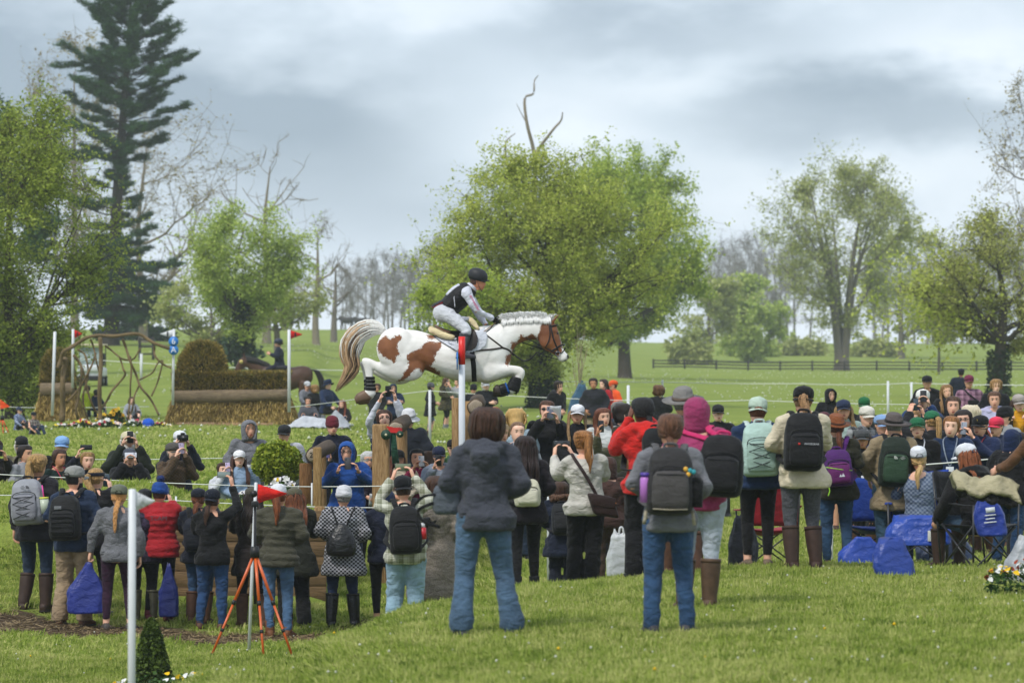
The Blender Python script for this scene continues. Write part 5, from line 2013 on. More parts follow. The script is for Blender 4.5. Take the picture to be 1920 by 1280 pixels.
def brush_np(box_fn,n,seed,ln,w,dirv,jitter,m,parent,name="brush"):
 """thin cut twigs packed on a surface; box_fn gives n points and outward directions"""
 rng = np.random.default_rng(seed)
 A,d0=box_fn(rng,n)
 d = d0*(1-jitter)+rng.normal(0,1,(n,3))*jitter+np.array(dirv)
 d/=np.linalg.norm(d,axis=1)[:,None]
 L = ln*rng.uniform(.55,1.3,(n,1))
 s = np.cross(d,rng.normal(0,1,(n,3)))
 s/=np.linalg.norm(s,axis=1)[:,None]+1e-9
 V = np.stack([A-s*w*.5,A+d*L*.5-s*w,A+d*L,A+d*L*.5+s*w],1).reshape(-1,3)
 o = np_mesh(name,V,np.arange(n*4).reshape(-1,4),m,parent)
 o['kind']='stuff'
 return o
BR_TOP = leaf_mat("brush_top",'3c4420','a89048',.15,2.5)
BR_SKIRT = leaf_mat("brush_skirt",'6a5426','c4aa64',.12,2.5)
CORE = paint('1c1a10',.95,.05,.3)
def brush_fence(label,D,u0,u1,vbase,vlog,vlow,dome=None,skirt_out=14,depth=1.1,lsign=1,dense=1.0,lowlog=True):
 """a brush fence: thatched skirt, log, clipped brush on top (with an optional dome), ground log"""
 b = P((u0+u1)/2,vbase,D)
 b[2]=gz(b[0],D)
 root = empty("brush_fence",b)
 tag(root,label,"fence")
 px = D/FPX
 def L(u,v,y=0.0):
  return np.array([(u-960)*px-b[0],y,CZ-(v-640)*px-b[2]])
 zl = L(0,vlog)[2]
 zt = L(0,vlow)[2]
 xa,xb=L(u0,0)[0],L(u1,0)[0]
 so = skirt_out*px
 mb = MB()
 mb.rings([np.array([(xa-so*.8,-so*.8,-.05),(xb+so*.8,-so*.8,-.05),(xb+so*.8,depth,-.05),(xa-so*.8,depth,-.05)]),np.array([(xa,-.05,zl),(xb,-.05,zl),(xb,depth,zl),(xa,depth,zl)]),np.array([(xa+.05,.02,zt-.08),(xb-.05,.02,zt-.08),(xb-.05,depth,zt-.08),(xa+.05,depth,zt-.08)])])
 mb.build("core",CORE,root,smooth=False)
 if dome:
  ua,ub,vd=dome
  cx,rx,rz=L((ua+ub)/2,0)[0],(ub-ua)/2*px,L(0,vd)[2]-zl
  mb = MB()
  mb.ell((cx,depth/2,zl),(rx*.88,depth*.5,rz*.90),18,12)
  mb.build("core",CORE,root)
  def fn(rng,n):
   a = rng.uniform(0,2*np.pi,n)
   ph = np.arcsin(rng.uniform(0,1,n))
   d = np.stack([np.cos(ph)*np.cos(a),np.cos(ph)*np.sin(a),np.sin(ph)],1)
   d = np.sign(d)*np.abs(d)**.72
   w = 1+.05*np.sin(a*5)*np.cos(ph*6)
   return np.array([cx,depth/2,zl])+d*np.array([rx,depth*.56,rz])*w[:,None]*.90,d
  brush_np(fn,int(15000*dense),1,.12,.014,(0,0,.25),.5,BR_TOP,root,"dome_brush")
 def fn2(rng,n):
  q = rng.random(n)
  x = rng.uniform(xa,xb,n)
  y = np.where(q<.6,rng.uniform(-.04,.02,n),rng.uniform(0,depth,n))
  z = np.where(q<.6,rng.uniform(zl,zt,n),zt-.03)
  d = np.where((q<.6)[:,None],np.array([[0,-1.0,.35]]),np.array([[0,-.2,1.0]]))
  e = rng.random(n)<.12
  x = np.where(e,np.where(rng.random(n)<.5,xa,xb),x)
  return np.stack([x,y,z],1),d
 brush_np(fn2,int(13000*dense),2,.11,.013,(0,0,.2),.45,BR_TOP,root,"top_brush")
 def fn3(rng,n):
  f = rng.random(n)**.9
  side = rng.random(n)
  x = rng.uniform(xa,xb,n)
  z = zl*(1-f)+.02
  y = -.05-so*f
  e = side<.22
  x = np.where(e,np.where(side<.11,xa-so*1.4*f,xb+so*1.4*f),x+(x-(xa+xb)/2)*f*so/(xb-xa)*2)
  y = np.where(e,rng.uniform(-.05,depth,n),y)
  z = z+rng.normal(0,.015,n)
  return np.stack([x,y-rng.uniform(0,.05,n),np.maximum(z,.03)],1),np.stack([np.where(e,np.sign(side-.11)*-.4,0),np.where(e,0,-.45),np.full(n,-1.0)],1)
 brush_np(fn3,int(15000*dense),3,.22,.013,(0,-.1,-.35),.30,BR_SKIRT,root,"skirt_brush")
 mb = MB()
 n = 14
 a = np.arange(n)/n*2*np.pi
 rs = []
 rl = 11.5*px
 for x in np.linspace(xa-.02,xb+.02,16):
  w = 1+.08*np.sin(2*a+x*2)+.05*np.sin(5*a+3*x)
  rs.append(np.stack([np.full(n,x),-.16+rl*.8*w*np.cos(a),zl+rl*w*np.sin(a)+.02*math.sin(x*1.3)],1))
 mb.rings(rs)
 mb.build("log",LOGW,root)
 if lowlog:
  mb = MB()
  rs = []
  for x in np.linspace(xa+.10,xb-.35,16):
   w = 1+.08*np.sin(2*a+x*2)+.05*np.sin(5*a+3*x)
   rs.append(np.stack([np.full(n,x),-so-.10+.07*w*np.cos(a),.05+.075*w*np.sin(a)],1))
  mb.rings(rs)
  mb.build("ground_log",wood_mat("log_pale",'b09272','8a6c4c',0,10),root)
 return root
brush_fence("large brush fence with clipped dome and two logs",102,326,540,796,742,699,(327,427,634),15)
brush_fence("small dome-topped brush fence behind the branch arch",106,78,138,797,729,712,(73,136,650),14,.9,dense=.55,lowlog=False)
flagpole("white flag with blue number discs 6 and A",324,617,752,100.6,.035,'d6d8dc',-1,.33,.23,bar='17171a',base_ground=False,lean=(2,0))
num = [o for o in COL.objects if o.get('label')=="white flag with blue number discs 6 and A"][0]
for ch_,v in(("6",640),("A",656)):
 c = P(325.5,v,100.5)-np.array(num.location)
 mb = MB()
 mb.tube([c+np.array([0,.0,0]),c+np.array([0,-.02,0])],[.13,.13],n=24)
 d_ = mb.build("number_disc",paint('2d78c6',.4),num)
 text_mesh("number",ch_,.21,paint('dfe3ea',.5),d_,Matrix.Translation(Vector(c+np.array([0,-.024,0])))@Matrix.Rotation(R(90),4,'X'))
flagpole("red flag with black bar at the right end of the brush fence",542,618,765,100.4,.042,'d6201c',1,.31,.23,bar='17171a',base_ground=False)
flagpole("red flag with black bar on a white pole left of the branch arch",136,617,720,103,.036,'d6201c',1,.21,.23,bar='17171a',base_ground=False,lean=(1,0))
flagpole("plain white pole leaning in front of the small brush fence",98,622,772,100,.040,base_ground=False,lean=(5,0))
root = empty("branch_arch",G(200,100.5))
tag(root,"arch of crooked natural branches between the two brush fences","fence")
px = 100.5/FPX
b0 = np.array(root.location)
SK = [([(108,690),(118,662),(135,650),(160,634),(185,629),(215,630),(258,626),(285,641),(322,655)],4.6,3.6,0),([(114,790),(116,745),(117,700),(120,672)],6.5,6,.1),([(190,797),(189,745),(191,690),(190,633)],5,4.6,-.15),([(135,666),(150,690),(148,720),(140,760),(142,785)],3.6,3,.2),([(170,636),(178,662),(184,690),(188,715)],2.4,2,0),([(178,662),(168,690),(155,715),(135,742),(124,754)],2.4,2.6,.1),([(150,690),(160,730),(172,765),(184,785)],2.6,2.2,.25),([(230,636),(240,665),(252,695),(262,722),(280,745),(298,778)],3.2,2.4,0),([(196,648),(215,663),(232,674),(250,672),(262,652)],2.2,1.8,.1),([(225,668),(232,690),(236,702),(215,728),(205,745),(192,765)],2.2,2.8,-.1),([(242,668),(244,700),(242,735),(240,765),(238,795)],2.2,1.8,.15),([(262,722),(254,740),(250,765),(243,780)],2.2,1.8,-.1),([(260,712),(285,698),(295,680),(304,678),(296,710),(283,742)],1.8,2.0,.1),([(289,648),(290,665),(305,682),(321,690)],2.6,2.0,0),([(140,655),(155,668),(160,700),(150,745),(160,790)],2.2,2.4,.35)]
for pts,r0,r1,yo in SK:
 A = catmull(np.array([P(u,v,100.5)-b0 for u,v in pts]),4)
 A[:,1]+=yo*2+.1*np.sin(np.arange(len(A))*.8)
 r = np.linspace(r0,r1,len(A))*px*.82*(1+.10*np.sin(np.arange(len(A))*1.7))
 mb = MB()
 mb.tube(A,r,n=8)
 mb.build("branch",STICK,root)
# -------- plants and flowers
FLW = {}
def flowers(parent,A,n,seed,cols,size=.03,name="blossom"):
 rng = np.random.default_rng(seed)
 for i,c in enumerate(cols):
  k = A(rng,n)
  V,F=[],[]
  m = len(k)
  t = np.arange(6)/6*2*np.pi
  nrm = rng.normal(0,1,(m,3))*.6+np.array([0,-.6,.8])
  nrm/=np.linalg.norm(nrm,axis=1)[:,None]
  tx = np.cross(nrm,[0,0,1.0])
  tx/=np.linalg.norm(tx,axis=1)[:,None]+1e-9
  ty = np.cross(nrm,tx)
  s = size*rng.uniform(.7,1.3,(m,1,1))
  ring = k[:,None,:]+s*(np.cos(t)[None,:,None]*tx[:,None,:]+np.sin(t)[None,:,None]*ty[:,None,:])*np.array([1,.75]*3)[None,:,None]+nrm[:,None,:]*s*.25
  ctr = k[:,None,:]
  VV = np.concatenate([ring,ctr],1).reshape(-1,3)
  base = np.arange(m)[:,None,None]*7
  tri = np.array([[j,(j+1)%6,6]for j in range(6)])[None]
  o = np_mesh(name,VV,(base+tri).reshape(-1,3),paint(c,.7,.2,.1),parent)
  o['kind']='stuff'
LF_SHRUB = leaf_mat("leaf_shrub",'4a6a18','b0b840',.3,6)
LF_DARKG = leaf_mat("leaf_darkgreen",'1c3216','4a6a30',.25,5)
def round_shrub(label,loc,r,hz,m,seed,n=5200,size=.035,shape='ball',name="shrub"):
 rng = np.random.default_rng(seed)
 root = empty(name,loc)
 tag(root,label,"shrub")
 if shape=='ball':
  v = rng.normal(0,1,(n,3))
  v/=np.linalg.norm(v,axis=1)[:,None]
  q = rng.uniform(.55,1,n)**.5
  w = 1+.09*np.sin(v[:,0]*7+seed)*np.sin(v[:,2]*6)+.07*np.sin(v[:,1]*11)
  A = v*(q*w)[:,None]*np.array([r,r,hz/2])+np.array([0,0,hz*.52])
 else:
  z = rng.uniform(0,1,n)
  a = rng.uniform(0,2*np.pi,n)
  rad = r*np.clip((1-z)**.6*1.12,.03,1)*np.minimum(1,z/.16+.62)*rng.uniform(.45,1.12,n)**.5*(1+.12*np.sin(5*a+z*11)*np.sin(9*z+2*a))
  A = np.stack([rad*np.cos(a),rad*np.sin(a),z*hz],1)
 V,Q=leaves_np(A,rng,2,size*.6,size,up=.2)
 np_mesh("foliage",V,Q,m,root)['kind']='stuff'
 segs = [(curve([0,0,0],a,0,rng,4),np.linspace(.012,.005,4))for a in A[::max(1,n//40)]]
 V,Q=tubes_np(segs,4)
 np_mesh("stems",V,Q,BARK,root,True)
 return root
def flower_bed(label,loc,W,Dp,Hh,cols,seed,n=60,size=.03,leaf=None):
 rng = np.random.default_rng(seed)
 root = empty("flower_bed",loc)
 tag(root,label,"flowers")
 gx,gy=loc[0],loc[1]
 def A(rg,k,top=True):
  x,y=rg.uniform(-W/2,W/2,k),rg.uniform(-Dp/2,Dp/2,k)
  e = np.sqrt(np.clip(1-(2*x/W)**2*.9,0,1))*(.75+.25*np.sin(x*9+seed))
  z = np.array([gz(gx+a,gy+b)for a,b in zip(x,y)])-loc[2]
  return np.stack([x,y,z+Hh*e*(rg.uniform(.8,1.1,k)if top else rg.uniform(.05,.95,k))],1)
 V,Q=leaves_np(A(rng,int(n*14),False),rng,2,.02,size*1.1,up=.3)
 np_mesh("foliage",V,Q,leaf or LF_DARKG,root)['kind']='stuff'
 for i,c in enumerate(cols):
  flowers(root,A,n,seed+7*i,[c],size)
 return root
round_shrub("rounded yellow-green shrub behind the white flowers",G(521,47.4)+np.array([0,0,.26]),.305,.50,LF_SHRUB,4,5200,.032)
mound = G(519,47.2)
flower_bed("white and yellow flowers round the rounded shrub",mound,.92,.5,.30,['d8d8d4','d8d8d4','d8d6da','d9b81f','3a2350'],7,46,.030)
round_shrub("small dark conifer in the left foreground",G(284,35.4),.165,.62,leaf_mat("leaf_conifer",'1c2e10','5c7028',.15,9),6,6500,.024,'cone',"conifer")
flower_bed("yellow and white flowers round the small conifer",G(292,35.1),.90,.5,.16,['e0b81c','d9d9d6'],9,13,.030)
flower_bed("white, yellow and red flowers at the right margin",G(1922,33.9),.66,.5,.50,['d6d6d2','d6d6d2','d9b01e','8a3a22'],12,24,.028)
flower_bed("mixed flowers along the foot of the branch arch",G(210,99.2),3.0,.5,.22,['d8d8d4','d8d8d4','d9c03a','b03048','d9bfae'],15,60,.05)
flower_bed("yellow flowers inside the branch arch",G(207,100.9),.7,.4,.55,['dba52a','d9b83a'],18,30,.06)
# -------- ropes on stakes
ROPE = paint('d6d8d2',.6,.2,.05)
def rope_line(label,pts,r=.006,posts=(),post_r=.02):
 """pts: (u, v, D) along the rope; posts: (u, vtop, D) stakes"""
 A = np.array([P(*p)for p in pts])
 root = empty("rope_fence",(A[0][0],A[0][1],gz(A[0][0],A[0][1])))
 tag(root,label,"rope","white rope lines")
 b = np.array(root.location)
 out = []
 for p,q in zip(A[:-1],A[1:]):
  L = np.linalg.norm(q-p)
  for t_ in np.linspace(0,1,10,endpoint=False):
   w = p*(1-t_)+q*t_
   w[2]-=4*t_*(1-t_)*L*.004
   out.append(w-b)
 out.append(A[-1]-b)
 mb = MB()
 mb.tube(out,r,n=5)
 mb.build("rope",ROPE,root)
 for(u,v,D)in posts:
  t_ = P(u,v,D)
  g_ = gz(t_[0],D)
  mb = MB()
  mb.tube([np.array([t_[0],D,g_-.1])-b,t_-b],post_r,n=8)
  mb.build("stake",paint('d2d5d8',.5,.3,.06),root)
 return root
rope_line("rope behind the left rear spectators at shoulder height",[(-80,866,56.0),(176,861,56.0),(437,858,56.0),(700,852,56.2),(840,846,56.4)],.006,[(-80,862,56),(560,852,56.1)],.012)
rope_line("rope across the grass bank in front of the left spectators",[(-80,884,47.4),(150,896,47.2),(390,908,46.6),(585,912,46.4),(830,908,46.2)],.006,[(-80,880,47.4),(585,905,46.4)],.012)
rope_line("lower rope at the top of the plank wall, left",[(-80,927,45.6),(40,928,45.6),(330,938,45.3),(600,950,45.2),(830,951,45.2)],.006,[(-80,922,45.6),(330,930,45.4)],.012)
rope_line("far rope running behind the horse's legs",[(545,763,90),(690,745,92),(806,732,92),(960,742,90),(1240,752,88),(1412,750,86),(1700,758,84),(1990,760,82)],.009,[(806,731,92),(1412,746,86),(1178,722,89)],.035)
rope_line("upper far rope on tall white stakes at right",[(940,712,150),(1240,716,146),(1500,719,142),(1709,718,130),(1990,722,126)],.014,[(1665,714,118),(1709,716,122),(1242,712,146),(993,702,150)],.038)
rope_line("rope tape across the far field at left",[(-60,663,150),(100,668,150),(330,684,146),(640,694,142),(760,700,140)],.014,[(-60,658,150)],.03)
rope_line("second rope tape lower across the far field at left",[(-60,760,108),(70,764,108),(280,762,110)],.010,[(-60,756,108)],.03)
rope_line("near rope in front of the right-hand crowd",[(1240,905,44.0),(1580,905,43.8),(1715,872,43.6),(1880,858,43.4),(1990,850,43.2)],.008,[(1240,900,44.0)],.012)
rope_line("low rope behind the blue folding chairs",[(1560,943,43.0),(1715,938,42.8),(1850,932,42.6),(1990,926,42.5)],.008,[(1560,938,43)],.012)
def stake(label,u,vt,D,r=.03):
 t_ = P(u,vt,D)
 g_ = gz(t_[0],D)
 mb = MB()
 mb.tube([(0,0,-.1),(0,0,t_[2]-g_-.004),(0,0,t_[2]-g_)],[r,r,r*.7],n=10)
 o = mb.build("stake",paint('d2d5d8',.5,.3,.06))
 o.location=(t_[0],D,g_)
 tag(o,label,"stake")
stake("short white pipe stake between plum jacket and cream sweatshirt",1028,884,44.2,.016)
stake("short white pipe stake in the far field behind the arch",265,663,190,.07)
# -------- far fences
FENM = wood_mat("fence_dark",'3d3a38','262423',0,6)
def rail_fence(label,pts,h,step,nrail,group=None):
 A = np.array([[(u-960)/FPX*D,D]for u,D in pts])
 b = np.array([A[0][0],A[0][1],gz(*A[0])])
 root = empty("rail_fence",b)
 tag(root,label,"fence",group)
 s = np.concatenate([[0],np.cumsum(np.linalg.norm(np.diff(A,axis=0),axis=1))])
 xs = np.arange(0,s[-1],step)
 Q = np.stack([np.interp(xs,s,A[:,0]),np.interp(xs,s,A[:,1])],1)
 pm = MB()
 pm.rbox((0,0,h/2),(.16,.16,h+.1),.02,k=1)
 me = None
 for q in Q:
  z = gz(*q)
  if me is None:
   o = pm.build("post",FENM,root)
   me = o.data
  else:
   o = obj("post",me,root)
  o.location=np.array([q[0],q[1],z])-b
 for p,q in zip(Q[:-1],Q[1:]):
  zp,zq=gz(*p),gz(*q)
  for k in range(nrail):
   z = h*(k+1)/nrail-.1
   mb = MB()
   mb.tube([np.array([p[0],p[1],zp+z])-b,np.array([q[0],q[1],zq+z])-b],[(.03,.055)]*2,n=4)
   mb.build("rail",FENM,root,smooth=False)
rail_fence("long dark rail fence across the far field at right",[(1225,352),(1500,346),(1760,340),(2000,336)],.85,3.1,3)
rail_fence("dark three-rail gate fence below the tall pine",[(262,238),(308,236)],1.35,1.45,3)
# -------- mid-field things
def fold_chair(label,loc,rz,c,scale=1.0,text=None,sag=True,towel=None):
 """folding camp chair: tube frame with crossed legs, fabric seat, back and arms; faces local -Y"""
 root = empty("folding_chair",loc,rz)
 root.scale=(scale,)*3
 tag(root,label,"chair")
 fm = paint('26272b',.4,.5,.1)
 mb = MB()
 W,Dp=.27,.24
 for s in(-1,1):
  mb.tube([(s*W,-Dp,.0),(s*W*.98,Dp*.98,.43)],.010,n=6)
  mb.tube([(s*W,Dp,.0),(s*W*.98,-Dp*.9,.43)],.010,n=6)
  mb.tube([(s*(W+.01),Dp*.95,.02),(s*(W+.02),Dp+.10,.92)],.010,n=6)
  mb.tube([(s*(W+.01),-Dp*.95,.0),(s*(W+.02),-Dp,.62)],.010,n=6)
 mb.tube([(-W,-Dp,0.02),(W,-Dp*.9,.40)],.009,n=6)
 mb.tube([(W,-Dp,0.02),(-W,-Dp*.9,.40)],.009,n=6)
 mb.tube([(-W,Dp,0.02),(W,Dp,.42)],.009,n=6)
 mb.tube([(W,Dp,0.02),(-W,Dp,.42)],.009,n=6)
 for x in(-W,W):
  for y in(-Dp,Dp):
   mb.ell((x,y,.012),(.02,.02,.012),8,4)
 mb.build("frame",fm,root)
 def sheet(f,nx,ny,name,th=.012):
  V = [f(i/(nx-1),j/(ny-1))for j in range(ny)for i in range(nx)]
  F = [(j*nx+i,j*nx+i+1,(j+1)*nx+i+1,(j+1)*nx+i)for j in range(ny-1)for i in range(nx-1)]
  m = MB()
  m.add(V,F)
  o = m.build(name,fabric(c,'plain',None,.6),root)
  so = o.modifiers.new("thick",'SOLIDIFY')
  so.thickness=th
  cloth_disp(o,.02,.07)
  return o
 sheet(lambda a,b:np.array([(a-.5)*2*W*.98,-Dp+b*2*Dp,.43-.09*math.sin(math.pi*a)*math.sin(math.pi*(b*.8+.1))]),9,9,"seat")
 bk = sheet(lambda a,b:np.array([(a-.5)*2*(W+.015),Dp*.95+.10*b+.07*math.sin(math.pi*a)*(1-.3*b),.46+.48*b-.025*math.sin(math.pi*a)*b]),9,9,"backrest")
 for s in(-1,1):
  sheet(lambda a,b:np.array([s*(W+.02)+(a-.5)*.07,-Dp+b*(2*Dp+.05),.62+.06*b-.02*math.sin(math.pi*b)]),3,8,"armrest")
 if text:
  M = Matrix.Translation((.045,Dp+.165,.84))@Matrix.Rotation(math.pi,4,'Z')@Matrix.Rotation(R(82),4,'X')
  text_mesh("lettering",text,.042,paint('c9ced6',.6),bk,M,align='LEFT')
  mb = MB()
  for ox,w,h_ in((.10,.05,.045),(.13,.06,.06)):
   mb.add([(ox-w/2,Dp+.166,.825),(ox+w/2,Dp+.166,.825),(ox,Dp+.168,.825+h_),(ox-w/2,Dp+.163,.825),(ox+w/2,Dp+.163,.825),(ox,Dp+.165,.825+h_)],[(0,1,2),(3,5,4),(0,3,4,1),(1,4,5,2),(2,5,3,0)])
  mb.build("logo",paint('c9ced6',.6),bk,smooth=False)
 return root
fold_chair("empty blue folding chair left of tan waxed jacket",G(1636,40.9),R(4),'1b3f96',1.0,None)
ch2 = fold_chair("blue folding chair with white lettering, white cap sitter",G(1722,40.4),R(-8),'1b44a6',1.06,"OZARK TRAIL")
ch3 = fold_chair("black folding chair under the auburn-haired sitter",G(1836,38.6),R(35),'1b1c21',1.05,None)
fold_chair("red folding chair behind rolled black jeans",G(1438,40.2),R(190),'a01c2a',.95)
fold_chair("red and grey folding chair in the far left field",G(22,212),R(-30),'8a2a30',1.1)
p_ = person("in white cap sitting in blue folding chair, seen from behind",1724,906,40.4,172,('lowpony','c2a06a'),('cap','d5d8de','7a7d84'),('shirt','5a6a84','check','8a96aa'),('jeans','darkdenim','denim'),('shoe','white'),'knee','chair',.0,S=1.0,loc=G(1724,40.3)+np.array([0,0,-.02]))
p2 = person("with long auburn hair and lettered black hoodie on black chair",1838,880,38.7,215,('long','8f4f28'),('cap','d5d8de','1d2a50'),('hoodie','1a191c'),('jeans','3f5a74','denim'),('boot','darkbrown'),'knee','chair',.25,S=1.02,loc=G(1836,38.55)+np.array([0,0,-.02]),hp=8)
M = Matrix.Translation(Vector(p2['J']['T']((-.12,.165,1.22))))@Matrix.Rotation(math.pi,4,'Z')@Matrix.Rotation(R(70),4,'X')@Matrix.Rotation(R(90),4,'Z')
text_mesh("lettering","ZENO",.085,paint('c9c9c9',.7),p2['o'],M)
bx = soft_bag(G(1764,42.6),"blue insulated cooler bag with white strap","cooler_bag",'1a49a8',(.38,.24,.30),4,.95,handles=False)
mb = MB()
mb.tube([(-.02,-.125,.30),(.1,-.14,.18),(.15,-.13,.0)],[(.02,.005)]*3,n=6,side=(1,0,0))
mb.build("strap",fabric('c9ccd2'),bx)
bx.location[2]+=.42
tb = soft_bag(G(1764,42.7),"blue folding table top under the cooler bag","bag",'1c4296',(.42,.3,.42),0,.9,handles=False)
soft_bag(G(1772,41.6),"crumpled dark blue duffel bag on the ground behind the chairs","duffel_bag",'1b3358',(.62,.34,.34),10,.6,handles=True)
ds = soft_bag(G(1861,37.9)+np.array([0,0,.34]),"blue drawstring bag with white print hanging from the black chair","drawstring_bag",'17389a',(.30,.14,.44),-8,.35,handles=True,lean=-.15)
for k,(w,z)in enumerate(((.09,.25),(.11,.2),(.09,.165),(.12,.13))):
 mb = MB()
 mb.tube([(-w/2-.02,-.095,z),(w/2-.02,-.09,z+.012)],[(.004,.007 if k else.03)]*2,n=6,side=(0,1,0))
 mb.build("print",paint('cfd4dc',.6),ds)
soft_bag(G(1618,39.6),"crumpled blue chair cover on the ground left of jeans","chair_bag",'1a46b0',(.5,.2,.26),5,.5,handles=False)
bl = soft_bag(G(1722,39.55)+np.array([0,0,.22]),"blue rain cover with white label thrown over the chair","chair_cover",'1a4ab4',(.66,.22,.26),-6,.8,handles=False)
mb = MB()
mb.rbox((.13,-.13,.10),(.07,.006,.11),.002)
mb.rbox((.21,-.13,.12),(.05,.006,.06),.002)
mb.build("label",paint('cfd0cc',.6),bl)
soft_bag(G(1393,39.5),"navy backpack slumped on the grass beside red chair","backpack",'171d30',(.30,.24,.50),0,.6,cat="backpack")
soft_bag(G(1934,35.6),"crumpled clear plastic sack at the right margin behind flowers","plastic_sack",'a9adb2',(.50,.34,.42),20,.5,handles=False)
soft_bag(G(606,45.4),"black camera bag on the ground behind white beanie","camera_bag",'18181b',(.30,.22,.30),4,.8)
soft_bag(G(921,91)+np.array([0,0,.55]),"orange bag under the arm of the pale-capped spectator","bag",'e0761c',(.6,.25,.35),0,.6,handles=False)
soft_bag(G(1080,94)+np.array([0,0,.72]),"teal backpack hanging on the pale sapling","backpack",'2a5a78',(.42,.22,.75),10,.4,cat="backpack",lean=.2)
def drape(name,label,loc,hf,W,Dp,c,cat,thick=.02,nx=34,ny=22,parent=None,crease=.03):
 """cloth laid over something: a height field with creases, hanging to its edge"""
 rr = random.Random(hash_str(label))
 ph = [rr.uniform(0,6.28)for _ in range(8)]
 V = []
 for j in range(ny):
  for i in range(nx):
   a,b_=i/(nx-1)*2-1,j/(ny-1)*2-1
   z = hf(a,b_)+crease*(abs(math.sin(5*a+3*b_+ph[0]))+.7*abs(math.sin(9*b_-5*a+ph[1]))+.4*math.sin(17*a+ph[2]))
   V.append((a*W/2+.02*math.sin(6*b_+ph[3]),b_*Dp/2+.02*math.sin(7*a+ph[4]),z))
 F = [(j*nx+i,j*nx+i+1,(j+1)*nx+i+1,(j+1)*nx+i)for j in range(ny-1)for i in range(nx-1)]
 mb = MB()
 mb.add(V,F)
 o = mb.build(name,fabric(c),parent)
 so = o.modifiers.new("thick",'SOLIDIFY')
 so.thickness=thick
 if parent is None:
  o.location=loc
  tag(o,label,cat)
 return o
def bell(a,b_,x,y,w,h_):
 return h_*math.exp(-(((a-x)/w)**2+((b_-y)/w)**2))
drape("blanket","pale grey blanket over sitting spectators' legs",G(588,97.0),lambda a,b_:.04+bell(a,b_,-.35,.1,.5,.26)+bell(a,b_,.4,.0,.4,.18),1.3,.9,'b5b8be',"blanket")
drape("blanket","pale blanket wrapped round the red-haired spectator",G(625,96.6),lambda a,b_:.05+bell(a,b_,.15,.2,.6,.40),.85,.7,'b0b4ba',"blanket")
mb = MB()
mb.ell((0,0,.09),(.16,.18,.13),16,10)
mb.tube([(0,-.17,.05),(0,-.26,.03)],[(.12,.01),(.08,.006)],n=10,side=(1,0,0))
o = mb.build("cap",fabric('1c54c0'))
o.location=G(278,99)+np.array([0,0,.05])
tag(o,"bright blue cap lying by the flowers under the arch","cap")
def tripod(label,loc,h,spread,c,scale=1.0,cam_=True):
 root = empty("tripod",loc)
 tag(root,label,"tripod")
 apex = np.array([0,0,h*.66])
 for k,a in enumerate((200,285,330)):
  a = R(a)
  f = np.array([math.cos(a)*spread,math.sin(a)*spread,0.0])
  g_ = gz(loc[0]+f[0],loc[1]+f[1])-loc[2]
  f[2]=g_
  mb = MB()
  mb.tube([apex*.98+f*.02,apex*.52+f*.48],.016,n=8)
  lg = mb.build("leg",paint(c,.35,.5),root)
  mb = MB()
  mb.tube([apex*.54+f*.46,apex*.50+f*.50],.021,n=8)
  mb.tube([apex*.27+f*.73,apex*.24+f*.76],.019,n=8)
  mb.build("clamp",paint('17171a',.5),lg)
  mb = MB()
  mb.tube([apex*.52+f*.48,apex*.02+f*.98],.0125,n=8)
  mb.build("lower_leg",paint(c,.35,.5),lg)
  mb = MB()
  mb.tube([apex*.03+f*.97,f],.015,n=8)
  mb.build("foot",paint('17171a',.7),lg)
 mb = MB()
 mb.tube([apex*.5,apex,apex+[0,0,h*.30]],.014,n=8)
 mb.tube([apex-[0,0,.05],apex+[0,0,.06]],[.05,.04],n=10)
 mb.rbox(apex+np.array([0,0,h*.31]),(.07,.08,.06),.01)
 mb.build("centre_column",paint('1a1a1d',.5),root)
 if cam_:
  mb = MB()
  mb.tube([apex+np.array([-.01,-.05,h*.375]),apex+np.array([-.01,.06,h*.375])],[.035,.035],n=14)
  mb.build("camera",paint('141416',.4),root)
 return root
tripod("orange and black tripod with small camera in the muddy lane",G(478,38.9),1.58,.46,'c85a22')
tr2 = tripod("small tripod with orange flag at the far left edge",G(4,92),.62,.22,'d8541c',cam_=False)
mb = MB()
mb.add([(-.05,0,.62),(-.05,0,.86),(.19,0,.68),(-.05,.01,.62),(-.05,.01,.86),(.19,.01,.68)],[(0,1,2),(3,5,4),(0,3,4,1),(1,4,5,2),(2,5,3,0)])
mb.build("flag",fabric('e8501e'),tr2,smooth=False)
root = empty("golf_cart",G(173,176))
tag(root,"white golf cart parked in the field behind the arch","golf cart")
wh = paint('c9ccd0',.4,.4)
mb = MB()
mb.rbox((0,0,.62),(1.15,2.2,.45),.12,k=3)
mb.rbox((0,-.95,.8),(1.1,.5,.35),.12,k=3)
mb.build("body",wh,root)
mb = MB()
mb.rbox((0,.1,1.88),(1.2,2.0,.08),.03,k=2)
mb.build("roof",paint('c4b79a',.5),root)
mb = MB()
for x in(-.52,.52):
 mb.tube([(x,-.75,.85),(x,-.55,1.86)],.025,n=6)
 mb.tube([(x,.85,.85),(x,.85,1.86)],.025,n=6)
mb.build("roof_frame",paint('2a2a2c',.5),root)
mb = MB()
mb.rbox((0,-.68,1.35),(1.02,.02,.85),.01,M=rotm((1,0,0),-.18),k=1)
mb.build("windscreen",paint('8f9c9a',.1,.5),root)
mb = MB()
mb.rbox((0,.25,.98),(1.05,.5,.16),.05,k=2)
mb.rbox((0,.55,1.25),(1.05,.14,.5),.05,k=2)
mb.build("seat",paint('2b2b2d',.6),root)
mb = MB()
mb.rbox((0,-1.16,.36),(1.0,.06,.22),.02,k=2)
mb.build("bumper",paint('1b1b1d',.6),root)
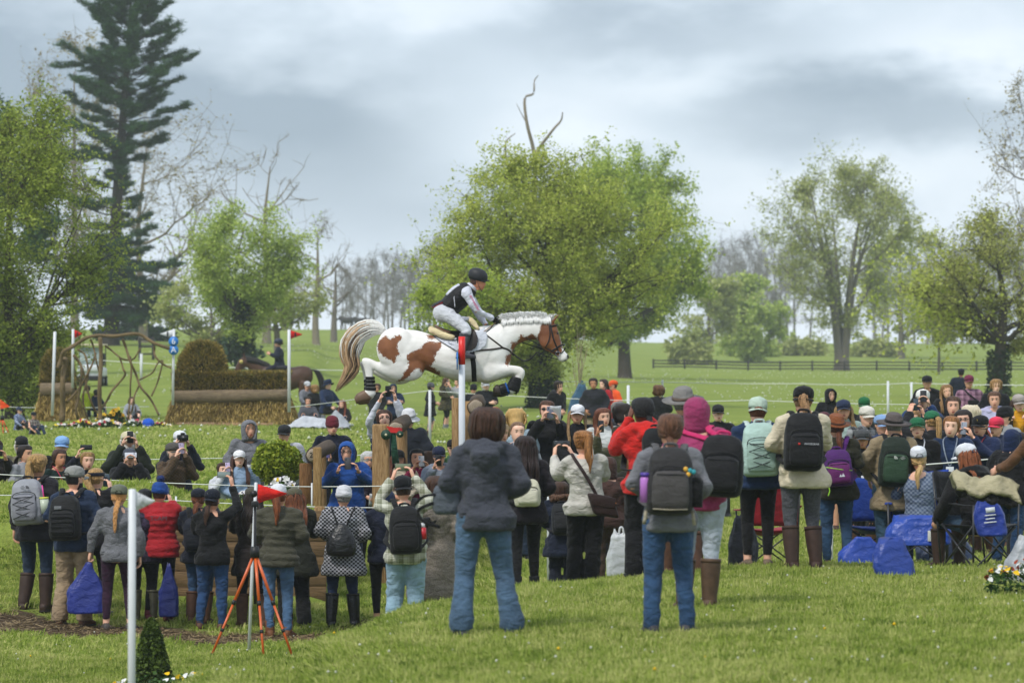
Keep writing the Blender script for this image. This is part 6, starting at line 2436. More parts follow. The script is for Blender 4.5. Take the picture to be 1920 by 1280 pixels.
for x in(-.52,.52):
 for y in(-.8,.75):
  mb = MB()
  mb.tube([(x-.09,y,.23),(x+.09,y,.23)],.23,n=14,round_end=False)
  w = mb.build("wheel",paint('1a1a1b',.8),root)
  mb = MB()
  mb.tube([(x+math.copysign(.085,x),y,.23),(x+math.copysign(.10,x),y,.23)],.12,n=10)
  mb.build("hub",paint('9a9c9e',.4),w)
# -------- the dark bay horse walking behind the brush fence
def side_horse(D,X,name,label,scale,base_u,base_v,coats,simple=False):
 """standing or walking horse, head to the left; X converts (x forward, z up) metres"""
 mb = MB()
 def S(secs,n=14):
  rs = []
  a = np.arange(n)/n*2*np.pi
  for p,q,th,off in secs:
   p,q=np.array([p[0],off,p[1]]),np.array([q[0],off,q[1]])
   c,r=(p+q)/2,(p-q)/2
   rs.append(c+np.cos(a)[:,None]*r+np.sin(a)[:,None]*np.array([0,th,0]))
  mb.rings(list(catmull(np.array(rs).reshape(len(rs),-1),3).reshape(-1,n,3)))
 S([((.0,1.38),(.0,1.0),.10,0),((.12,1.50),(.08,.88),.22,0),((.35,1.56),(.35,.78),.26,0),((.7,1.50),(.7,.74),.29,0),((1.05,1.52),(1.05,.80),.29,0),((1.35,1.56),(1.32,.92),.27,0),((1.56,1.50),(1.56,1.0),.20,0),((1.66,1.36),(1.66,1.12),.10,0)])
 hd_ = 0 if not simple else-.55
 S([((.42,1.56),(.06,.98),.16,0),((.2,1.66),(-.12,1.16),.13,0),((-.1,1.80+hd_*.3),(-.26,1.40+hd_*.3),.10,0),((-.36,1.84+hd_),(-.42,1.52+hd_),.085,0),((-.52,1.78+hd_),(-.5,1.56+hd_),.08,0)])
 S([((-.42,1.84+hd_),(-.40,1.56+hd_),.08,0),((-.60,1.78+hd_),(-.42,1.50+hd_),.10,0),((-.70,1.60+hd_),(-.52,1.42+hd_),.085,0),((-.78,1.40+hd_),(-.62,1.30+hd_),.065,0),((-.82,1.27+hd_),(-.68,1.22+hd_),.055,0)])
 for s in(-1,1):
  mb.tube([(-.46,s*.06,1.82+hd_),(-.48,s*.07,1.97+hd_)],[.04,.01],n=8)
  f = .12*s
  for pts,rr_ in(([(.22,s*.14,.95),(.2-f,s*.14,.55),(.2-f*1.5,s*.14,.12),(.16-f*1.5,s*.14,.0)],[.13,.07,.045,.06]),([(1.42,s*.14,1.05),(1.42+f,s*.14,.62),(1.52+f,s*.14,.5),(1.46+f*1.5,s*.14,.12),(1.42+f*1.5,s*.14,.0)],[.18,.085,.07,.045,.06])):
   mb.tube(catmull(pts,4),catmull(np.array(rr_)[:,None],4)[:,0],n=10)
 o = mb.build(name,coats[0])
 cloth_mods(o,.035,4,0)
 tl = MB()
 rr = random.Random(3)
 for k in range(26):
  a = rr.uniform(-.06,.06)
  y = rr.uniform(-.05,.05)
  tl.tube(catmull([(1.62,y,1.42),(1.78+a,y*1.4,1.38),(1.92+a,y*1.6,1.1+a),(1.98+a*2,y*1.6,.7+a),(1.95+a,y,.45+rr.uniform(0,.2))],3),catmull(np.array([[.02],[.028],[.028],[.02],[.004]]),3)[:,0],n=5)
 tl.build("tail",coats[1],o)
 mn_ = MB()
 for k in range(40):
  f = k/39
  x,z=np.interp(f,[0,.5,1],[.3,-.05,-.42]),np.interp(f,[0,.5,1],[1.62,1.78+hd_*.3,1.86+hd_])
  mn_.tube([(x,0,z),(x+.04,-.07,z-.06),(x+.06,-.11,z-.2)],[.02,.022,.005],n=5)
 mn_.build("mane",coats[1],o)
 b = P(base_u,base_v,D)
 b[2]=gz(b[0],D)-.01
 o.location=b
 o.scale=(scale,)*3
 tag(o,label,"horse")
 return o
BAY = paint('4a3226',.5,.3,.35,3)
hr2 = side_horse(126,None,"horse","dark bay horse walking behind the brush fence",1.06,486,790,[BAY,hair_mat('1a1615')])
eb = MB()
eb.tube([(-.55,-.10,1.68),(-.55,-.12,1.68)],[.06,.06],n=12)
eb.build("rosette",paint('c9b56a',.6),hr2)
sm = MB()
sm.rbox((.62,0,1.50),(.62,.50,.14),.05,k=3)
sm.build("saddle",paint('1c1c28',.5),hr2)
Jr = make_joints(('chest','chest'),'chair',.02,.11,random.Random(1))
for i,s in enumerate((-1,1)):
 Jr['knees'][i]=Jr['hips'][i]+np.array([s*.20,-.36,-.16])
 Jr['ank'][i]=Jr['knees'][i]+np.array([0,.16,-.40])
rp_ = person("riding the dark bay horse in navy jacket and helmet",520,642,126,-90,('bun','brownhair'),('helmet','1a2236'),('jacket','1c2840'),('breeches','23263c'),('boot','black'),'chest',S=1.06,loc=np.array(hr2.location)+np.array([.62*1.06,0,(1.54-.42)*1.06]),J=Jr)
for k,(u,lb,sc_)in enumerate(((652,"dark cow or horse grazing on the skyline, left one",.95),(678,"dark cow or horse grazing on the skyline, right one",.95))):
 oo = side_horse(440,None,"grazing_animal",lb,sc_,u-14,618,[paint('2a2624',.7),hair_mat('1a1615')],True)
 oo['category']="animal"
# -------- grass
def tuft_mesh(name,seed,n,h,r,w):
 rng = np.random.default_rng(seed)
 a,q=rng.uniform(0,2*np.pi,n),np.sqrt(rng.uniform(0,1,n))*r
 base = np.stack([q*np.cos(a),q*np.sin(a),np.full(n,-.01)],1)
 d = np.stack([np.cos(a)*rng.uniform(.05,.7,n),np.sin(a)*rng.uniform(.05,.7,n),np.ones(n)],1)+rng.normal(0,.22,(n,3))
 d/=np.linalg.norm(d,axis=1)[:,None]
 L = h*rng.uniform(.45,1.2,(n,1))
 s = np.cross(d,rng.normal(0,1,(n,3)))
 s/=np.linalg.norm(s,axis=1)[:,None]
 mid = base+d*L*.55
 tip = base+d*L+np.stack([np.cos(a),np.sin(a),-.6*np.ones(n)],1)*L*rng.uniform(.05,.4,(n,1))
 V = np.stack([base-s*w,base+s*w,mid+s*w*.8,tip,mid-s*w*.8],1).reshape(-1,3)
 Q = (np.arange(n)[:,None]*5+np.array([[0,1,2,3,4]]))
 me = np_mesh(None,V,Q,None)
 return me
GR = NT("grass_blade")
_oi = GR.node("ShaderNodeObjectInfo")
_geo = GR.node("ShaderNodeNewGeometry")
_v = GR.node("ShaderNodeVectorMath",operation='SCALE')
GR.l.new(_geo.outputs["Position"],_v.inputs[0])
_v.inputs["Scale"].default_value=1.0
_n = GR.noise(.55,3,.6,_v.outputs[0])
_n2 = GR.noise(3.5,3,.6,_v.outputs[0])
_f = GR.math('ADD',GR.math('MULTIPLY',_oi.outputs["Random"],.62),GR.math('ADD',GR.math('MULTIPLY',_n,.55),GR.math('MULTIPLY',_n2,.75)))
_f = GR.math('SUBTRACT',_f,.28)
_c = GR.ramp(_f,((.24,(0.095,0.165,0.020)),(.58,(0.31,0.40,0.060)),(1.0,(0.58,0.58,0.21))))
GR.color(_c)
GR.set(.65,.2)
_tr = GR.node("ShaderNodeBsdfTranslucent")
GR.l.new(_c,_tr.inputs["Color"])
_mx = GR.node("ShaderNodeMixShader",Fac=.35)
GR.l.new(GR.b.outputs[0],_mx.inputs[1])
GR.l.new(_tr.outputs[0],_mx.inputs[2])
GR.l.new(_mx.outputs[0],GR.n["Material Output"].inputs["Surface"])
def grass_patch(label,u0,u1,D0,D1,dens,tuft,seed,smin=.6,smax=1.3,du=40,dd=.5,keep=None):
 cu,cd=np.arange(u0,u1+du,du),np.arange(D0,D1+dd,dd)
 Ug,Dg=np.meshgrid(cu,cd)
 X = (Ug-960)/FPX*Dg
 Z = CZ-drop_at(Ug.ravel(),Dg.ravel()).reshape(Ug.shape)+bumps(X,Dg)
 n1_,n2_=Ug.shape
 ix = np.arange(n1_*n2_).reshape(n1_,n2_)
 Qd = np.stack([ix[:-1,:-1],ix[:-1,1:],ix[1:,1:],ix[1:,:-1]],-1).reshape(-1,4)
 cu_,cd_=Ug.ravel()[Qd].mean(1),Dg.ravel()[Qd].mean(1)
 mk = mudmask(cu_,cd_)
 rng = np.random.default_rng(seed)
 ok = mk<rng.uniform(.35,.75,len(mk))
 wall = (np.abs(cd_-45)<.3)&(cu_>300)&(cu_<620)
 ok&=~wall
 if keep is not None:
  ok&=keep(cu_,cd_)
 o = np_mesh("grass",np.stack([X,Dg,Z],-1).reshape(-1,3),Qd[ok],None)
 ng = bpy.data.node_groups.new("grass_scatter",'GeometryNodeTree')
 ng.interface.new_socket("Geometry",in_out='INPUT',socket_type='NodeSocketGeometry')
 ng.interface.new_socket("Geometry",in_out='OUTPUT',socket_type='NodeSocketGeometry')
 N_,L_=ng.nodes,ng.links
 gi,go=N_.new("NodeGroupInput"),N_.new("NodeGroupOutput")
 dp = N_.new("GeometryNodeDistributePointsOnFaces")
 dp.inputs["Density"].default_value=dens
 dp.inputs["Seed"].default_value=seed
 io = N_.new("GeometryNodeInstanceOnPoints")
 oi = N_.new("GeometryNodeObjectInfo")
 oi.inputs["Object"].default_value=tuft
 rv = N_.new("FunctionNodeRandomValue")
 rv.data_type='FLOAT_VECTOR'
 rv.inputs["Min"].default_value=(-.12,-.12,0)
 rv.inputs["Max"].default_value=(.12,.12,6.283)
 rs_ = N_.new("FunctionNodeRandomValue")
 rs_.data_type='FLOAT'
 rs_.inputs[2].default_value=smin
 rs_.inputs[3].default_value=smax
 L_.new(gi.outputs[0],dp.inputs["Mesh"])
 L_.new(dp.outputs["Points"],io.inputs["Points"])
 L_.new(oi.outputs["Geometry"],io.inputs["Instance"])
 L_.new(rv.outputs[0],io.inputs["Rotation"])
 L_.new(rs_.outputs[1],io.inputs["Scale"])
 L_.new(io.outputs[0],go.inputs[0])
 md = o.modifiers.new("scatter",'NODES')
 md.node_group=ng
 tag(o,label,"grass",kind='stuff')
 return o
def tuft_obj(name,*a):
 me = tuft_mesh(name,*a)
 me.materials.append(GR.m)
 return bpy.data.objects.new(name,me)
tuf1 = tuft_obj("grass_tuft",1,26,.066,.08,.0042)
tuf2 = tuft_obj("grass_tuft",2,22,.065,.13,.0065)
tuf3 = tuft_obj("grass_tuft",3,18,.10,.28,.014)
grass_patch("short lawn grass on the near mound",-60,2000,23.5,38.5,210,tuf1,1)
grass_patch("rougher grass in the sunken lane and round the crowd",-60,2000,38.5,62,80,tuf2,2)
grass_patch("meadow grass of the middle field",-60,2000,62,118,14,tuf3,3,du=60,dd=2)
rng = np.random.default_rng(8)
n = 5200
uu,ddd=rng.uniform(-40,830,n),rng.normal(41.9,1.0,n)
ok = mudmask(uu,ddd)>rng.uniform(.1,.9,n)
uu,ddd=uu[ok],ddd[ok]
x = (uu-960)/FPX*ddd
c = np.stack([x,ddd,CZ-drop_at(uu,ddd)+bumps(x,ddd)+.012],1)
m = len(c)
a = rng.uniform(0,2*np.pi,m)
d = np.stack([np.cos(a),np.sin(a),rng.uniform(-.1,.35,m)],1)
s = np.stack([-np.sin(a),np.cos(a),rng.uniform(-.5,.5,m)],1)
L = rng.uniform(.02,.075,(m,1))
V = np.stack([c-d*L-s*.005,c-d*L+s*.005,c+d*L+s*.005,c+d*L-s*.005],1).reshape(-1,3)
o = np_mesh("straw_litter",V,np.arange(m*4).reshape(-1,4),leaf_mat("straw",'3a2c1c','9a8560',.1,3))
tag(o,"trampled straw and mud crumbs in the lane","litter",kind='stuff')
for lb,n,D0,D1,pw,sz,c,nm,sd in(("white clover heads scattered over the near lawn",330,24,46,1,.009,'c9cabc',"clover",4),("white dandelion clocks scattered over the far field",4200,84,330,1.0,.034,'c4c8b4',"dandelions",5),("yellow dandelion flowers in the near lawn",22,24,40,1,.012,'d9b020',"dandelions",6)):
 rng = np.random.default_rng(sd)
 uu,ddd=rng.uniform(-40,1980,n),D0+(D1-D0)*rng.uniform(0,1,n)**pw
 if D1>100:
  kk = (np.sin(uu*.012+ddd*.05)+np.sin(ddd*.13+uu*.004)+rng.normal(0,.8,n))>-.2
  uu,ddd=uu[kk],ddd[kk]
 x = (uu-960)/FPX*ddd
 c0 = np.stack([x,ddd,CZ-drop_at(uu,ddd)+bumps(x,ddd)+(.045 if D1<100 else.10)],1)
 m = len(c0)
 s = sz*rng.uniform(.6,1.4,m)
 O = np.array([(1,0,0),(-1,0,0),(0,1,0),(0,-1,0),(0,0,1),(0,0,-1)],float)
 V = (c0[:,None,:]+O[None]*s[:,None,None]).reshape(-1,3)
 T_ = np.array([(0,2,4),(2,1,4),(1,3,4),(3,0,4),(2,0,5),(1,2,5),(3,1,5),(0,3,5)])
 o = np_mesh(nm,V,(np.arange(m)[:,None,None]*6+T_[None]).reshape(-1,3),paint(c,.8,.1,.1))
 tag(o,lb,"flowers",kind='stuff')
# -------- the air
mb = MB()
x0,x1,y0,y1,z0,z1=-680,680,-12,668,-2.6,34
mb.add([(x0,y0,z0),(x1,y0,z0),(x1,y1,z0),(x0,y1,z0),(x0,y0,z1),(x1,y0,z1),(x1,y1,z1),(x0,y1,z1)],[(0,3,2,1),(4,5,6,7),(0,1,5,4),(1,2,6,5),(2,3,7,6),(3,0,4,7)])
hm = bpy.data.materials.new("haze")
hm.use_nodes=True
hn = hm.node_tree.nodes
hn.remove(hn["Principled BSDF"])
pv = hn.new("ShaderNodeVolumePrincipled")
pv.inputs["Color"].default_value=(0.86,0.92,1.0,1)
pv.inputs["Density"].default_value=0.0003
hm.node_tree.links.new(pv.outputs[0],hn["Material Output"].inputs["Volume"])
hz_ = mb.build("haze",hm,smooth=False)
tag(hz_,"thin pale haze over the whole park",None,kind='stuff')
# -------- the jumping horse, built from its side view at 49.5 m
HD = 49.5
HU = HD/FPX/3.6923
HO = np.array([(866-960)/FPX*HD,HD,CZ-(640-640)/FPX*HD])
def hx(zx,zy,y=0.0):
 """sheet coordinates (right, down) to horse-local metres"""
 px,py=600+zx/3.6923,480+zy/3.6923
 return np.array([(px-866)/FPX*HD,y,-(py-640)/FPX*HD])
def sect(mb,secs,n=16,pw=.82,mat=0,cap=True):
 """loft of elliptical sections; each section: ((x,y) of one edge, (x,y) of the other, half thickness, side offset)"""
 rs = []
 a = np.arange(n)/n*2*np.pi
 for s in secs:
  p,q,th=hx(*s[0]),hx(*s[1]),s[2]
  off = s[3]if len(s)>3 else 0.0
  c,r=(p+q)/2,(p-q)/2
  ca,sa=np.cos(a),np.sin(a)
  u = np.sign(ca)*np.abs(ca)**pw
  v = np.sign(sa)*np.abs(sa)**pw
  rs.append(c+u[:,None]*r+(v*th+off)[:,None]*np.array([0,1.0,0]))
 A = np.array(rs)
 k = len(A)
 out = catmull(A.reshape(k,-1),3).reshape(-1,n,3)
 mb.rings(list(out),mat,cap)
hb = MB()
trunk = [((398,600),(402,660),.05),((412,560),(418,700),.13),((440,532),(452,760),.21),((490,513),(500,815),.27),((560,508),(560,850),.30),((620,509),(625,838),.30),((680,516),(672,788),.28),((740,532),(730,790),.285),((800,553),(795,815),.305),((870,568),(868,842),.32),((940,562),(945,862),.32),((1010,540),(1030,872),.30),((1070,506),(1095,873),.27),((1115,483),(1165,868),.25),((1160,480),(1235,842),.235),((1210,490),(1290,790),.20),((1250,520),(1318,735),.15),((1280,560),(1325,690),.08)]
sect(hb,trunk,22)
neck = [((1090,500),(1240,800),.19),((1125,484),(1300,730),.175),((1180,478),(1334,660),.145),((1250,464),(1362,617),.118),((1330,452),(1405,594),.102),((1420,444),(1452,582),.092),((1500,442),(1500,580),.088),((1560,448),(1530,590),.088),((1590,455),(1545,590),.08)]
sect(hb,neck,18,.9)
head = [((1580,440),(1508,545),.075),((1604,444),(1512,575),.090),((1626,462),(1524,616),.098),((1642,492),(1542,640),.100),((1654,530),(1566,655),.093),((1664,566),(1592,668),.080),((1674,602),(1616,680),.068),((1684,636),(1634,692),.058),((1698,662),(1646,712),.055),((1716,680),(1658,728),.056),((1726,698),(1676,735),.048),((1722,712),(1694,732),.025)]
sect(hb,head,18,.85)
for s in(-1,1):
 pts = [hx(1606,470,s*.05),hx(1622,440,s*.058),hx(1644,414,s*.06),hx(1664,396,s*.058)]
 hb.tube(catmull(pts,3),catmull(np.array([[.028,.018],[.034,.016],[.026,.012],[.006,.005]]),3),n=10,side=(0,1,0))
 hb.ell(hx(1612,518,s*.088),(.035,.018,.025),8,6)
 hb.ell(hx(1560,590,s*.075),(.085,.03,.09),12,8)
for s in(-1,1):
 y,dx,dy=s*.145,(0 if s<0 else-18),(0 if s<0 else 22)
 def q(*sec):
  return[((a[0]+dx,a[1]+dy),(b[0]+dx,b[1]+dy),t,y*m)for a,b,t,m in sec]
 thigh = q(((545,560),(700,690),.14,.8),((480,620),(690,770),.15,.95),((440,690),(640,845),.14,1.0),((425,728),(575,868),.115,1.0),((400,730),(505,858),.088,1.0),((370,716),(440,828),.066,1.0),((338,704),(392,800),.054,1.0),((305,702),(372,775),.05,1.0),((287,722),(362,765),.046,1.0))
 sect(hb,thigh,14,.9)
 cannon = q(((289,712),(352,738),.046,1.0),((293,738),(368,762),.048,1.0),((308,785),(372,792),.042,1.0),((318,840),(374,842),.036,1.0),((322,890),(380,892),.035,1.0),((318,925),(388,930),.044,1.0),((330,940),(388,962),.04,1.0))
 sect(hb,cannon,12,.95)
 past = q(((340,915),(394,950),.042,1.0),((318,925),(382,965),.038,1.0),((300,938),(358,985),.042,1.0))
 sect(hb,past,12,.95)
for s in(-1,1):
 y,dx,dy=s*.13,(0 if s<0 else-10),(0 if s<0 else 14)
 def q2(*sec):
  return[((a[0]+dx,a[1]+dy),(b[0]+dx,b[1]+dy),t,y*m)for a,b,t,m in sec]
 fore = q2(((1120,640),(1080,800),.12,.8),((1200,690),(1130,865),.12,.95),((1262,738),(1180,868),.105,1),((1310,752),(1255,842),.078,1),((1350,756),(1320,820),.056,1),((1388,764),(1365,826),.052,1),((1412,782),(1385,842),.05,1),((1420,812),(1384,845),.045,1))
 sect(hb,fore,14,.9)
 can = q2(((1420,790),(1362,815),.048,1),((1418,830),(1354,826),.046,1),((1398,866),(1338,850),.037,1),((1372,905),(1312,882),.035,1),((1362,940),(1296,908),.042,1),((1330,955),(1290,905),.040,1))
 sect(hb,can,12,.95)
 pas = q2(((1340,950),(1300,895),.040,1),((1305,945),(1280,890),.036,1),((1275,948),(1255,888),.040,1))
 sect(hb,pas,12,.95)
for c,r in(((530,640,-.21),(.26,.10,.28)),((1080,660,-.19),(.24,.09,.28)),((1180,760,-.15),(.18,.08,.18)),((620,770,-.19),(.20,.10,.18))):
 for s in(1,-1):
  hb.ell(hx(c[0],c[1],c[2]*s),r,14,10)
hro = hb.build("tmp",paint('cccccc'))
cloth_mods(hro,.0135,12,0)
dg = bpy.context.evaluated_depsgraph_get()
hme = bpy.data.meshes.new_from_object(hro.evaluated_get(dg))
bpy.data.objects.remove(hro)
hme.materials.clear()
N = len(hme.vertices)
hv = np.zeros(N*3,np.float32)
hme.vertices.foreach_get('co',hv)
hv = hv.reshape(-1,3)
def sdist(pts,poly):
 """signed distance of 2-D points to a polygon, positive inside"""
 poly = np.asarray(poly,float)
 A,B=poly,np.roll(poly,-1,0)
 d = np.full(len(pts),1e9)
 ins = np.zeros(len(pts),bool)
 for a,b in zip(A,B):
  ab = b-a
  t = np.clip(((pts-a)@ab)/(ab@ab+1e-12),0,1)
  d = np.minimum(d,np.linalg.norm(pts-(a+t[:,None]*ab),axis=1))
  c = ((a[1]>pts[:,1])!=(b[1]>pts[:,1]))
  xi = (b[0]-a[0])*(pts[:,1]-a[1])/(b[1]-a[1]+1e-12)+a[0]
  ins^=c&(pts[:,0]<xi)
 return np.where(ins,d,-d)
PATCH = [[(455,555),(500,578),(530,552),(560,545),(570,560),(568,578),(545,600),(535,625),(545,650),(558,688),(535,690),(525,735),(508,740),(498,715),(470,712),(440,690),(408,655),(402,610),(425,575)],[(845,592),(800,600),(760,588),(738,595),(700,640),(660,655),(618,672),(606,700),(622,745),(612,780),(582,800),(580,830),(535,868),(600,850),(640,805),(680,772),(720,800),(790,822),(822,818),(806,782),(768,760),(800,720),(798,690),(835,640)],[(735,548),(790,545),(802,572),(760,576)],[(1325,590),(1352,602),(1368,590),(1388,545),(1420,560),(1440,552),(1470,538),(1500,566),(1520,590),(1500,640),(1440,610),(1390,640),(1345,690),(1322,640)],[(1292,690),(1330,668),(1335,700),(1298,760),(1280,750)],[(1545,445),(1600,430),(1690,380),(1668,470),(1660,540),(1672,600),(1678,640),(1660,690),(1630,705),(1560,680),(1500,620),(1505,560),(1525,500)],[(690,775),(830,800),(835,850),(700,800)]]
pts2 = np.stack([(hv[:,0]/HD*FPX+866-600)*3.6923,(-hv[:,2]/HD*FPX+640-480)*3.6923],1)
sd = np.full(N,-1e3)
for pg in PATCH:
 sd = np.maximum(sd,sdist(pts2,pg))
coat = np.clip(sd/40.0+.55,-1,1)
dark = np.zeros(N)
for(cx,cy,r)in((1722,700,16),(1700,730,16)):
 dark = np.maximum(dark,np.clip(1.4-np.hypot(pts2[:,0]-cx,pts2[:,1]-cy)/r,0,1))
for nm,arr in(("coat",coat),("dark",dark)):
 at = hme.attributes.new(nm,'FLOAT','POINT')
 at.data.foreach_set('value',arr.astype(np.float32))
t = NT("horse_coat")
a1 = t.node("ShaderNodeAttribute",attribute_name="coat")
a2 = t.node("ShaderNodeAttribute",attribute_name="dark")
ns = t.noise(38,5,0.75)
ns2 = t.noise(5,3,0.5)
f = t.math('ADD',a1.outputs["Fac"],t.math('MULTIPLY',t.math('SUBTRACT',ns,0.5),1.7))
mask = t.ramp(f,((0.47,0.0),(0.60,1.0)))
white = t.mix(t.ramp(ns2,((0.35,0.0),(0.7,1.0))),(0.74,0.71,0.67),(0.86,0.84,0.81))
brown = t.mix(t.ramp(ns2,((0.3,0.0),(0.7,1.0))),(0.15,0.052,0.02),(0.27,0.105,0.042))
col = t.mix(mask,white,brown)
col = t.mix(a2.outputs["Fac"],col,(0.03,0.022,0.02))
t.color(col)
t.set(0.55,0.3)
t.bump(t.math('ADD',t.noise(9,3,0.55),t.math('MULTIPLY',t.noise(120,2,.5,t.coord("Object",(1,1,3))),.08)),0.35,0.03)
hme.materials.append(t.m)
hme.polygons.foreach_set('use_smooth',np.ones(len(hme.polygons),bool))
horse = obj("horse",hme)
horse.location=HO
tag(horse,"brown and white pinto horse leaping over the logs with its rider","horse")
bvh = BVHTree.FromPolygons([tuple(v)for v in hv],[tuple(p.vertices)for p in hme.polygons])
def surf(zx,zy,out=.008,side=-1,default=.2):
 """point on the horse's near (-1) or far (+1) flank at sheet position"""
 p = hx(zx,zy)
 h = bvh.ray_cast(Vector((p[0],3*side,p[2])),Vector((0,-side,0)))
 y = h[0].y if h[0]is not None else side*default
 return np.array([p[0],y+side*out,p[2]])
leather = paint('2a1c16',.5,.4,.25)
blackl = paint('17161a',.5,.4,.2)
steel = paint('9a9ca2',.3,.5,.1,6,.9)
def strap(mb,pts,w=.012,th=.004,side=-1,out=.006,sub=5,mat=0):
 A = np.array(pts,float)
 A = catmull(A,sub)if len(A)>2 else np.linspace(A[0],A[1],12)
 P3 = np.array([surf(x,y,out,side)for x,y in A])
 P3[1:-1]=(P3[:-2]+2*P3[1:-1]+P3[2:])/4
 T = np.array([unit(v)for v in np.gradient(P3,axis=0)])
 rs = []
 n = 8
 ang = np.arange(n)/n*2*np.pi
 for p,tt in zip(P3,T):
  up = np.cross(tt,[0,1,0])
  up = unit(up)
  rs.append(p+np.cos(ang)[:,None]*up*w+np.sin(ang)[:,None]*np.array([0,1.0,0])*th)
 mb.rings(rs,mat)
rr = random.Random(5)
TL = catmull(np.array([(440,522),(400,500),(335,500),(262,540),(215,610),(205,690),(222,760),(190,830),(110,935)],float),6)
TW = np.interp(np.linspace(0,1,len(TL)),[0,.12,.3,.5,.7,.85,1],[22,42,62,74,58,40,8])
white_h,brown_h,flax_h=hair_mat('f4efe4'),hair_mat('5e463a'),hair_mat('c9a680')
tails = {0:MB(),1:MB(),2:MB()}
for k in range(330):
 o = rr.uniform(-1,1)
 yo = rr.uniform(-1,1)*math.sqrt(1-o*o)
 ln = rr.uniform(.45,1.0)
 if rr.random()<.25:
  ln = 1.0
 m = int(len(TL)*ln)
 pts,rad=[],[]
 wob = rr.uniform(-8,8)
 i0 = 0 if ln<.74 else int(len(TL)*rr.uniform(.22,.42))
 if ln<.74:
  yo = -abs(yo)if rr.random()<.75 else yo
 for i in range(i0,max(m,i0+8),3):
  i = min(i,len(TL)-1)
  tt = TL[min(i+1,len(TL)-1)]-TL[max(i-1,0)]
  nn = np.array([-tt[1],tt[0]])/(np.hypot(*tt)+1e-9)
  p = TL[i]+nn*TW[i]*o+wob*math.sin(i*.16+k)
  pts.append(hx(p[0],p[1],yo*.09*(TW[i]/70)))
  rad.append(.0062 if i<m*.8 else.004)
 rad[-1]=.001
 inner = o>.15
 mt = 0 if ln<.74 else(1 if o<.1 and rr.random()<.6 else 2)
 tails[mt].tube(pts,rad,n=5)
tobj = tails[0].build("tail",white_h,horse)
tails[1].build("tail_hair",brown_h,tobj)
tails[2].build("tail_hair",flax_h,tobj)
mn = MB()
for k in range(620):
 f = rr.random()
 x0 = 1262+f*345
 y0 = np.interp(x0,[1262,1330,1420,1500,1560,1600],[464,455,447,446,450,452])
 ln = rr.uniform(20,66)*(1 if f<.9 else.8)
 dxs = rr.uniform(-30,6)+(24 if f>.9 else 0)
 y = rr.uniform(-.03,.035)
 pts = [hx(x0,y0+10,y),hx(x0+dxs*.3,y0-ln*.55,y*1.6),hx(x0+dxs*.9,y0-ln*.95,y*2.2-.01),hx(x0+dxs*1.5-8,y0-ln*rr.uniform(.75,1.05),y*2.8-.02)]
 mn.tube(catmull(pts,3),catmull(np.array([[.0045],[.0055],[.0036],[.0008]]),3)[:,0],n=4)
for k in range(300):
 x0 = 1262+rr.random()*335
 y0 = np.interp(x0,[1262,1330,1420,1500,1560,1600],[464,455,447,446,450,452])
 dx_ = rr.uniform(-26,14)
 q1 = surf(x0+dx_,y0+rr.uniform(2,30),.016)
 mn.tube(catmull([hx(x0,y0-4,.0),hx(x0+dx_*.3,y0-rr.uniform(14,34),-.035),hx(x0+dx_*.7,y0-4,-.085),q1],3),catmull(np.array([[.005],[.0055],[.0045],[.001]]),3)[:,0],n=4)
mn.build("mane",hair_mat('f8f5ee'),horse)
hf = {}
for s,dx,dy in((-1,0,0),(1,-18,22)):
 y = s*.145
 m = MB()
 sect(m,[((306,926),(362,982),.046,y),((282,938),(344,1000),.052,y),((258,952),(312,1008),.056,y),((240,978),(256,1022),.05,y)]if s<0 else[((290,952),(345,1010),.046,y),((268,968),(330,1022),.052,y),((250,985),(300,1028),.056,y),((246,1004),(268,1030),.05,y)],14,.85)
 m.build("hoof",paint('6a5442',.5,.3,.3),horse)
 b = MB()
 for a,c in(((322,842),(380,842)),((323,866),(383,866)),((323,892),(386,892)),((320,915),(390,918))):
  sect(b,[((a[0]+dx-3,a[1]+dy-9),(c[0]+dx+1,c[1]+dy-9),.046,y),((a[0]+dx-5,a[1]+dy),(c[0]+dx+3,c[1]+dy),.05,y),((a[0]+dx-3,a[1]+dy+12),(c[0]+dx+1,c[1]+dy+12),.046,y)],12)
 b.build("leg_boot",fabric('17181b','plain',None,.6),horse)
for s,dx,dy in((-1,0,0),(1,-10,14)):
 y = s*.13
 b = MB()
 sect(b,[((1398+dx,846+dy),(1330+dx,828+dy),.052,y),((1392+dx,885+dy),(1312+dx,860+dy),.053,y),((1382+dx,925+dy),(1290+dx,895+dy),.056,y),((1372+dx,945+dy),(1286+dx,915+dy),.05,y)],14)
 b.build("leg_boot",fabric('141519','plain',None,.5),horse)
 bb = MB()
 sect(bb,[((1290+dx,880+dy),(1318+dx,946+dy),.052,y),((1262+dx,882+dy),(1285+dx,958+dy),.062,y),((1238+dx,892+dy),(1258+dx,964+dy),.064,y)],14)
 bb.build("bell_boot",fabric('15171c','plain',None,.45),horse)
 bl = MB()
 sect(bl,[((1288+dx,872+dy),(1316+dx,950+dy),.056,y),((1278+dx,874+dy),(1304+dx,954+dy),.058,y)],14)
 bl.build("trim",fabric('1f5fb0'),horse)
 m = MB()
 sect(m,[((1246+dx,892+dy),(1262+dx,962+dy),.055,y),((1224+dx,888+dy),(1226+dx,962+dy),.06,y),((1208+dx,898+dy),(1208+dx,958+dy),.055,y)],14)
 m.build("hoof",paint('3a322c',.5,.3,.3),horse)
m = MB()
for s in(-1,1):
 p = surf(1641,534,-.006,s)
 m.ell(p,(.022,.012,.017),10,7)
m.build("eye",paint('0f0b0a',.1,.6),horse)
m = MB()
for s in(-1,1):
 m.ell(surf(1714,694,-.003,s),(.016,.008,.022),8,6)
m.build("nostril",paint('120d0c',.8),horse)
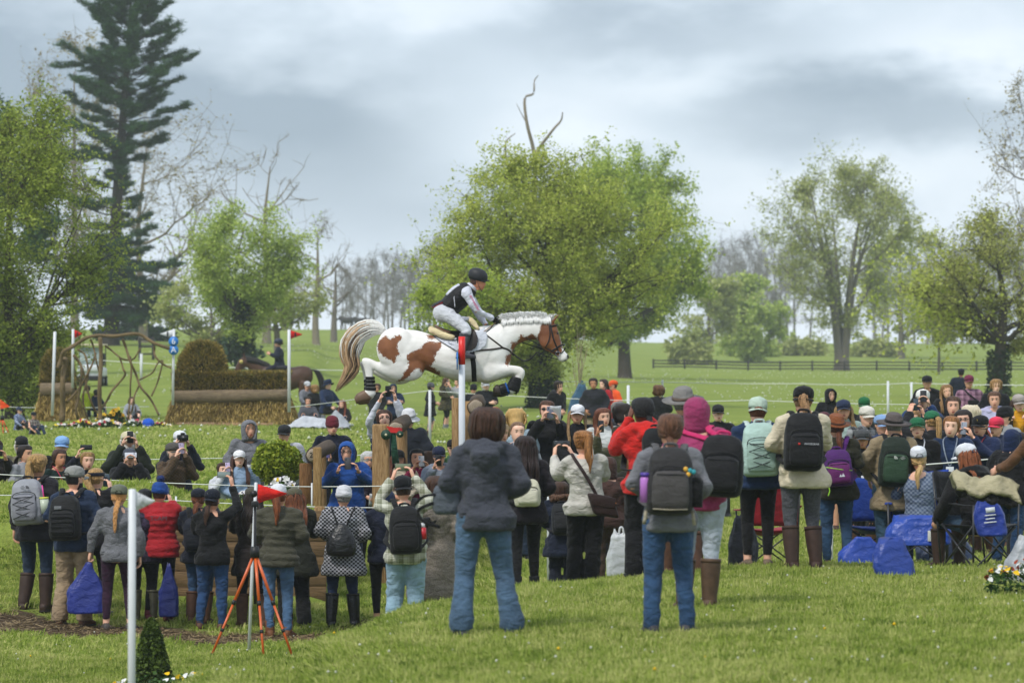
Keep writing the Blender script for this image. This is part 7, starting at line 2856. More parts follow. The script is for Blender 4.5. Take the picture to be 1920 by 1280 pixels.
def shell(name,outline,m,out,thick=.012,parent=horse,both=True,n=26,stripe=None):
 """a sheet of cloth or leather that lies on both flanks, cut to an outline in the side view"""
 poly = np.array(outline,float)
 lo,hi=poly.min(0),poly.max(0)
 g = 5.0
 xs,ys=np.arange(lo[0]-g,hi[0]+g,g),np.arange(lo[1]-g,hi[1]+g,g)
 mb = MB()
 for s in((-1,1)if both else(-1,)):
  idx,V={},[]
  Gx,Gy=np.meshgrid(xs,ys)
  d = sdist(np.stack([Gx.ravel(),Gy.ravel()],1),poly).reshape(Gx.shape)
  for j in range(len(ys)):
   for i in range(len(xs)):
    if d[j,i]>-g*.6:
     idx[(j,i)]=len(V)
     V.append(surf(xs[i],ys[j],out,s,.03))
  F = []
  for j in range(len(ys)-1):
   for i in range(len(xs)-1):
    k = [(j,i),(j,i+1),(j+1,i+1),(j+1,i)]
    if all(q in idx for q in k):
     F.append([idx[q]for q in k])
  mb.add(V,F)
 o = mb.build(name,m,parent)
 sm = o.modifiers.new("smooth",'SMOOTH')
 sm.factor=.5
 sm.iterations=4
 so = o.modifiers.new("thick",'SOLIDIFY')
 so.thickness=thick
 so.offset=0
 return o
pad = shell("saddle_cloth",[(780,548),(830,556),(900,560),(1000,545),(1090,520),(1140,490),(1160,560),(1150,620),(1110,650),(1040,668),(960,664),(900,628),(850,600)],fabric('c6c9d2'),.014,.012)
edge = MB()
strap(edge,[(775,546),(850,598),(905,630),(958,664),(1010,668)],.004,.004,-1,.022)
edge.build("piping",fabric('1c2744'),pad)
M = Matrix.Translation(Vector(surf(915,612,.026)))@Matrix.Rotation(R(34),4,'Y')@Matrix.Rotation(R(90),4,'X')
text_mesh("lettering","HUNTER",.032,paint('26345a',.7),pad,M)
fl = MB()
for s in(-1,1):
 pts = [(768,508),(800,516),(850,540),(895,552),(925,556)]
 A = catmull(np.array(pts,float),4)
 P3 = np.array([hx(x,y+6,s*np.interp(x,[768,800,925],[.06,.15,.24]))for x,y in A])
 fl.tube(P3,catmull(np.array([[.034],[.046],[.044],[.038],[.03]]),4)[:,0],n=12,round_end=True)
 P3 = np.array([hx(x,y,s*yy)for x,y,yy in((1030,438,.055),(1048,450,.085),(1070,474,.12),(1092,500,.16))])
 fl.tube(catmull(P3,3),catmull(np.array([[.036],[.042],[.038],[.022]]),3)[:,0],n=12,round_end=True)
fl.tube([hx(778,512,-.07),hx(772,506,0),hx(778,512,.07)],[.04,.042,.04],n=12)
fl.tube([hx(1032,440,-.06),hx(1026,434,0),hx(1032,440,.06)],[.034,.036,.034],n=12)
fo = fl.build("fleece_pad",fabric('d4c39a'),horse)
cloth_disp(fo,.016,.02)
sd_ = MB()
rs = []
for x,y,w,hgt in((796,472,.10,.02),(815,482,.15,.03),(850,498,.165,.04),(900,516,.15,.045),(950,518,.13,.05),(1000,500,.11,.06),(1030,478,.08,.06),(1046,470,.045,.05)):
 a = np.linspace(-1,1,13)
 top = np.array([hx(x,y)+np.array([0,w*q,-.05*q*q])for q in a])
 bot = np.array([hx(x,y)+np.array([0,w*q,-.05*q*q-hgt])for q in a[::-1]])
 rs.append(np.vstack([top,bot]))
sd_.rings(rs)
saddle = sd_.build("saddle",paint('221814',.45,.45,.3),horse)
sub = saddle.modifiers.new("sub",'SUBSURF')
sub.levels=sub.render_levels=1
cn = MB()
cn.tube(catmull([hx(797,476,-.10),hx(815,492,-.15),hx(850,512,-.165),hx(905,530,-.155)],4),[.010]*13,n=6)
cn.build("cantle_trim",paint('7a5a44',.5),saddle)
shell("saddle_flap",[(985,500),(1040,480),(1080,520),(1098,580),(1085,630),(1050,656),(1000,655),(950,600),(940,540)],paint('241a17',.5,.4,.3),.038,.012)
g = MB()
strap(g,[(1052,640),(1058,700),(1066,770),(1068,845),(1070,868)],.032,.008,-1,.012)
strap(g,[(1052,640),(1058,700),(1066,770),(1068,845),(1070,868)],.032,.008,1,.012)
g.build("girth",fabric('19171a','plain',None,.6),horse)
bp = MB()
for s in(-1,1):
 strap(bp,[(1030,660),(1110,652),(1190,645),(1265,634)],.011,.004,s)
 strap(bp,[(1095,505),(1150,545),(1210,590),(1265,632)],.010,.004,s)
 strap(bp,[(1265,634),(1305,650),(1328,672)],.013,.004,s)
bp.tube(catmull([surf(1326,668,.006,-1),hx(1342,690,0),surf(1326,668,.006,1)],4),[(.012,.004)]*9,n=6)
bp.build("breastplate",leather,horse)
br = MB()
for s in(-1,1):
 strap(br,[(1592,470),(1600,500),(1612,560),(1630,610),(1646,650),(1652,672)],.010,.004,s)
 strap(br,[(1588,482),(1602,486),(1622,482),(1640,478)],.011,.004,s)
 strap(br,[(1585,478),(1592,540),(1582,590),(1560,632)],.007,.003,s)
 strap(br,[(1600,660),(1640,634),(1670,616),(1688,616)],.011,.004,s)
 strap(br,[(1652,660),(1668,672),(1690,650),(1698,630)],.007,.003,s)
br.tube(catmull([surf(1640,478,.004,-1),hx(1652,474,0),surf(1640,478,.004,1)],4),[(.011,.004)]*9,n=6)
br.tube(catmull([surf(1688,616,.004,-1),hx(1694,610,0),surf(1688,616,.004,1)],4),[(.011,.004)]*9,n=6)
brd = br.build("bridle",blackl,horse)
bt = MB()
for s in(-1,1):
 c = surf(1646,676,.014,s)
 bt.tube([c+np.array([.028*math.cos(a),0,.028*math.sin(a)])for a in np.linspace(0,2*np.pi,15)],.005,n=6)
bt.build("bit_ring",steel,brd)
# -------- the rider, posed over the saddle
def rj(zx,zy,side):
 """rider-local: +X is the rider's left side, -Y forward (the horse's nose), Z up"""
 p = hx(zx,zy)
 return np.array([side,-p[0],p[2]])
J = dict(pel=rj(880,398,0),hips=[rj(870,392,s*.095)for s in(-1,1)],knees=[rj(1012,512,s*.30)for s in(-1,1)],ank=[rj(985,660,s*.345)for s in(-1,1)],toe=[.0,.0])
sp_ = [rj(858,428,0),rj(872,395,0),rj(905,345,0),rj(978,278,0),rj(1030,232,0),rj(1058,212,0)]
J['spine']=sp_
fw = unit(sp_[4]-sp_[1])
lean = math.acos(max(-1,min(1,fw[2])))
J['Rl']=rotm((1,0,0),lean)
base0 = sp_[1]
def Trider(p):
 p = np.asarray(p,float)
 k = np.linalg.norm(sp_[4]-sp_[1])/.47
 q = np.array([p[0],p[1],(p[2]-.92)*k])
 zs = np.array([-.12,0,.14,.35,.47,.53])*k
 f = np.array([np.interp(q[2],zs,[s[i]for s in sp_])for i in range(3)])
 if q[2]>zs[-1]:
  f = f+unit(sp_[5]-sp_[4])*(q[2]-zs[-1])
 return f+J['Rl']@np.array([q[0],q[1],0])
J['T']=Trider
J['neck']=rj(1066,205,0)
J['sh']=[rj(1022,262,s*.165)for s in(-1,1)]
J['el']=[rj(1088,378,s*.20)for s in(-1,1)]
J['wr']=[rj(1196,436,s*.07)for s in(-1,1)]
J['el'][1]=rj(1100,400,.2)
J['wr'][1]=rj(1150,480,.10)
J['hd']=[]
J['el'][0],J['el'][1],J['wr'][0],J['wr'][1]=J['el'][0],J['el'][1],J['wr'][0],J['wr'][1]
H = rotm((1,0,0),.16)
hc = rj(1092,168,0)
rb = body_mesh(J,H,hc,'c98a6c','brownhair',0,gloves='16161a',hands=('grip','grip'))
rb.location=HO
rb.rotation_euler=(0,0,R(90))
tag(rb,"person riding the pinto horse in black helmet and white cross-country kit","person")
RV = .0125
mbs = garment_top(J,'shirt',0,.93,True)
shirt = cloth_mods(mbs.build("shirt",fabric('c9cbd6'),rb),RV,4,.010,.09)
vm = MB()
n = 22
ang = np.arange(n)/n*2*np.pi
rs = []
for z,a,b in((.925,.15,.115),(.95,.174,.142),(1.02,.168,.142),(1.12,.166,.140),(1.22,.178,.150),(1.31,.172,.148),(1.38,.145,.126),(1.43,.105,.10)):
 c = Trider((0,.006,z))
 rs.append(c+np.stack([a*np.sin(ang),-b*np.cos(ang),np.zeros(n)],1)@J['Rl'].T)
vm.rings(rs)
vest = cloth_mods(vm.build("body_protector",fabric('1a191d','plain',None,.6),rb),RV,3,.008,.06)
wp = MB()
for z,hw in((1.20,.085),(1.25,.10),(1.30,.105),(1.35,.095)):
 pass
a = np.linspace(-1,1,9)
rows = []
for z,hw,dd in((1.13,.07,.150),(1.20,.088,.158),(1.28,.098,.158),(1.355,.088,.142)):
 rows.append(np.array([Trider((hw*q,dd-.03*q*q,z))for q in a]))
V = np.concatenate(rows)
F = [(i*9+j,i*9+j+1,i*9+j+10,i*9+j+9)for i in range(3)for j in range(8)]
wp.add(V,F)
w_o = wp.build("back_panel",fabric('c9cbd6'),vest)
so = w_o.modifiers.new("thick",'SOLIDIFY')
so.thickness=.016
so.offset=0
tl = MB()
rows = []
for z,hw,dd in((.80,.05,.215),(.85,.10,.205),(.93,.125,.175),(1.01,.13,.145)):
 rows.append(np.array([Trider((hw*q,dd-.035*q*q,z))for q in a]))
tl.add(np.concatenate(rows),F)
t_o = tl.build("back_flap",fabric('26252a','plain',None,.6),vest)
so = t_o.modifiers.new("thick",'SOLIDIFY')
so.thickness=.022
so.offset=0
rd = MB()
rd.tube(catmull([rows[3][0],rows[2][0],rows[1][0],rows[0][1],rows[0][4],rows[0][7],rows[1][8],rows[2][8],rows[3][8]],3),.010,n=6)
rd.build("piping",fabric('8e1a2a'),vest)
lc = MB()
for s in(-1,1):
 for k in range(5):
  lc.tube([Trider((s*.172,-.05+.022*k,1.09+.018*k)),Trider((s*.178,-.025+.02*k,1.12+.02*k))],.005,n=5)
lc.build("lacing",fabric('c9c9d2'),vest)
bm = MB()
q_ = [.092,.064,.056,.045]
mbb = garment_bottom(J,'breeches',0,.98)
for i,s in enumerate((-1,1)):
 mbb.ell(J['hips'][i]+np.array([-s*.01,.045,.0]),(.10,.115,.11),12,9)
 mbb.tube([J['hips'][i]+[0,.02,.0],(J['hips'][i]+J['knees'][i])/2+[0,0,.01],J['knees'][i]],[.108,.086,.068],n=12)
cloth_mods(mbb.build("breeches",fabric('c4c6cc'),rb),RV,5,.010,.09)
for i in(0,1):
 shoe_mesh(J,i,'boot',rb,[paint('3a3a40',.35,.5,.2),paint('17171a',.6)])
hat_mesh('helmet',H,hc,paint('222327',.55,.35,.1),fabric('offblack'),rb)
hair_mesh('short',J,H,hc,[hair_mat('5a3c2a'),paint('222222')],rb,random.Random(2),True)
be = MB()
be.tube([Trider((.152*math.sin(q),.004-.108*math.cos(q),.945))for q in np.linspace(0,2*np.pi,25)],[(.006,.018)]*25,n=6,side=(1,0,0))
be.build("belt",fabric('3a1d22'),rb)
d_arm = unit(J['el'][0]-J['sh'][0])
nrm = unit(np.array([-1.0,0,0])-d_arm*np.dot([-1.0,0,0],d_arm))
yax = np.cross(nrm,d_arm)
Mt = Matrix((tuple(d_arm)+(0,),tuple(yax)+(0,),tuple(nrm)+(0,),(0,0,0,1))).transposed()
pos = (J['sh'][0]*.42+J['el'][0]*.58)+nrm*.066+np.array([0,-.028,0])
text_mesh("lettering","armwelder",.052,paint('c2306e',.7),shirt,Matrix.Translation(Vector(pos))@Mt)
st = MB()
for s in(-1,1):
 def yy(x,y,o=.0):
  return hx(x,y,s*(.345+o))
 st.tube(catmull([yy(962,690,.055),yy(975,655,.06),yy(990,630,0),yy(975,655,-.06),yy(962,690,-.055)],3),.008,n=6,mat=1)
 st.tube([yy(948,694),yy(1000,692)],[(.006,.055)]*2,n=6,side=(0,0,1),mat=1)
 st.tube([hx(985,540,s*.30),yy(988,634)],[(.004,.013)]*2,n=6,side=(0,1,0),mat=0)
st.build("stirrup",[leather,steel],horse)
rn = MB()
for s,hand in((-1,0),(1,1)):
 w = np.array(J['hd'][hand][0])+np.array(J['hd'][hand][1])*.075
 hp_ = np.array([-w[1],w[0],w[2]])
 if s>0:
  hp_ = np.array([-w[1],w[0],w[2]])
 b_ = surf(1646,676,.014,s)
 mid = hx(1400,640,s*.17)
 rn.tube(catmull([hp_,hp_*.5+b_*.5+np.array([0,s*.02,-.012]),b_],6),.0075,n=6)
 rn.tube(catmull([surf(1335,672,.01,s),hx(1390,716,s*.05),hx(1440,722,s*.07),hx(1480,690,s*.1),hx(1500,665,s*.11)],4),.0085,n=6)
 rn.tube(catmull([hx(1500,665,s*.11),hx(1560,690,s*.1),hx(1650,715,s*.02)],3),.006,n=6)
rn.tube(catmull([hx(1206,470,-.07),hx(1160,520,-.17),hx(1080,562,-.22),hx(1068,566,-.24)],4),.0075,n=6)
rn.build("reins",blackl,horse)
wh = MB()
wh.tube([hx(1215,462,-.06),hx(1140,520,-.20),hx(1070,566,-.27)],[.007,.006,.005],n=6)
o = wh.build("whip",paint('8a6f58',.5))
o.location=HO
tag(o,"slim riding whip held in the rider's gloved hand","whip")
# -------- the crowd, left group with their backs to the camera
pp = person
_ = pp("with blonde ponytail and light grey corded backpack, leftmost of the front row",66,850,43.5,165,('pony','blonde'),None,('jacket','35323a'),('skinny','darkdenim','denim'),('boot','darkbrown'),hy=-12)
backpack(_,"light grey backpack with criss-cross black cords and black logo",'9a9ca4','8c8d96',.50,.33,.20,'cords',roll=.06)
_lg = _
_ = pp("bearded man in grey cap, navy shirt, khaki trousers and black backpack",136,872,42.7,172,('short','blackhair'),('cap','9c9c98','2b2b2b'),('shirt','24344f'),('trousers','a68f72'),('short','brown'),'front',fem=False,bulk=1.06,hy=-28,beard='blackhair')
backpack(_,"black tactical backpack on man in khaki trousers",'19191b','1d1d20',.48,.31,.21,'molle',dx=.03,zc=1.16)
_bp2 = _
_ = pp("with wavy blonde ponytail and navy visor raising a phone, behind grey fleece",177,875,43.6,172,('pony','blonde'),('visor','navy'),('jacket','222226'),('leggings','black'),('short','grey'),('phone','phone'),hy=-20)
phone(_,'r',label="black phone raised by person with blonde ponytail and navy visor")
_ = pp("in grey fleece and plum leggings with strawberry braid, holding a blue bag",222,907,42.4,180,('braid','c08a52'),('cap','6f7464','3a3f33'),('fleece','76777c','heather'),('leggings','plum'),('shoe','4a4440'),('down','bag'),Hmin=1.45)
_gf = _
_ = pp("in dark patterned plum jacket and olive boots, half hidden by white pole",270,915,43.4,175,('bun','brownhair'),('cap','charcoal'),('jacket','2b2433','camo','3a2f48'),('leggings','black'),('rubber','565341'),('bag','down'),Hmin=1.45)
_pj = _
_ = pp("in red puffer jacket and blue pompom beanie raising a phone",297,892,43.4,176,('short','brownhair'),('pompom','1c4a96','1a2f66'),('puffer','b0202a'),('leggings','17181c'),('short','maroon'),('phone','down'),hy=-18)
_rp = _
phone(_,'r',label="dark phone raised by person in red puffer jacket",color='3a4654')
_ = pp("with navy backpack and brown boots, behind black shirt with raised arm",372,914,43.3,172,('lowpony','auburn'),('cap','navy'),('jacket','navy'),('skinny','denim','denim'),('boot','brown'),'phone',Hmin=1.45)
backpack(_,"navy backpack with bottle, partly behind person in black shirt",'navy','darknavy',.42,.28,.16,zc=1.13)
_ = pp("in black shirt and rolled blue jeans, right arm raised with phone",396,915,42.9,172,('lowpony','brownhair'),('backcap','navy','palegrey'),('shirt','16171a'),('skinny','2f5280','denim'),('short','brown'),(((.26,-.16,1.52),(.19,-.24,1.76)),'phone'),bulk=1.08,Hmin=1.45,hands=('hold','hold'))
phone(_,'r',True,label="phone held high by person in black shirt and rolled jeans",screen='7d8a86')
_bs = _
_ = pp("in dark brown long jacket and olive cap, behind the orange tripod",474,912,43.2,178,('long','darkhair'),('cap','4d4a3e'),('coat','352a25'),('leggings','black'),('boot','brown'),'phone',Hmin=1.45)
_ = pp("in olive quilted jacket and mid-blue jeans with long auburn ponytail, white cap",523,906,42.3,178,('pony','8a4a24'),('cap','d5d6da','8a8d92'),('puffer','4c4a3c'),('skinny','55779c','denim'),('short','leather'),'front',Hmin=1.45,hp=-8)
_ = pp("in long olive parka with cap and auburn hair, looking at a phone",553,913,43.2,184,('long','auburn'),('cap','5d5a46'),('coat','darkolive'),('trousers','1b1c1f'),('shoe','2d2a28'),'phone',Hmin=1.45,hy=10)
phone(_,'both',label="phone with dark case held by person in long olive parka",color='2b3038')
_ = pp("in white knit beanie and black check jacket with rubber boots",643,908,43.2,180,('short','greyhair'),('beanie','c9cace'),('coat','26262b','check','b9bac0'),('skinny','1d2f52','denim'),('rubber','151617'),'front',Hmin=1.47,bulk=1.06)
_ck = _
_ = pp("in navy hooded jacket with red side panel, mostly hidden by plaid shirt",722,912,43.4,176,('short','brownhair'),None,('jacket','1a2440'),('leggings','black'),('shoe','black'),'front',hood='1d2c50',Hmin=1.45)
_ = pp("in pale plaid shirt, light jeans and backwards navy cap, filming with phone",757,890,41.6,182,('short','brownhair'),('backcap','14171f','darkolive'),('shirt','c3c3b4','plaid','7c8064'),('trousers','8fadbf','denim'),('shoe','brown'),'high',fem=False,bulk=1.07,Hmin=1.6)
phone(_,'both',True,label="landscape phone held up by person in pale plaid shirt",screen='6f7b60',big=1.05)
backpack(_,"black backpack with red-capped bottle on person in plaid shirt",'17171a','1b1b1e',.50,.31,.20,'plain',zc=1.15)
_pb = _
_ = pp("in long oatmeal coat with orange elbow patches and black sling bag",818,893,42.4,178,('bob','brownhair'),None,('longcoat','8f8579','heather'),('skinny','darkdenim','denim'),('boot','7a4c2c'),'low',Hmin=1.5)
_oc = _
# -------- near figures on the mound
_ = pp("in slate blue hoodie and flared jeans with short brown hair, nearest the camera",912,765,28.9,180,('bob','4a2f20'),None,('hoodie','454852'),('flare','56728e','denim'),('shoe','5a5a60'),('front','front'),bulk=1.01,stance=.17)
_hd = _
_ = pp("in grey sweatshirt and blue jeans with low ponytail and grey hiking backpack",1255,774,28.8,180,('lowpony','6b4630'),None,('sweat','7b7c82'),('jeans','35567c','denim'),('shoe','3b3b40'),'front',bulk=.99,stance=.125)
backpack(_,"worn grey hiking backpack with purple bottle and keyrings",'3d3b3c','4a4746',.52,.33,.21,'bottles',zc=1.19,strapc='5b5a5c')
_ = pp("in magenta hoodie, pale grey sweatpants and tall brown boots",1306,738,31.6,178,('short','brownhair'),None,('hoodie','a23a68'),('sweats','a9b2bd'),('boot','54402f'),'front',hood='a23a68',bulk=1.06,hy=-6)
backpack(_,"black backpack with pink straps slung on magenta hoodie",'19191d','202024',.50,.33,.20,'plain',dx=-.16,zc=1.15,strapc='c02a63',roll=-.12)
_mg = _
# -------- middle group, backs to the camera
_ = pp("with long dark hair, plum black jacket and small floral backpack",985,816,37.6,186,('long','2b1a16'),None,('jacket','241d26'),('leggings','141518'),('short','black'),'front',leg='step',Hmin=1.5)
backpack(_,"small cream floral backpack on person with long dark hair",'c2bfa8','c9c6b2',.30,.26,.13,'plain',zc=1.10)
_pfl = _
_ = pp("with wavy blonde ponytail, cream printed sweatshirt and black trousers",1092,806,38.3,184,('highpony','a8713a'),None,('sweat','bcb9b0'),('trousers','161619'),('shoe','black'),(((.2,-.16,1.2),(-.09,-.33,1.46)),((.28,-.1,1.22),(.27,-.33,1.46))),hands=('hold','hold'),hy=14,Hmin=1.5)
phone(_,'both',True,label="black landscape phone held up by person in cream sweatshirt",screen='2c3034',big=1.08)
_cr = _
_ = pp("in navy parka with brown fur hood and black backpack, bent forward",1052,902,39.8,182,('short','brownhair'),None,('coat','1b2742'),('trousers','1a2236'),('shoe','black'),'front',lean=.3,Hmin=1.3,Hmax=1.7)
backpack(_,"black backpack on person in navy fur-hooded parka",'1a1d22','16181c',.46,.29,.17,'plain',zc=1.12)
_fur = _
_ = pp("in brown hooded sweatshirt, hood up, and brown trousers",1142,852,39.9,186,('short','brownhair'),None,('hoodie','47302a'),('trousers','4d3b30'),('shoe','brown'),'pocket',hood='4a322b',fem=False,Hmin=1.38,bulk=1.06)
_bh = _
_ = pp("in olive jacket and khaki trousers, mostly hidden behind red hoodie",1188,842,39.6,182,('bob','b08a5c'),None,('jacket','33362a'),('trousers','9a8c78'),('shoe','grey'),'pocket',Hmin=1.45)
_ol = _
_ = pp("in bright red hoodie with black curly braid and black backpack",1207,744,36.6,194,('braid','blackhair'),None,('hoodie','c2211c'),('trousers','16161a'),('shoe','black'),'face',skin='brownskin',hy=18,Hmin=1.55,bulk=1.05)
backpack(_,"black backpack on person in bright red hoodie",'18181c','1c1c20',.44,.28,.16,'plain',dx=-.05,zc=1.2)
_rh = _
_ = pp("in wide grey felt hat, mostly hidden behind magenta hoodie",1278,724,38.6,176,('short','greyhair'),('wide','83807c','6a5a50'),('jacket','6d6653'),('trousers','darkolive'),('boot','brown'),'front',fem=False)
_ = pp("in navy quilted jacket and rolled black jeans with mint green cap",1420,743,38.0,182,('bun','auburn'),('backcap','b3c6b6','1c1c1e'),('puffer','1d3356'),('leggings','121215'),('shoe','6a5a4a'),'front')
backpack(_,"mint green corded backpack on person in navy quilted jacket",'a3bdb4','9db8ad',.54,.34,.20,'cords',strapc='b9cac4')
_mt = _
_ = pp("in cream jacket, grey leggings and tall brown boots with black cap",1507,722,37.6,184,('pony','b1875c'),('backcap','121216','3c3c42'),('jacket','cabfa6'),('leggings','55565c','heather'),('boot','3c2a22'),('phone','front'),bulk=1.05)
backpack(_,"large black backpack with small red and white logo",'17171a','1b1b1f',.54,.33,.21,'plain',dx=.02)
phone(_,'r',label="pink phone held by person in cream jacket",color='c23a60',screen='c23a60')
_sw = _
_ = pp("in tan felt hat, olive jacket and dark jeans with purple backpack",1570,775,40.4,180,('lowpony','6a3a20'),('fedora','8a4f2b','4a2a1a'),('jacket','3b3a26'),('skinny','2f4e6e','denim'),('shoe','brown'),'strap',Hmin=1.5)
backpack(_,"purple backpack with white peak logo and lime cord",'4c1d66','6a2266',.42,.29,.17,'plain',zc=1.12,roll=.1,strapc='5a2476')
_pu = _
_ = pp("in wide grey leather hat and tan waxed jacket over blue jeans",1676,772,40.6,182,('short','greyhair'),('wide','5e5552','2c2524'),('coat','9b8a6c'),('jeans','4a6b84','denim'),('short','brown'),'pocket',fem=False,bulk=1.06,Hmin=1.5)
backpack(_,"dark green backpack with black trim on tan waxed jacket",'27382a','2f4a34',.56,.33,.20,'plain',zc=1.17)
_gp = _
_ = pp("in black jacket with raised navy hood and blue jeans at right",1888,800,40.6,150,('short','brownhair'),None,('jacket','1a1a1e'),('jeans','24456c','denim'),('shoe','black'),('front','down'),hood='1c2c52',fem=False,bulk=1.1,Hmin=1.36,lean=.16)
paper(_,"white programme sheet held by person in raised navy hood",'r',(.22,.26),35,(0,-.06,-.05))
_nh = _
_ = pp("in brown leather jacket at the picture's right margin",1968,760,36.5,200,('short','darkhair'),None,('jacket','6b4a30'),('jeans','darkdenim','denim'),('short','brown'),('front',((.3,-.1,1.15),(.33,-.3,1.08))),fem=False)
_lj = _
_ = pp("with cropped dark hair and teal collar at the right margin",1915,808,41.6,186,('crop','darkhair'),None,('jacket','222a30'),('trousers','black'),('shoe','black'),'front',fem=False,Hmin=1.5)
# -------- far side of the lane, facing us, left
FL = [dict(l="in black jacket cut off by the left picture edge, arms raised",u=-14,v=822,D=50,f=20,hair=('short','brownhair'),top=('jacket','2a2622'),arm='phone',ph=('both',0)),dict(l="with white hair, black cap and khaki jacket, rope in front",u=40,v=816,D=52,f=8,hair=('bob','whitehair'),hat=('cap','25262b'),top=('jacket','6f6a55'),fem=False),dict(l="in light grey jacket with dark hair tied back, frowning in profile",u=42,v=833,D=49.6,f=58,hair=('lowpony','darkhair'),top=('jacket','9a9ba1'),arm='cross'),dict(l="in sky blue cap and black jacket with khaki pack straps",u=115,v=816,D=52,f=2,hair=('short','brownhair'),hat=('cap','7fa6d4'),top=('jacket','1d1d22'),fem=False),dict(l="in dark green sweatshirt with pink lanyard and brown ponytail",u=107,v=841,D=49.5,f=42,hair=('lowpony','4a3024'),top=('sweat','193a36'),skin='tanskin',lanyard='c23a55'),dict(l="with fair hair and navy jacket holding phone out at arm's length",u=163,v=846,D=49.6,f=12,hair=('bun','a8834f'),top=('jacket','1b2136'),arm=(((.3,-.2,1.42),(.16,-.45,1.70)),'front'),hands=('hold','relax'),ph=('r',1)),dict(l="with white beard and cream cap, photographing in dark green jacket",u=240,v=807,D=52,f=12,hair=('bob','whitehair'),hat=('cap','c9c0a0'),top=('jacket','2d3528'),arm='face',fem=False,beard='whitehair',ph=('both',0)),dict(l="in black puffer jacket and grey cap holding white phone sideways",u=242,v=839,D=49.4,f=10,hair=('short','brownhair'),hat=('cap','4b4f5b'),top=('puffer','1c1d24'),arm='face',fem=False,bulk=1.05,ph=('both',1),phc='c8ccd6'),dict(l="in brown tweed jacket, denim shirt and grey cap, taking a photo",u=322,v=828,D=49.2,f=38,hair=('short','greyhair'),hat=('cap','57534f','8a6a3a'),top=('jacket','5e4a35','check','46382a'),arm='face',fem=False,bulk=1.1,ph=('both',0),phc='b8a8c4'),dict(l="in white cap and navy jacket aiming a black camera",u=336,v=806,D=52.2,f=15,hair=('short','brownhair'),hat=('cap','d6d8dc'),top=('jacket','1d2638'),arm='face',fem=False,cam=1),dict(l="with brown hair in white hoodie filming behind white flowers",u=416,v=866,D=48.0,f=25,hair=('bun','brownhair'),top=('hoodie','c9ccd2'),arm='face',ph=('both',0),phc='c6b6d8',Hmin=1.25),dict(l="in white cap and pale denim jacket with long brown hair",u=447,v=843,D=49.0,f=10,hair=('long','51301f'),hat=('cap','e0e0e2'),top=('jacket','8ba2bd','denim'),hp=-8,Hmin=1.4),dict(l="in grey sweatshirt with raised hood holding papers",u=466,v=783,D=53.6,f=14,hair=('short','greyhair'),top=('hoodie','7d7e84','heather'),hood=('7d7e84','heather'),arm='front',fem=False,bulk=1.05,pap=1),dict(l="with glasses, black cap and pale shirt behind the round shrub",u=533,v=795,D=54,f=4,hair=('short','greyhair'),hat=('cap','2f3337'),top=('sweat','b4b6be'),fem=False,glasses='clear',bulk=1.1),dict(l="in maroon headscarf cap and navy rain jacket, hands in pockets",u=622,v=778,D=53.8,f=10,hair=('short','darkhair'),hat=('beanie','6a1d2b'),top=('jacket','1a233e'),arm='pocket',bot='darknavy'),dict(l="in dark teal jacket behind the short fence post, reaching with phone",u=592,v=852,D=51.4,Hmin=1.3,f=30,hair=('short','darkhair'),top=('jacket','1b2f3c'),arm=('down',((.12,-.2,1.5),(.05,-.32,1.66))),hands=('relax','hold'),ph=('l',0),phc='8a83c9'),dict(l="with glasses in bright blue hooded rain jacket photographing",u=650,v=823,D=48.2,f=4,hair=('short','greyhair'),top=('jacket','1d4f9c'),hood='1f56a6',arm=(((.26,-.12,1.19),(.11,-.34,1.36)),((.26,-.12,1.19),(.11,-.34,1.36))),hands=('hold','hold'),fem=False,glasses='clear',bulk=1.08,ph=('both',0),phc='4a4a50',bot='1c2b4a'),dict(l="with short white hair and glasses in plum coat, papers in hand",u=690,v=845,D=49.6,f=14,hair=('short','c9c9c9'),top=('coat','2c1f33'),glasses='clear',arm='front',pap=1),dict(l="in black cap and cream jacket with long auburn hair beside post",u=745,v=842,D=49.4,f=8,hair=('long','6d3c22'),hat=('cap','1e1f23'),top=('jacket','bdb19c'),hp=-10),dict(l="in magenta top with black hair holding up a phone",u=781,v=840,D=49.6,f=12,hair=('lowpony','blackhair'),top=('shirt','8a1748'),arm='phone',ph=('both',0),phc='b9b9bd',skin='d2a184'),dict(l="with tousled brown hair half hidden behind pale hooded sweatshirt",u=806,v=846,D=50.6,f=16,hair=('curly','brownhair'),top=('sweat','2c2c33'),Hmin=1.4),dict(l="in navy cap with round badge and pale blue-grey hoodie",u=824,v=835,D=48.6,f=4,hair=('short','darkhair'),hat=('cap','232c4a','d8d8dc'),top=('hoodie','8d97a8'),arm=('phone','front'),fem=False,ph=('r',0)),dict(l="in black cap and green fleece peeking past the tall log post",u=846,v=822,D=52,f=40,hair=('short','darkhair'),hat=('cap','1a1c24'),top=('fleece','2f5a34'),fem=False),dict(l="in white sun hat and long dark navy coat, back turned",u=762,v=765,D=53.6,f=168,hair=('short','greyhair'),hat=('bucket','c9c9cb','a9a9ad'),top=('coat','232a38'),fem=False,bulk=1.12,arm='front',hood_down=1),dict(l="in white sleeves and navy vest with both arms up photographing",u=722,v=768,D=54.2,f=10,hair=('short','brownhair'),top=('vest','252f48'),vest='c9ccd6',arm='vhigh',ph=('both',0),hp=-14),]
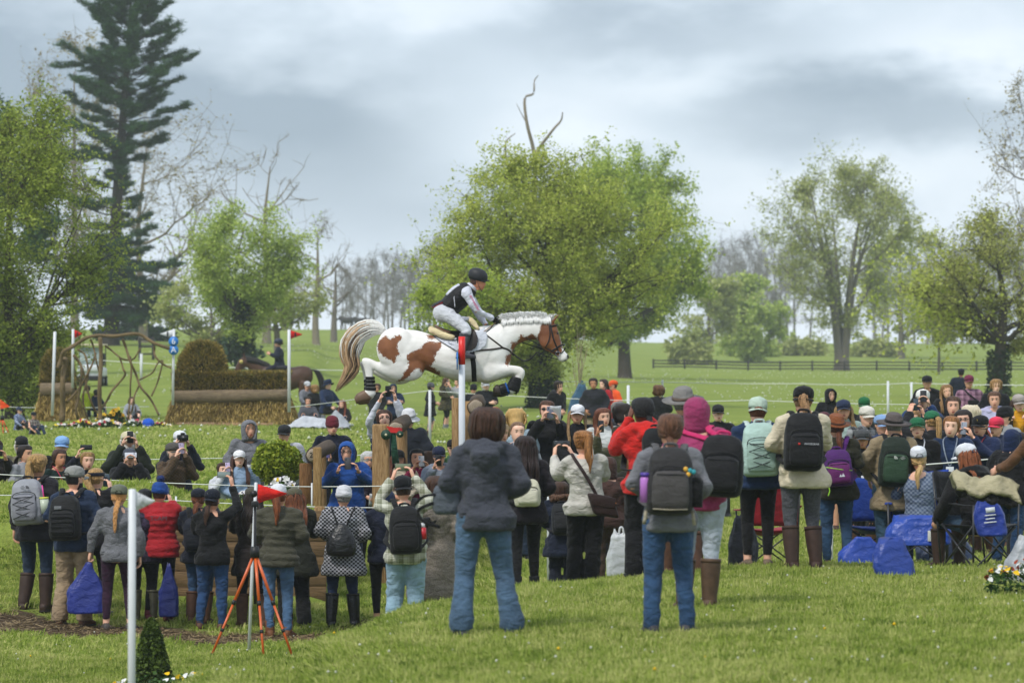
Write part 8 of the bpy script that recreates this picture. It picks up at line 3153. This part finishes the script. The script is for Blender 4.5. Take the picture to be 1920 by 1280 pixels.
# -------- far side, facing us, middle and right
FR = [dict(l="with curly blonde hair in pale blue jacket",u=968,v=767,D=52.2,f=4,hair=('curly','c9a566'),top=('jacket','9db2c0'),hp=-10),dict(l="in navy and white plaid shirt with cropped hair",u=969,v=789,D=48,f=8,hair=('crop','8a6a52'),top=('shirt','b9bdc6','plaid','1d2740'),fem=False,bulk=1.08),dict(l="with thinning fair hair beside plaid shirt, edge of slate hoodie",u=938,v=794,D=50.3,f=20,hair=('short','c2a27a'),top=('jacket','4a4a52'),fem=False),dict(l="in sunglasses and black coat with grey card at mouth",u=1024,v=750,D=52.4,f=6,hair=('lowpony','5a3a28'),top=('coat','1f1f24'),glasses='dark',arm='phone',ph=('both',0),phc='6e7384',pap=1),dict(l="in white cap and glasses with black anorak",u=1080,v=757,D=52.2,f=4,hair=('longfront','a8865c'),hat=('cap','d9dade'),top=('jacket','1b1d25'),glasses='clear',arm='low'),dict(l="in white zip sweater with long auburn hair",u=1131,v=764,D=52,f=12,hair=('long','74412a'),top=('fleece','c4c7c6'),arm='down',bot='darkdenim'),dict(l="with dark bob in black and white hooded jacket",u=1167,v=757,D=52.4,f=4,hair=('bob','darkhair'),top=('hoodie','2b2a30'),arm='front'),dict(l="in olive cap and olive jacket raising phone one-handed",u=1160,v=797,D=47.6,f=24,hair=('short','darkhair'),hat=('cap','44422f'),top=('jacket','53523a'),arm=('side','front'),fem=False,ph=('r',0),hp=-10,skin='tanskin'),dict(l="young man leaning in black hooded jacket and maroon trousers",u=1040,v=713,D=85,f=40,hair=('short','darkhair'),top=('hoodie','1d1e22'),arm='front',fem=False,lean=.22,bot='5a1c2c'),dict(l="in charcoal jacket and khaki trousers, hands in pockets",u=1113,v=708,D=88,f=2,hair=('bun','darkhair'),top=('jacket','34363f'),arm='pocket',bot='9a8a6e',skin='tanskin',bulk=1.08),dict(l="in long red coat with brown hair beside charcoal jacket",u=1134,v=710,D=91,f=-60,hair=('long','3a2720'),top=('coat','b01c26')),dict(l="in orange jacket and orange cap",u=1153,v=712,D=93,f=-70,hair=('short','brownhair'),hat=('cap','e0561f'),top=('jacket','e8541c'),arm='front'),dict(l="with grey hair and dark coat just behind dark bob",u=1160,v=752,D=58,f=10,hair=('short','greyhair'),top=('jacket','2a3446')),dict(l="with wavy brown hair and black jacket, seen from behind",u=1236,v=722,D=80,f=200,hair=('curly','6d4a2e'),top=('jacket','222226')),dict(l="in dark cap and black rain jacket standing alone behind hoods",u=1347,v=757,D=55.5,f=-6,hair=('short','darkhair'),hat=('cap','2c2f2f'),top=('jacket','1c1e22'),arm='low'),dict(l="in black raised hood holding a camera at the far rope",u=1555,v=725,D=70,f=12,hair=('short','darkhair'),top=('jacket','191b21'),hood='191b21',arm='front',cam=1),dict(l="in navy cap and mint jacket with long fair hair",u=1582,v=748,D=52.5,f=4,hair=('long','a88450'),hat=('cap','26324e'),top=('fleece','9fb3ac')),dict(l="in green cap and black sunglasses with dark jacket",u=1621,v=743,D=57,f=4,hair=('short','darkhair'),hat=('cap','1d6a3c'),top=('jacket','2a2a2d'),glasses='dark',fem=False,bulk=1.08),dict(l="in white cap and black plaid jacket filming with phone",u=1619,v=760,D=50.4,f=30,hair=('short','greyhair'),hat=('cap','d0ccc0'),top=('jacket','a9abad','plaid','22242a'),arm=('front','phone'),fem=False,ph=('l',0),phc='c9c2b4'),dict(l="in grey cap with long brown hair and blue lanyard",u=1617,v=803,D=46.2,f=6,hair=('longfront','452c20'),hat=('cap','4c4e50'),top=('jacket','20242e'),lanyard='2c4fae',badge=1,skin='tanskin'),dict(l="in pale blue cap and navy sleeves holding phone, beside leather hat",u=1651,v=776,D=48,f=20,hair=('short','brownhair'),hat=('cap','7e9cc4'),top=('jacket','1f3660'),arm='phone',ph=('both',0),phc='cfd2d8'),dict(l="with sunglasses and swept fair hair in navy jacket",u=1712,v=767,D=50.6,f=-14,hair=('bun','a27c50'),top=('jacket','232a3c'),glasses='dark'),dict(l="in green cap and open black jacket with patterned lanyard",u=1722,v=781,D=46.8,f=-8,hair=('lowpony','8a6440'),hat=('cap','1f6b45'),top=('jacket','1c1c20'),lanyard='b9bcc4',hp=-6),dict(l="in green cap and black jacket with arms raised, blonde hair",u=1751,v=769,D=48.6,f=-150,hair=('pony','b9935c'),hat=('cap','23704a'),top=('jacket','202126'),arm='high',ph=('both',0)),dict(l="in white cap and blue jacket with pale pack straps",u=1728,v=729,D=53,f=-4,hair=('short','brownhair'),hat=('cap','dcdcd6'),top=('jacket','24406e'),arm='face',ph=('both',0)),dict(l="in black cap and black hooded jacket behind white cap",u=1738,v=703,D=75,f=0,hair=('short','blackhair'),hat=('cap','23252b'),top=('hoodie','1b1b1f'),fem=False,bulk=1.06),dict(l="with long fair hair and navy fleece-collared jacket reading a phone",u=1776,v=720,D=70,f=10,hair=('long','9a7448'),top=('jacket','23232c'),arm='front'),dict(l="with tied brown hair in charcoal fleece holding pale phone",u=1787,v=742,D=53,f=-8,hair=('bun','5a4030'),top=('fleece','3c3c42'),arm=('chest','chest'),ph=('both',0),phc='c8b8c0'),dict(l="with strawberry blonde hair and navy jacket wearing a badge",u=1784,v=779,D=46.8,f=-14,hair=('lowpony','9c6a3c'),top=('jacket','1a3054'),lanyard='8d98a8',badge=1,arm='down'),dict(l="with glasses and long dark hair smiling",u=1809,v=767,D=49.2,f=-20,hair=('longfront','2c2220'),top=('jacket','232228'),glasses='clear'),dict(l="with white curly hair behind dark glasses wearer",u=1822,v=761,D=51.2,f=-40,hair=('curly','d8cbb0'),top=('jacket','a8482c')),dict(l="in maroon cap and pink plaid shirt with black sling pouch",u=1816,v=702,D=76,f=0,hair=('short','darkhair'),hat=('cap','7a2a48'),top=('shirt','b58aa0','plaid','5c3a52'),fem=False,bulk=1.08,pouch=1),dict(l="in dark navy jacket walking away in the far field",u=1801,v=690,D=112,f=170,hair=('short','darkhair'),hat=('cap','1d2230'),top=('jacket','1f2a40'),fem=False),dict(l="in black cap with yellow emblem and navy red-collared jacket filming",u=1843,v=777,D=47.4,f=-40,hair=('lowpony','5a3a2a'),hat=('cap','17181b','d9b43a'),top=('jacket','1c2a50'),arm='phone',ph=('both',0),phc='8c93a0',lanyard='8a1f30',badge=1,emblem=1),dict(l="in pinkish red cap and sunglasses",u=1873,v=780,D=49,f=-30,hair=('short','darkhair'),hat=('cap','d2314f'),top=('jacket','25304c'),glasses='dark'),dict(l="in lavender hoodie with hair tied back, smiling",u=1864,v=733,D=58,f=-4,hair=('bun','6a4a36'),top=('hoodie','b0aecb')),dict(l="with short fair hair and black jacket in far right crowd",u=1867,v=710,D=72,f=-4,hair=('short','a8804e'),top=('jacket','20222a'),fem=False),dict(l="in black headband with grey jacket, seen in profile",u=1889,v=760,D=51.5,f=-60,hair=('short','darkhair'),hat=('beanie','17181c'),top=('fleece','9ea2a4')),dict(l="in tweed cap and sunglasses with mustard jacket and pack straps",u=1909,v=738,D=58,f=-4,hair=('longfront','4a3426'),hat=('cap','b3aaa4'),top=('jacket','c98f16'),glasses='dark',arm='strap'),dict(l="in maroon patterned cap, only its top showing behind tan hat",u=1546,v=771,D=54,f=0,hair=('short','brownhair'),hat=('cap','5a2c36'),top=('jacket','2c2c30')),]
# -------- along the far rope, left and middle
FB = [dict(l="in grey jacket standing with back to the hoofs, far rope",u=706,v=718,D=98,Hmin=1.36,f=10,hair=('short','brownhair'),top=('coat','2e3034'),fem=False,arm='low'),dict(l="in navy raised hood on the far side of rope",u=738,v=717,D=94,Hmin=1.4,f=4,hair=('short','darkhair'),top=('jacket','23334f'),hood='23334f',arm='cross',fem=False),dict(l="in grey beanie and black coat by the white rope pole",u=806,v=716,D=108,Hmin=1.4,f=75,hair=('bob','darkhair'),hat=('beanie','5c5d63'),top=('coat','1d2028'),arm='front',bot='6d86a0'),dict(l="with long brown hair in olive patterned coat",u=835,v=707,D=112,f=60,hair=('long','5a3c2a'),top=('coat','3c3a2a','camo','5a5538'),arm='front'),dict(l="in pale grey sweater with orange strap, photographing, far rope",u=860,v=708,D=108,f=-60,hair=('bun','brownhair'),top=('sweat','a2a4a6'),arm='phone',bot='5f82a4',ph=('both',0)),dict(l="in black beanie and dark jacket under the horse",u=888,v=719,D=92,Hmin=1.42,f=-4,hair=('short','darkhair'),hat=('beanie','1e1f24'),top=('jacket','1c1e26'),fem=False),dict(l="in pale cap and black jacket beside black beanie under horse",u=910,v=712,D=89,f=10,hair=('bob','whitehair'),hat=('cap','c2c4ca'),top=('jacket','1d2027'),arm='cross',fem=False,bulk=1.08),dict(l="in navy sun hat and navy jacket behind the brush fence",u=612,v=710,D=99,f=50,hair=('short','brownhair'),hat=('bucket','1c2b4a','16223c'),top=('jacket','1c2e4e'),leg='chair',arm='knee'),dict(l="in white cap and grey hoodie sitting behind the brush fence",u=574,v=714,D=104,f=40,hair=('short','brownhair'),hat=('cap','c9ccd0'),top=('hoodie','7d8088'),leg='chair',arm='knee',bot='5a6a80'),dict(l="with fair hair and black jacket sitting behind the brush fence",u=590,v=721,D=103,f=20,hair=('bob','a8804c'),top=('jacket','17181c'),leg='chair',arm='knee'),dict(l="with dark hair and grey top sitting low by the brush fence",u=577,v=743,D=98,f=10,hair=('lowpony','darkhair'),top=('sweat','55575e'),leg='sit',arm='knee',Hmin=1.4),dict(l="with red hair sitting wrapped in a pale blanket",u=642,v=749,D=98,f=-10,hair=('long','8a4428'),top=('jacket','1e1c1e'),leg='sit',arm='knee',Hmin=1.4),dict(l="in grey hoodie with long brown hair seen through the branch arch",u=246,v=743,D=108,f=20,hair=('longfront','4a2f22'),top=('hoodie','a3a8b0'),leg='sit',arm='knee',Hmin=1.35),dict(l="in yellow high-visibility vest sitting behind the branch arch",u=163,v=722,D=116,f=160,hair=('short','brownhair'),top=('jacket','c6d832'),leg='chair',arm='knee',fem=False,Hmin=1.35),dict(l="with dark hair sitting beside yellow vest",u=180,v=730,D=115,f=150,hair=('bob','darkhair'),top=('jacket','24304e'),leg='chair',arm='knee',Hmin=1.1),dict(l="in blue jacket bending behind the small left brush",u=78,v=697,D=112,f=190,hair=('short','brownhair'),top=('jacket','1f3d70'),lean=.5,Hmin=1.2,fem=False),dict(l="in blue camouflage jacket and cap sitting by the left brush",u=34,v=762,D=96,f=60,hair=('short','brownhair'),hat=('cap','3a4258'),top=('jacket','5a6c98','camo','a9b4cc'),leg='sit',arm='knee',fem=False,Hmin=1.1),dict(l="in dark cap half hidden by the left brush skirt",u=62,v=771,D=99,f=40,hair=('short','brownhair'),hat=('cap','2b2f3c'),top=('shirt','a8a49c','plaid','5a3c3c'),leg='sit',arm='knee',fem=False,Hmin=1.05),dict(l="with blonde hair and black jacket standing by far red chair",u=40,v=652,D=212,f=20,hair=('long','b08a58'),top=('jacket','1b1c20'),arm='front',bot='3a5a80'),]
for d in FL+FR+FB:
 u_,v_,D_=d['u'],d['v'],d['D']
 kw = {k:d[k]for k in('fem','bulk','hood','glasses','hp','hands','Hmin','beard','skin','leg','lean','vest')if k in d}
 rr = random.Random(hash_str(d['l']))
 b = d.get('bot',rr.choice(['17181c','darkdenim','22242a','2a3a50','1b1c22']))
 bk = 'trousers' if not kw.get('fem',True)or d.get('bot')=='9a8a6e' else rr.choice(['skinny','leggings','trousers'])
 bt = (bk,b,'denim')if b in('darkdenim','2a3a50','3a5a80','6d86a0','5f82a4')else(bk,b)
 p_ = person(d['l'],u_,v_,D_,d['f'],d['hair'],d.get('hat'),d['top'],bt,(rr.choice(['shoe','short','boot']),rr.choice(['brown','darkbrown','black','grey'])),d.get('arm','front'),hy=rr.uniform(-6,6),**kw)
 short = d['l'].replace(" photographing","").replace(" filming","")
 words = ("held by person "+short).split()[:12]
 while words[-1].strip(',')in('and','with','in','a','of','at','the','by','behind','beside','wearing'):
  words.pop()
 tail = ' '.join(words).rstrip(',')
 if 'ph' in d:
  phone(p_,d['ph'][0],bool(d['ph'][1]),d.get('phc','17181c'),label="phone "+tail)
 if 'cam' in d:
  held_camera(p_,"black camera "+tail)
 if 'pap' in d:
  paper(p_,"pale paper "+tail,'l',(.13,.2),25)
 T = p_['J']['T']
 if 'lanyard' in d:
  mb = MB()
  mb.tube(catmull([T((-.05,.05,1.47)),T((-.075,-.08,1.42)),T((-.05,-.165,1.28)),T((0,-.175,1.12)),T((.05,-.165,1.28)),T((.075,-.08,1.42)),T((.05,.05,1.47))],4),[(.008,.003)]*25,n=5)
  mb.build("lanyard",fabric(d['lanyard']),p_['o'])
 if 'badge' in d:
  mb = MB()
  mb.rbox(T((0,-.185,1.05)),(.085,.006,.13),.003)
  mb.build("badge",paint('c9cdd4',.4),p_['o'])
 if 'emblem' in d:
  mb = MB()
  mb.ell(p_['hc']+p_['H']@np.array([0,-.098,.075]),(.016,.006,.018),7,5)
  mb.build("emblem",paint('e0c23a',.6),p_['o'])
 if 'pouch' in d:
  mb = MB()
  mb.rbox(T((.05,-.17,1.18)),(.2,.07,.13),.03)
  mb.tube([T((.12,-.15,1.22)),T((-.02,-.15,1.36)),T((-.1,-.02,1.47))],[(.015,.005)]*3,n=5)
  o = mb.build("sling_pouch",fabric('18181b'))
  place_like(o,p_)
  tag(o,"black sling pouch across the pink plaid shirt","bag")
# -------- bags and details of the crowd
def hand_pt(p,i,dz=0.0):
 wr,d,pn=p['J']['hd'][i]
 return to_world(p,wr+d*.09+np.array([0,0,dz]))
h = hand_pt(_gf,1)
soft_bag((h[0]-.03,h[1],h[2]-.58),"royal blue shopping bag held by person in plum leggings","carrier_bag",'1c2f8a',(.42,.15,.52),8,.16,lean=.05,handles=False,group="blue carrier bags")
h = hand_pt(_pj,0)
soft_bag((h[0]+.03,h[1]-.22,h[2]-.62),"dark blue shopping bag hanging beside red puffer jacket","carrier_bag",'1d2c80',(.22,.13,.55),-6,.2,handles=False,group="blue carrier bags")
soft_bag(G(1678,36.2),"bright blue cloth bag standing on the grass, below green backpack","carrier_bag",'1b3f9c',(.38,.18,.33),12,.66,group="blue carrier bags",lean=-.12)
soft_bag(G(1165,39.3),"white plastic bag beside khaki trousers, held low","carrier_bag",'cfd2d4',(.30,.14,.5),0,.5,group="white bags")
T = _ck['J']['T']
mb = MB()
n = 22
a = np.arange(n)/n*2*np.pi
rs = []
for z,k in((.86,.5),(.875,.86),(.93,1),(1.02,.98),(1.10,.85),(1.18,.58),(1.235,.30),(1.26,.22)):
 cr = 1+.05*np.sin(9*a)*(z>1.0)
 rs.append(np.array([T((x,y,z))for x,y in zip(.165*k*np.cos(a)*cr,.225+.075*k*np.sin(a)*cr)]))
mb.rings(rs)
o = mb.build("drawstring_bag",fabric('17181b','shiny',None,.35))
place_like(o,_ck)
cloth_disp(o,.02,.06)
for sx in(-1,1):
 m2 = MB()
 m2.tube(catmull([T((sx*.13,.20,.92)),T((sx*.05,.19,1.20)),T((sx*.11,.135,1.40)),T((sx*.13,.0,1.46)),T((sx*.14,-.12,1.36))],4),.009,n=6)
 m2.build("cord",fabric('1d1d20'),o)
tag(o,"black drawstring bag on the black check jacket","bag")
def crossbody(p,sx,c,label,size=(.24,.09,.18),z=.98,name="shoulder_bag",yb=.19):
 T = p['J']['T']
 mb = MB()
 mb.rbox((0,0,0),size,.04,k=3)
 V = mb.v[0]
 mb.v[0]=np.array([T((sx*.15+q[0]*.9+q[2]*sx*-.25,yb+q[1],z+q[2]+q[0]*-.2*sx))for q in V])
 mb.tube(catmull([T((sx*.1,yb-.02,z+size[2]*.4)),T((0,.165,1.22)),T((-sx*.10,.12,1.41)),T((-sx*.12,0,1.47)),T((-sx*.1,-.13,1.35)),T((sx*.05,-.17,1.12))],5),[(.017,.005)]*26,n=6,side=(1,0,0))
 o = mb.build(name,fabric(c,'plain',None,.55))
 place_like(o,p)
 fl = MB()
 fl.rbox((0,0,0),(size[0]*.92,.012,size[2]*.5),.005)
 fl.v[0]=np.array([T((sx*.15+q[0]*.9,yb+size[1]*.52+q[1],z+q[2]+size[2]*.18+q[0]*-.2*sx))for q in fl.v[0]])
 fl.build("flap",fabric(c,'plain',None,.5),o)
 tag(o,label,"bag")
 return o
crossbody(_cr,-1,'3f2520',"dark brown crossbody bag on cream sweatshirt",(.28,.10,.24),.90)
crossbody(_oc,1,'17171a',"black sling bag on long oatmeal coat",(.20,.10,.26),1.13,yb=.2)
ink = paint('5a5a58',.9)
T,Rl=_cr['J']['T'],_cr['J']['Rl']
def back_text(p,txt,x,y,z,size,m,name="print"):
 M = Matrix.Translation(Vector(p['J']['T']((x,y,z))))@Matrix.Rotation(math.pi,4,'Z')@Matrix.Rotation(R(90),4,'X')
 return text_mesh(name,txt,size,m,p['o'],M)
rr = random.Random(6)
mb = MB()
for k in range(26):
 x,z=rr.uniform(-.13,.13),rr.uniform(1.13,1.31)
 pts = [_cr['J']['T']((x+.018*q+rr.uniform(-.006,.006),.160-.25*x*x,z+rr.uniform(-.012,.012)))for q in range(4)]
 mb.tube(catmull(pts,3),.0016,n=4)
mb.build("print",ink,_cr['o'])
back_text(_rp,"TEAM",-.02,.176,1.27,.075,paint('6a4a52',.8))
back_text(_bs,"USEA",0,.10,1.66,.022,paint('c9ccd2',.7))
for i in(0,1):
 mb = MB()
 el = _oc['J']['el'][i]
 sx = (-1,1)[i]
 mb.ell(el+np.array([sx*.018,.048,-.01]),(.045,.035,.075),12,8)
 mb.build("elbow_patch",fabric('b0642c'),_oc['o'])
mb = MB()
TT = _bh['J']['T']
mb.ell(TT((.03,.148,1.10)),(.065,.012,.09),12,8,0)
mb.ell(TT((-.05,.150,1.12)),(.03,.008,.012),8,5,1)
mb.ell(TT((-.03,.150,1.145)),(.03,.008,.01),8,5,2)
mb.build("back_print",[fabric('c9b87a'),fabric('d0762a'),fabric('3a6a40')],_bh['o'])
mb = MB()
TT = _fur['J']['T']
rr = random.Random(4)
ring = catmull([TT(q)for q in((-.11,.0,1.46),(-.10,.11,1.45),(0,.17,1.43),(.10,.11,1.45),(.11,.0,1.46))],8)
for q in ring:
 for k in range(7):
  mb.ell(q+np.array([rr.uniform(-.03,.03)for _ in range(3)]),(.02,.02,.03),5,4)
mb.build("fur_trim",hair_mat('6a4a34'),_fur['o'])
def pack_text(p,txt,x,z,size,c,dy=.14):
 B = p['B']
 pos = Vector(B(x,dy,z))
 M = Matrix.Translation(pos)@Matrix(p['Rb'].tolist()).to_4x4()@Matrix.Rotation(math.pi,4,'Z')@Matrix.Rotation(R(90),4,'X')
 return text_mesh("logo",txt,size,paint(c,.7),p['pack'],M)
def pack_peak(p,x,z,s,c,dy=.14):
 B = p['B']
 mb = MB()
 for q,(ox,w,h_)in enumerate(((-.3,.7,.8),(.35,.9,1.0))):
  V = [B(-(x+s*(ox-w/2)),dy,z),B(-(x+s*(ox+w/2)),dy,z),B(-(x+s*ox),dy,z+s*h_)]
  V+=[np.array(v)+p['Rb']@np.array([0,.003,0])for v in V]
  mb.add(V,[(0,1,2),(3,5,4),(0,3,4,1),(1,4,5,2),(2,5,3,0)])
 return mb.build("logo",paint(c,.7),p['pack'],smooth=False)
pack_text(_sw,"SWISSGEAR",-.05,-.02,.024,'b9bbc2',.150)
mb = MB()
mb.rbox(_sw['B'](.055,.150,-.02),(.018,.004,.018),.002,0,_sw['Rb'])
mb.build("logo",paint('c22a24',.6),_sw['pack'])
pack_peak(_pu,.02,-.10,.04,'c9c9d2',.125)
for p_,x,z,dy,txt in((_lg,.03,.14,.10,'1c1c20'),(_gp,-.03,.03,.145,'c9cdc6')):
 mb = MB()
 for r0,r1 in((.010,.016),(.020,.026),(.030,.036)):
  pts = [p_['B'](-(x+math.cos(q)*(r0+r1)/2),dy,z+math.sin(q)*(r0+r1)/2)for q in np.linspace(0,math.pi/2,7)]
  mb.tube(pts,[(.004,.002)]*7,n=5)
 mb.build("logo",paint(txt,.7),p_['pack'])
 pack_text(p_,"THE\nNORTH\nFACE",x-.028,z+.017,.014,txt,dy)
mb = MB()
B = _pu['B']
mb.tube([B(-.13,.10,-.04),B(0,.125,-.015),B(.13,.10,.02)],.005,n=5)
mb.tube(catmull([B(.12,.08,-.10),B(.13,.1,-.16),B(.115,.1,-.24),B(.135,.1,-.3)],3),.006,n=5)
mb.build("cord",fabric('9fdc3a'),_pu['pack'])
mb = MB()
B = _pb['B']
mb.tube([B(-.165,.02,-.10),B(-.165,.02,.02)],[.03,.03],n=10)
mb.tube([B(-.165,.02,.02),B(-.165,.02,.07)],[.022,.02],n=10,mat=1)
mb.build("bottle",[paint('b5202a',.4),paint('c8cace',.4)],_pb['pack'])
mb = MB()
B = _lg['B']
mb.tube([B(-.185,.03,-.14),B(-.185,.03,.02)],[.040,.046],n=12)
mb.tube([B(-.185,.03,.02),B(-.185,.03,.04)],[.048,.047],n=12,mat=1)
mb.tube([B(-.185,.03,.02),B(-.175,.03,.17)],.007,n=6,mat=2)
mb.build("tumbler",[paint('b9c4b0',.35),paint('d8dc52',.4),paint('d8409a',.4)],_lg['pack'])
T = _hd['J']['T']
mb = MB()
mb.rbox((0,0,0),(.20,.13,.22),.05,k=3)
o = mb.build("waist_pouch",fabric('5d646e'))
place_like(o,_hd)
cloth_disp(o,.03,.06)
M = Matrix.LocRotScale(_hd['o'].location,_hd['o'].rotation_euler,_hd['o'].scale)@Matrix.Translation(Vector(T((.245,-.06,1.02))))
o.matrix_world=M
mb = MB()
mb.tube(catmull([(0,0,0),(.12,.02,-.03),(.20,.0,-.08),(.16,.03,-.16),(.05,.04,-.2)],4),.014,n=6)
mb.tube(catmull([(.05,.05,.05),(.16,.04,.03),(.22,.02,-.03)],4),.012,n=6)
mb.build("strap",fabric('17181b'),o)
tag(o,"grey pouch with dangling black straps at slate hoodie's hip","pouch")
o = drape("folded_jacket","cream and black jacket folded over an arm, right margin",(0,0,0),lambda a,b_:.02-.16*b_*b_-.05*a+.03*math.sin(4*a),.60,.30,'b9b08f',"jacket",.05,crease=.016)
o2 = drape("lining","",None,lambda a,b_:-.12-.10*b_*b_-.05*a,.52,.24,'22221f',"",.03,parent=o)
o.location=to_world(_lj,_lj['J']['wr'][1])+np.array([-.12,-.1,-.10])
tag(o,"cream and black jacket folded over an arm, right margin","jacket")
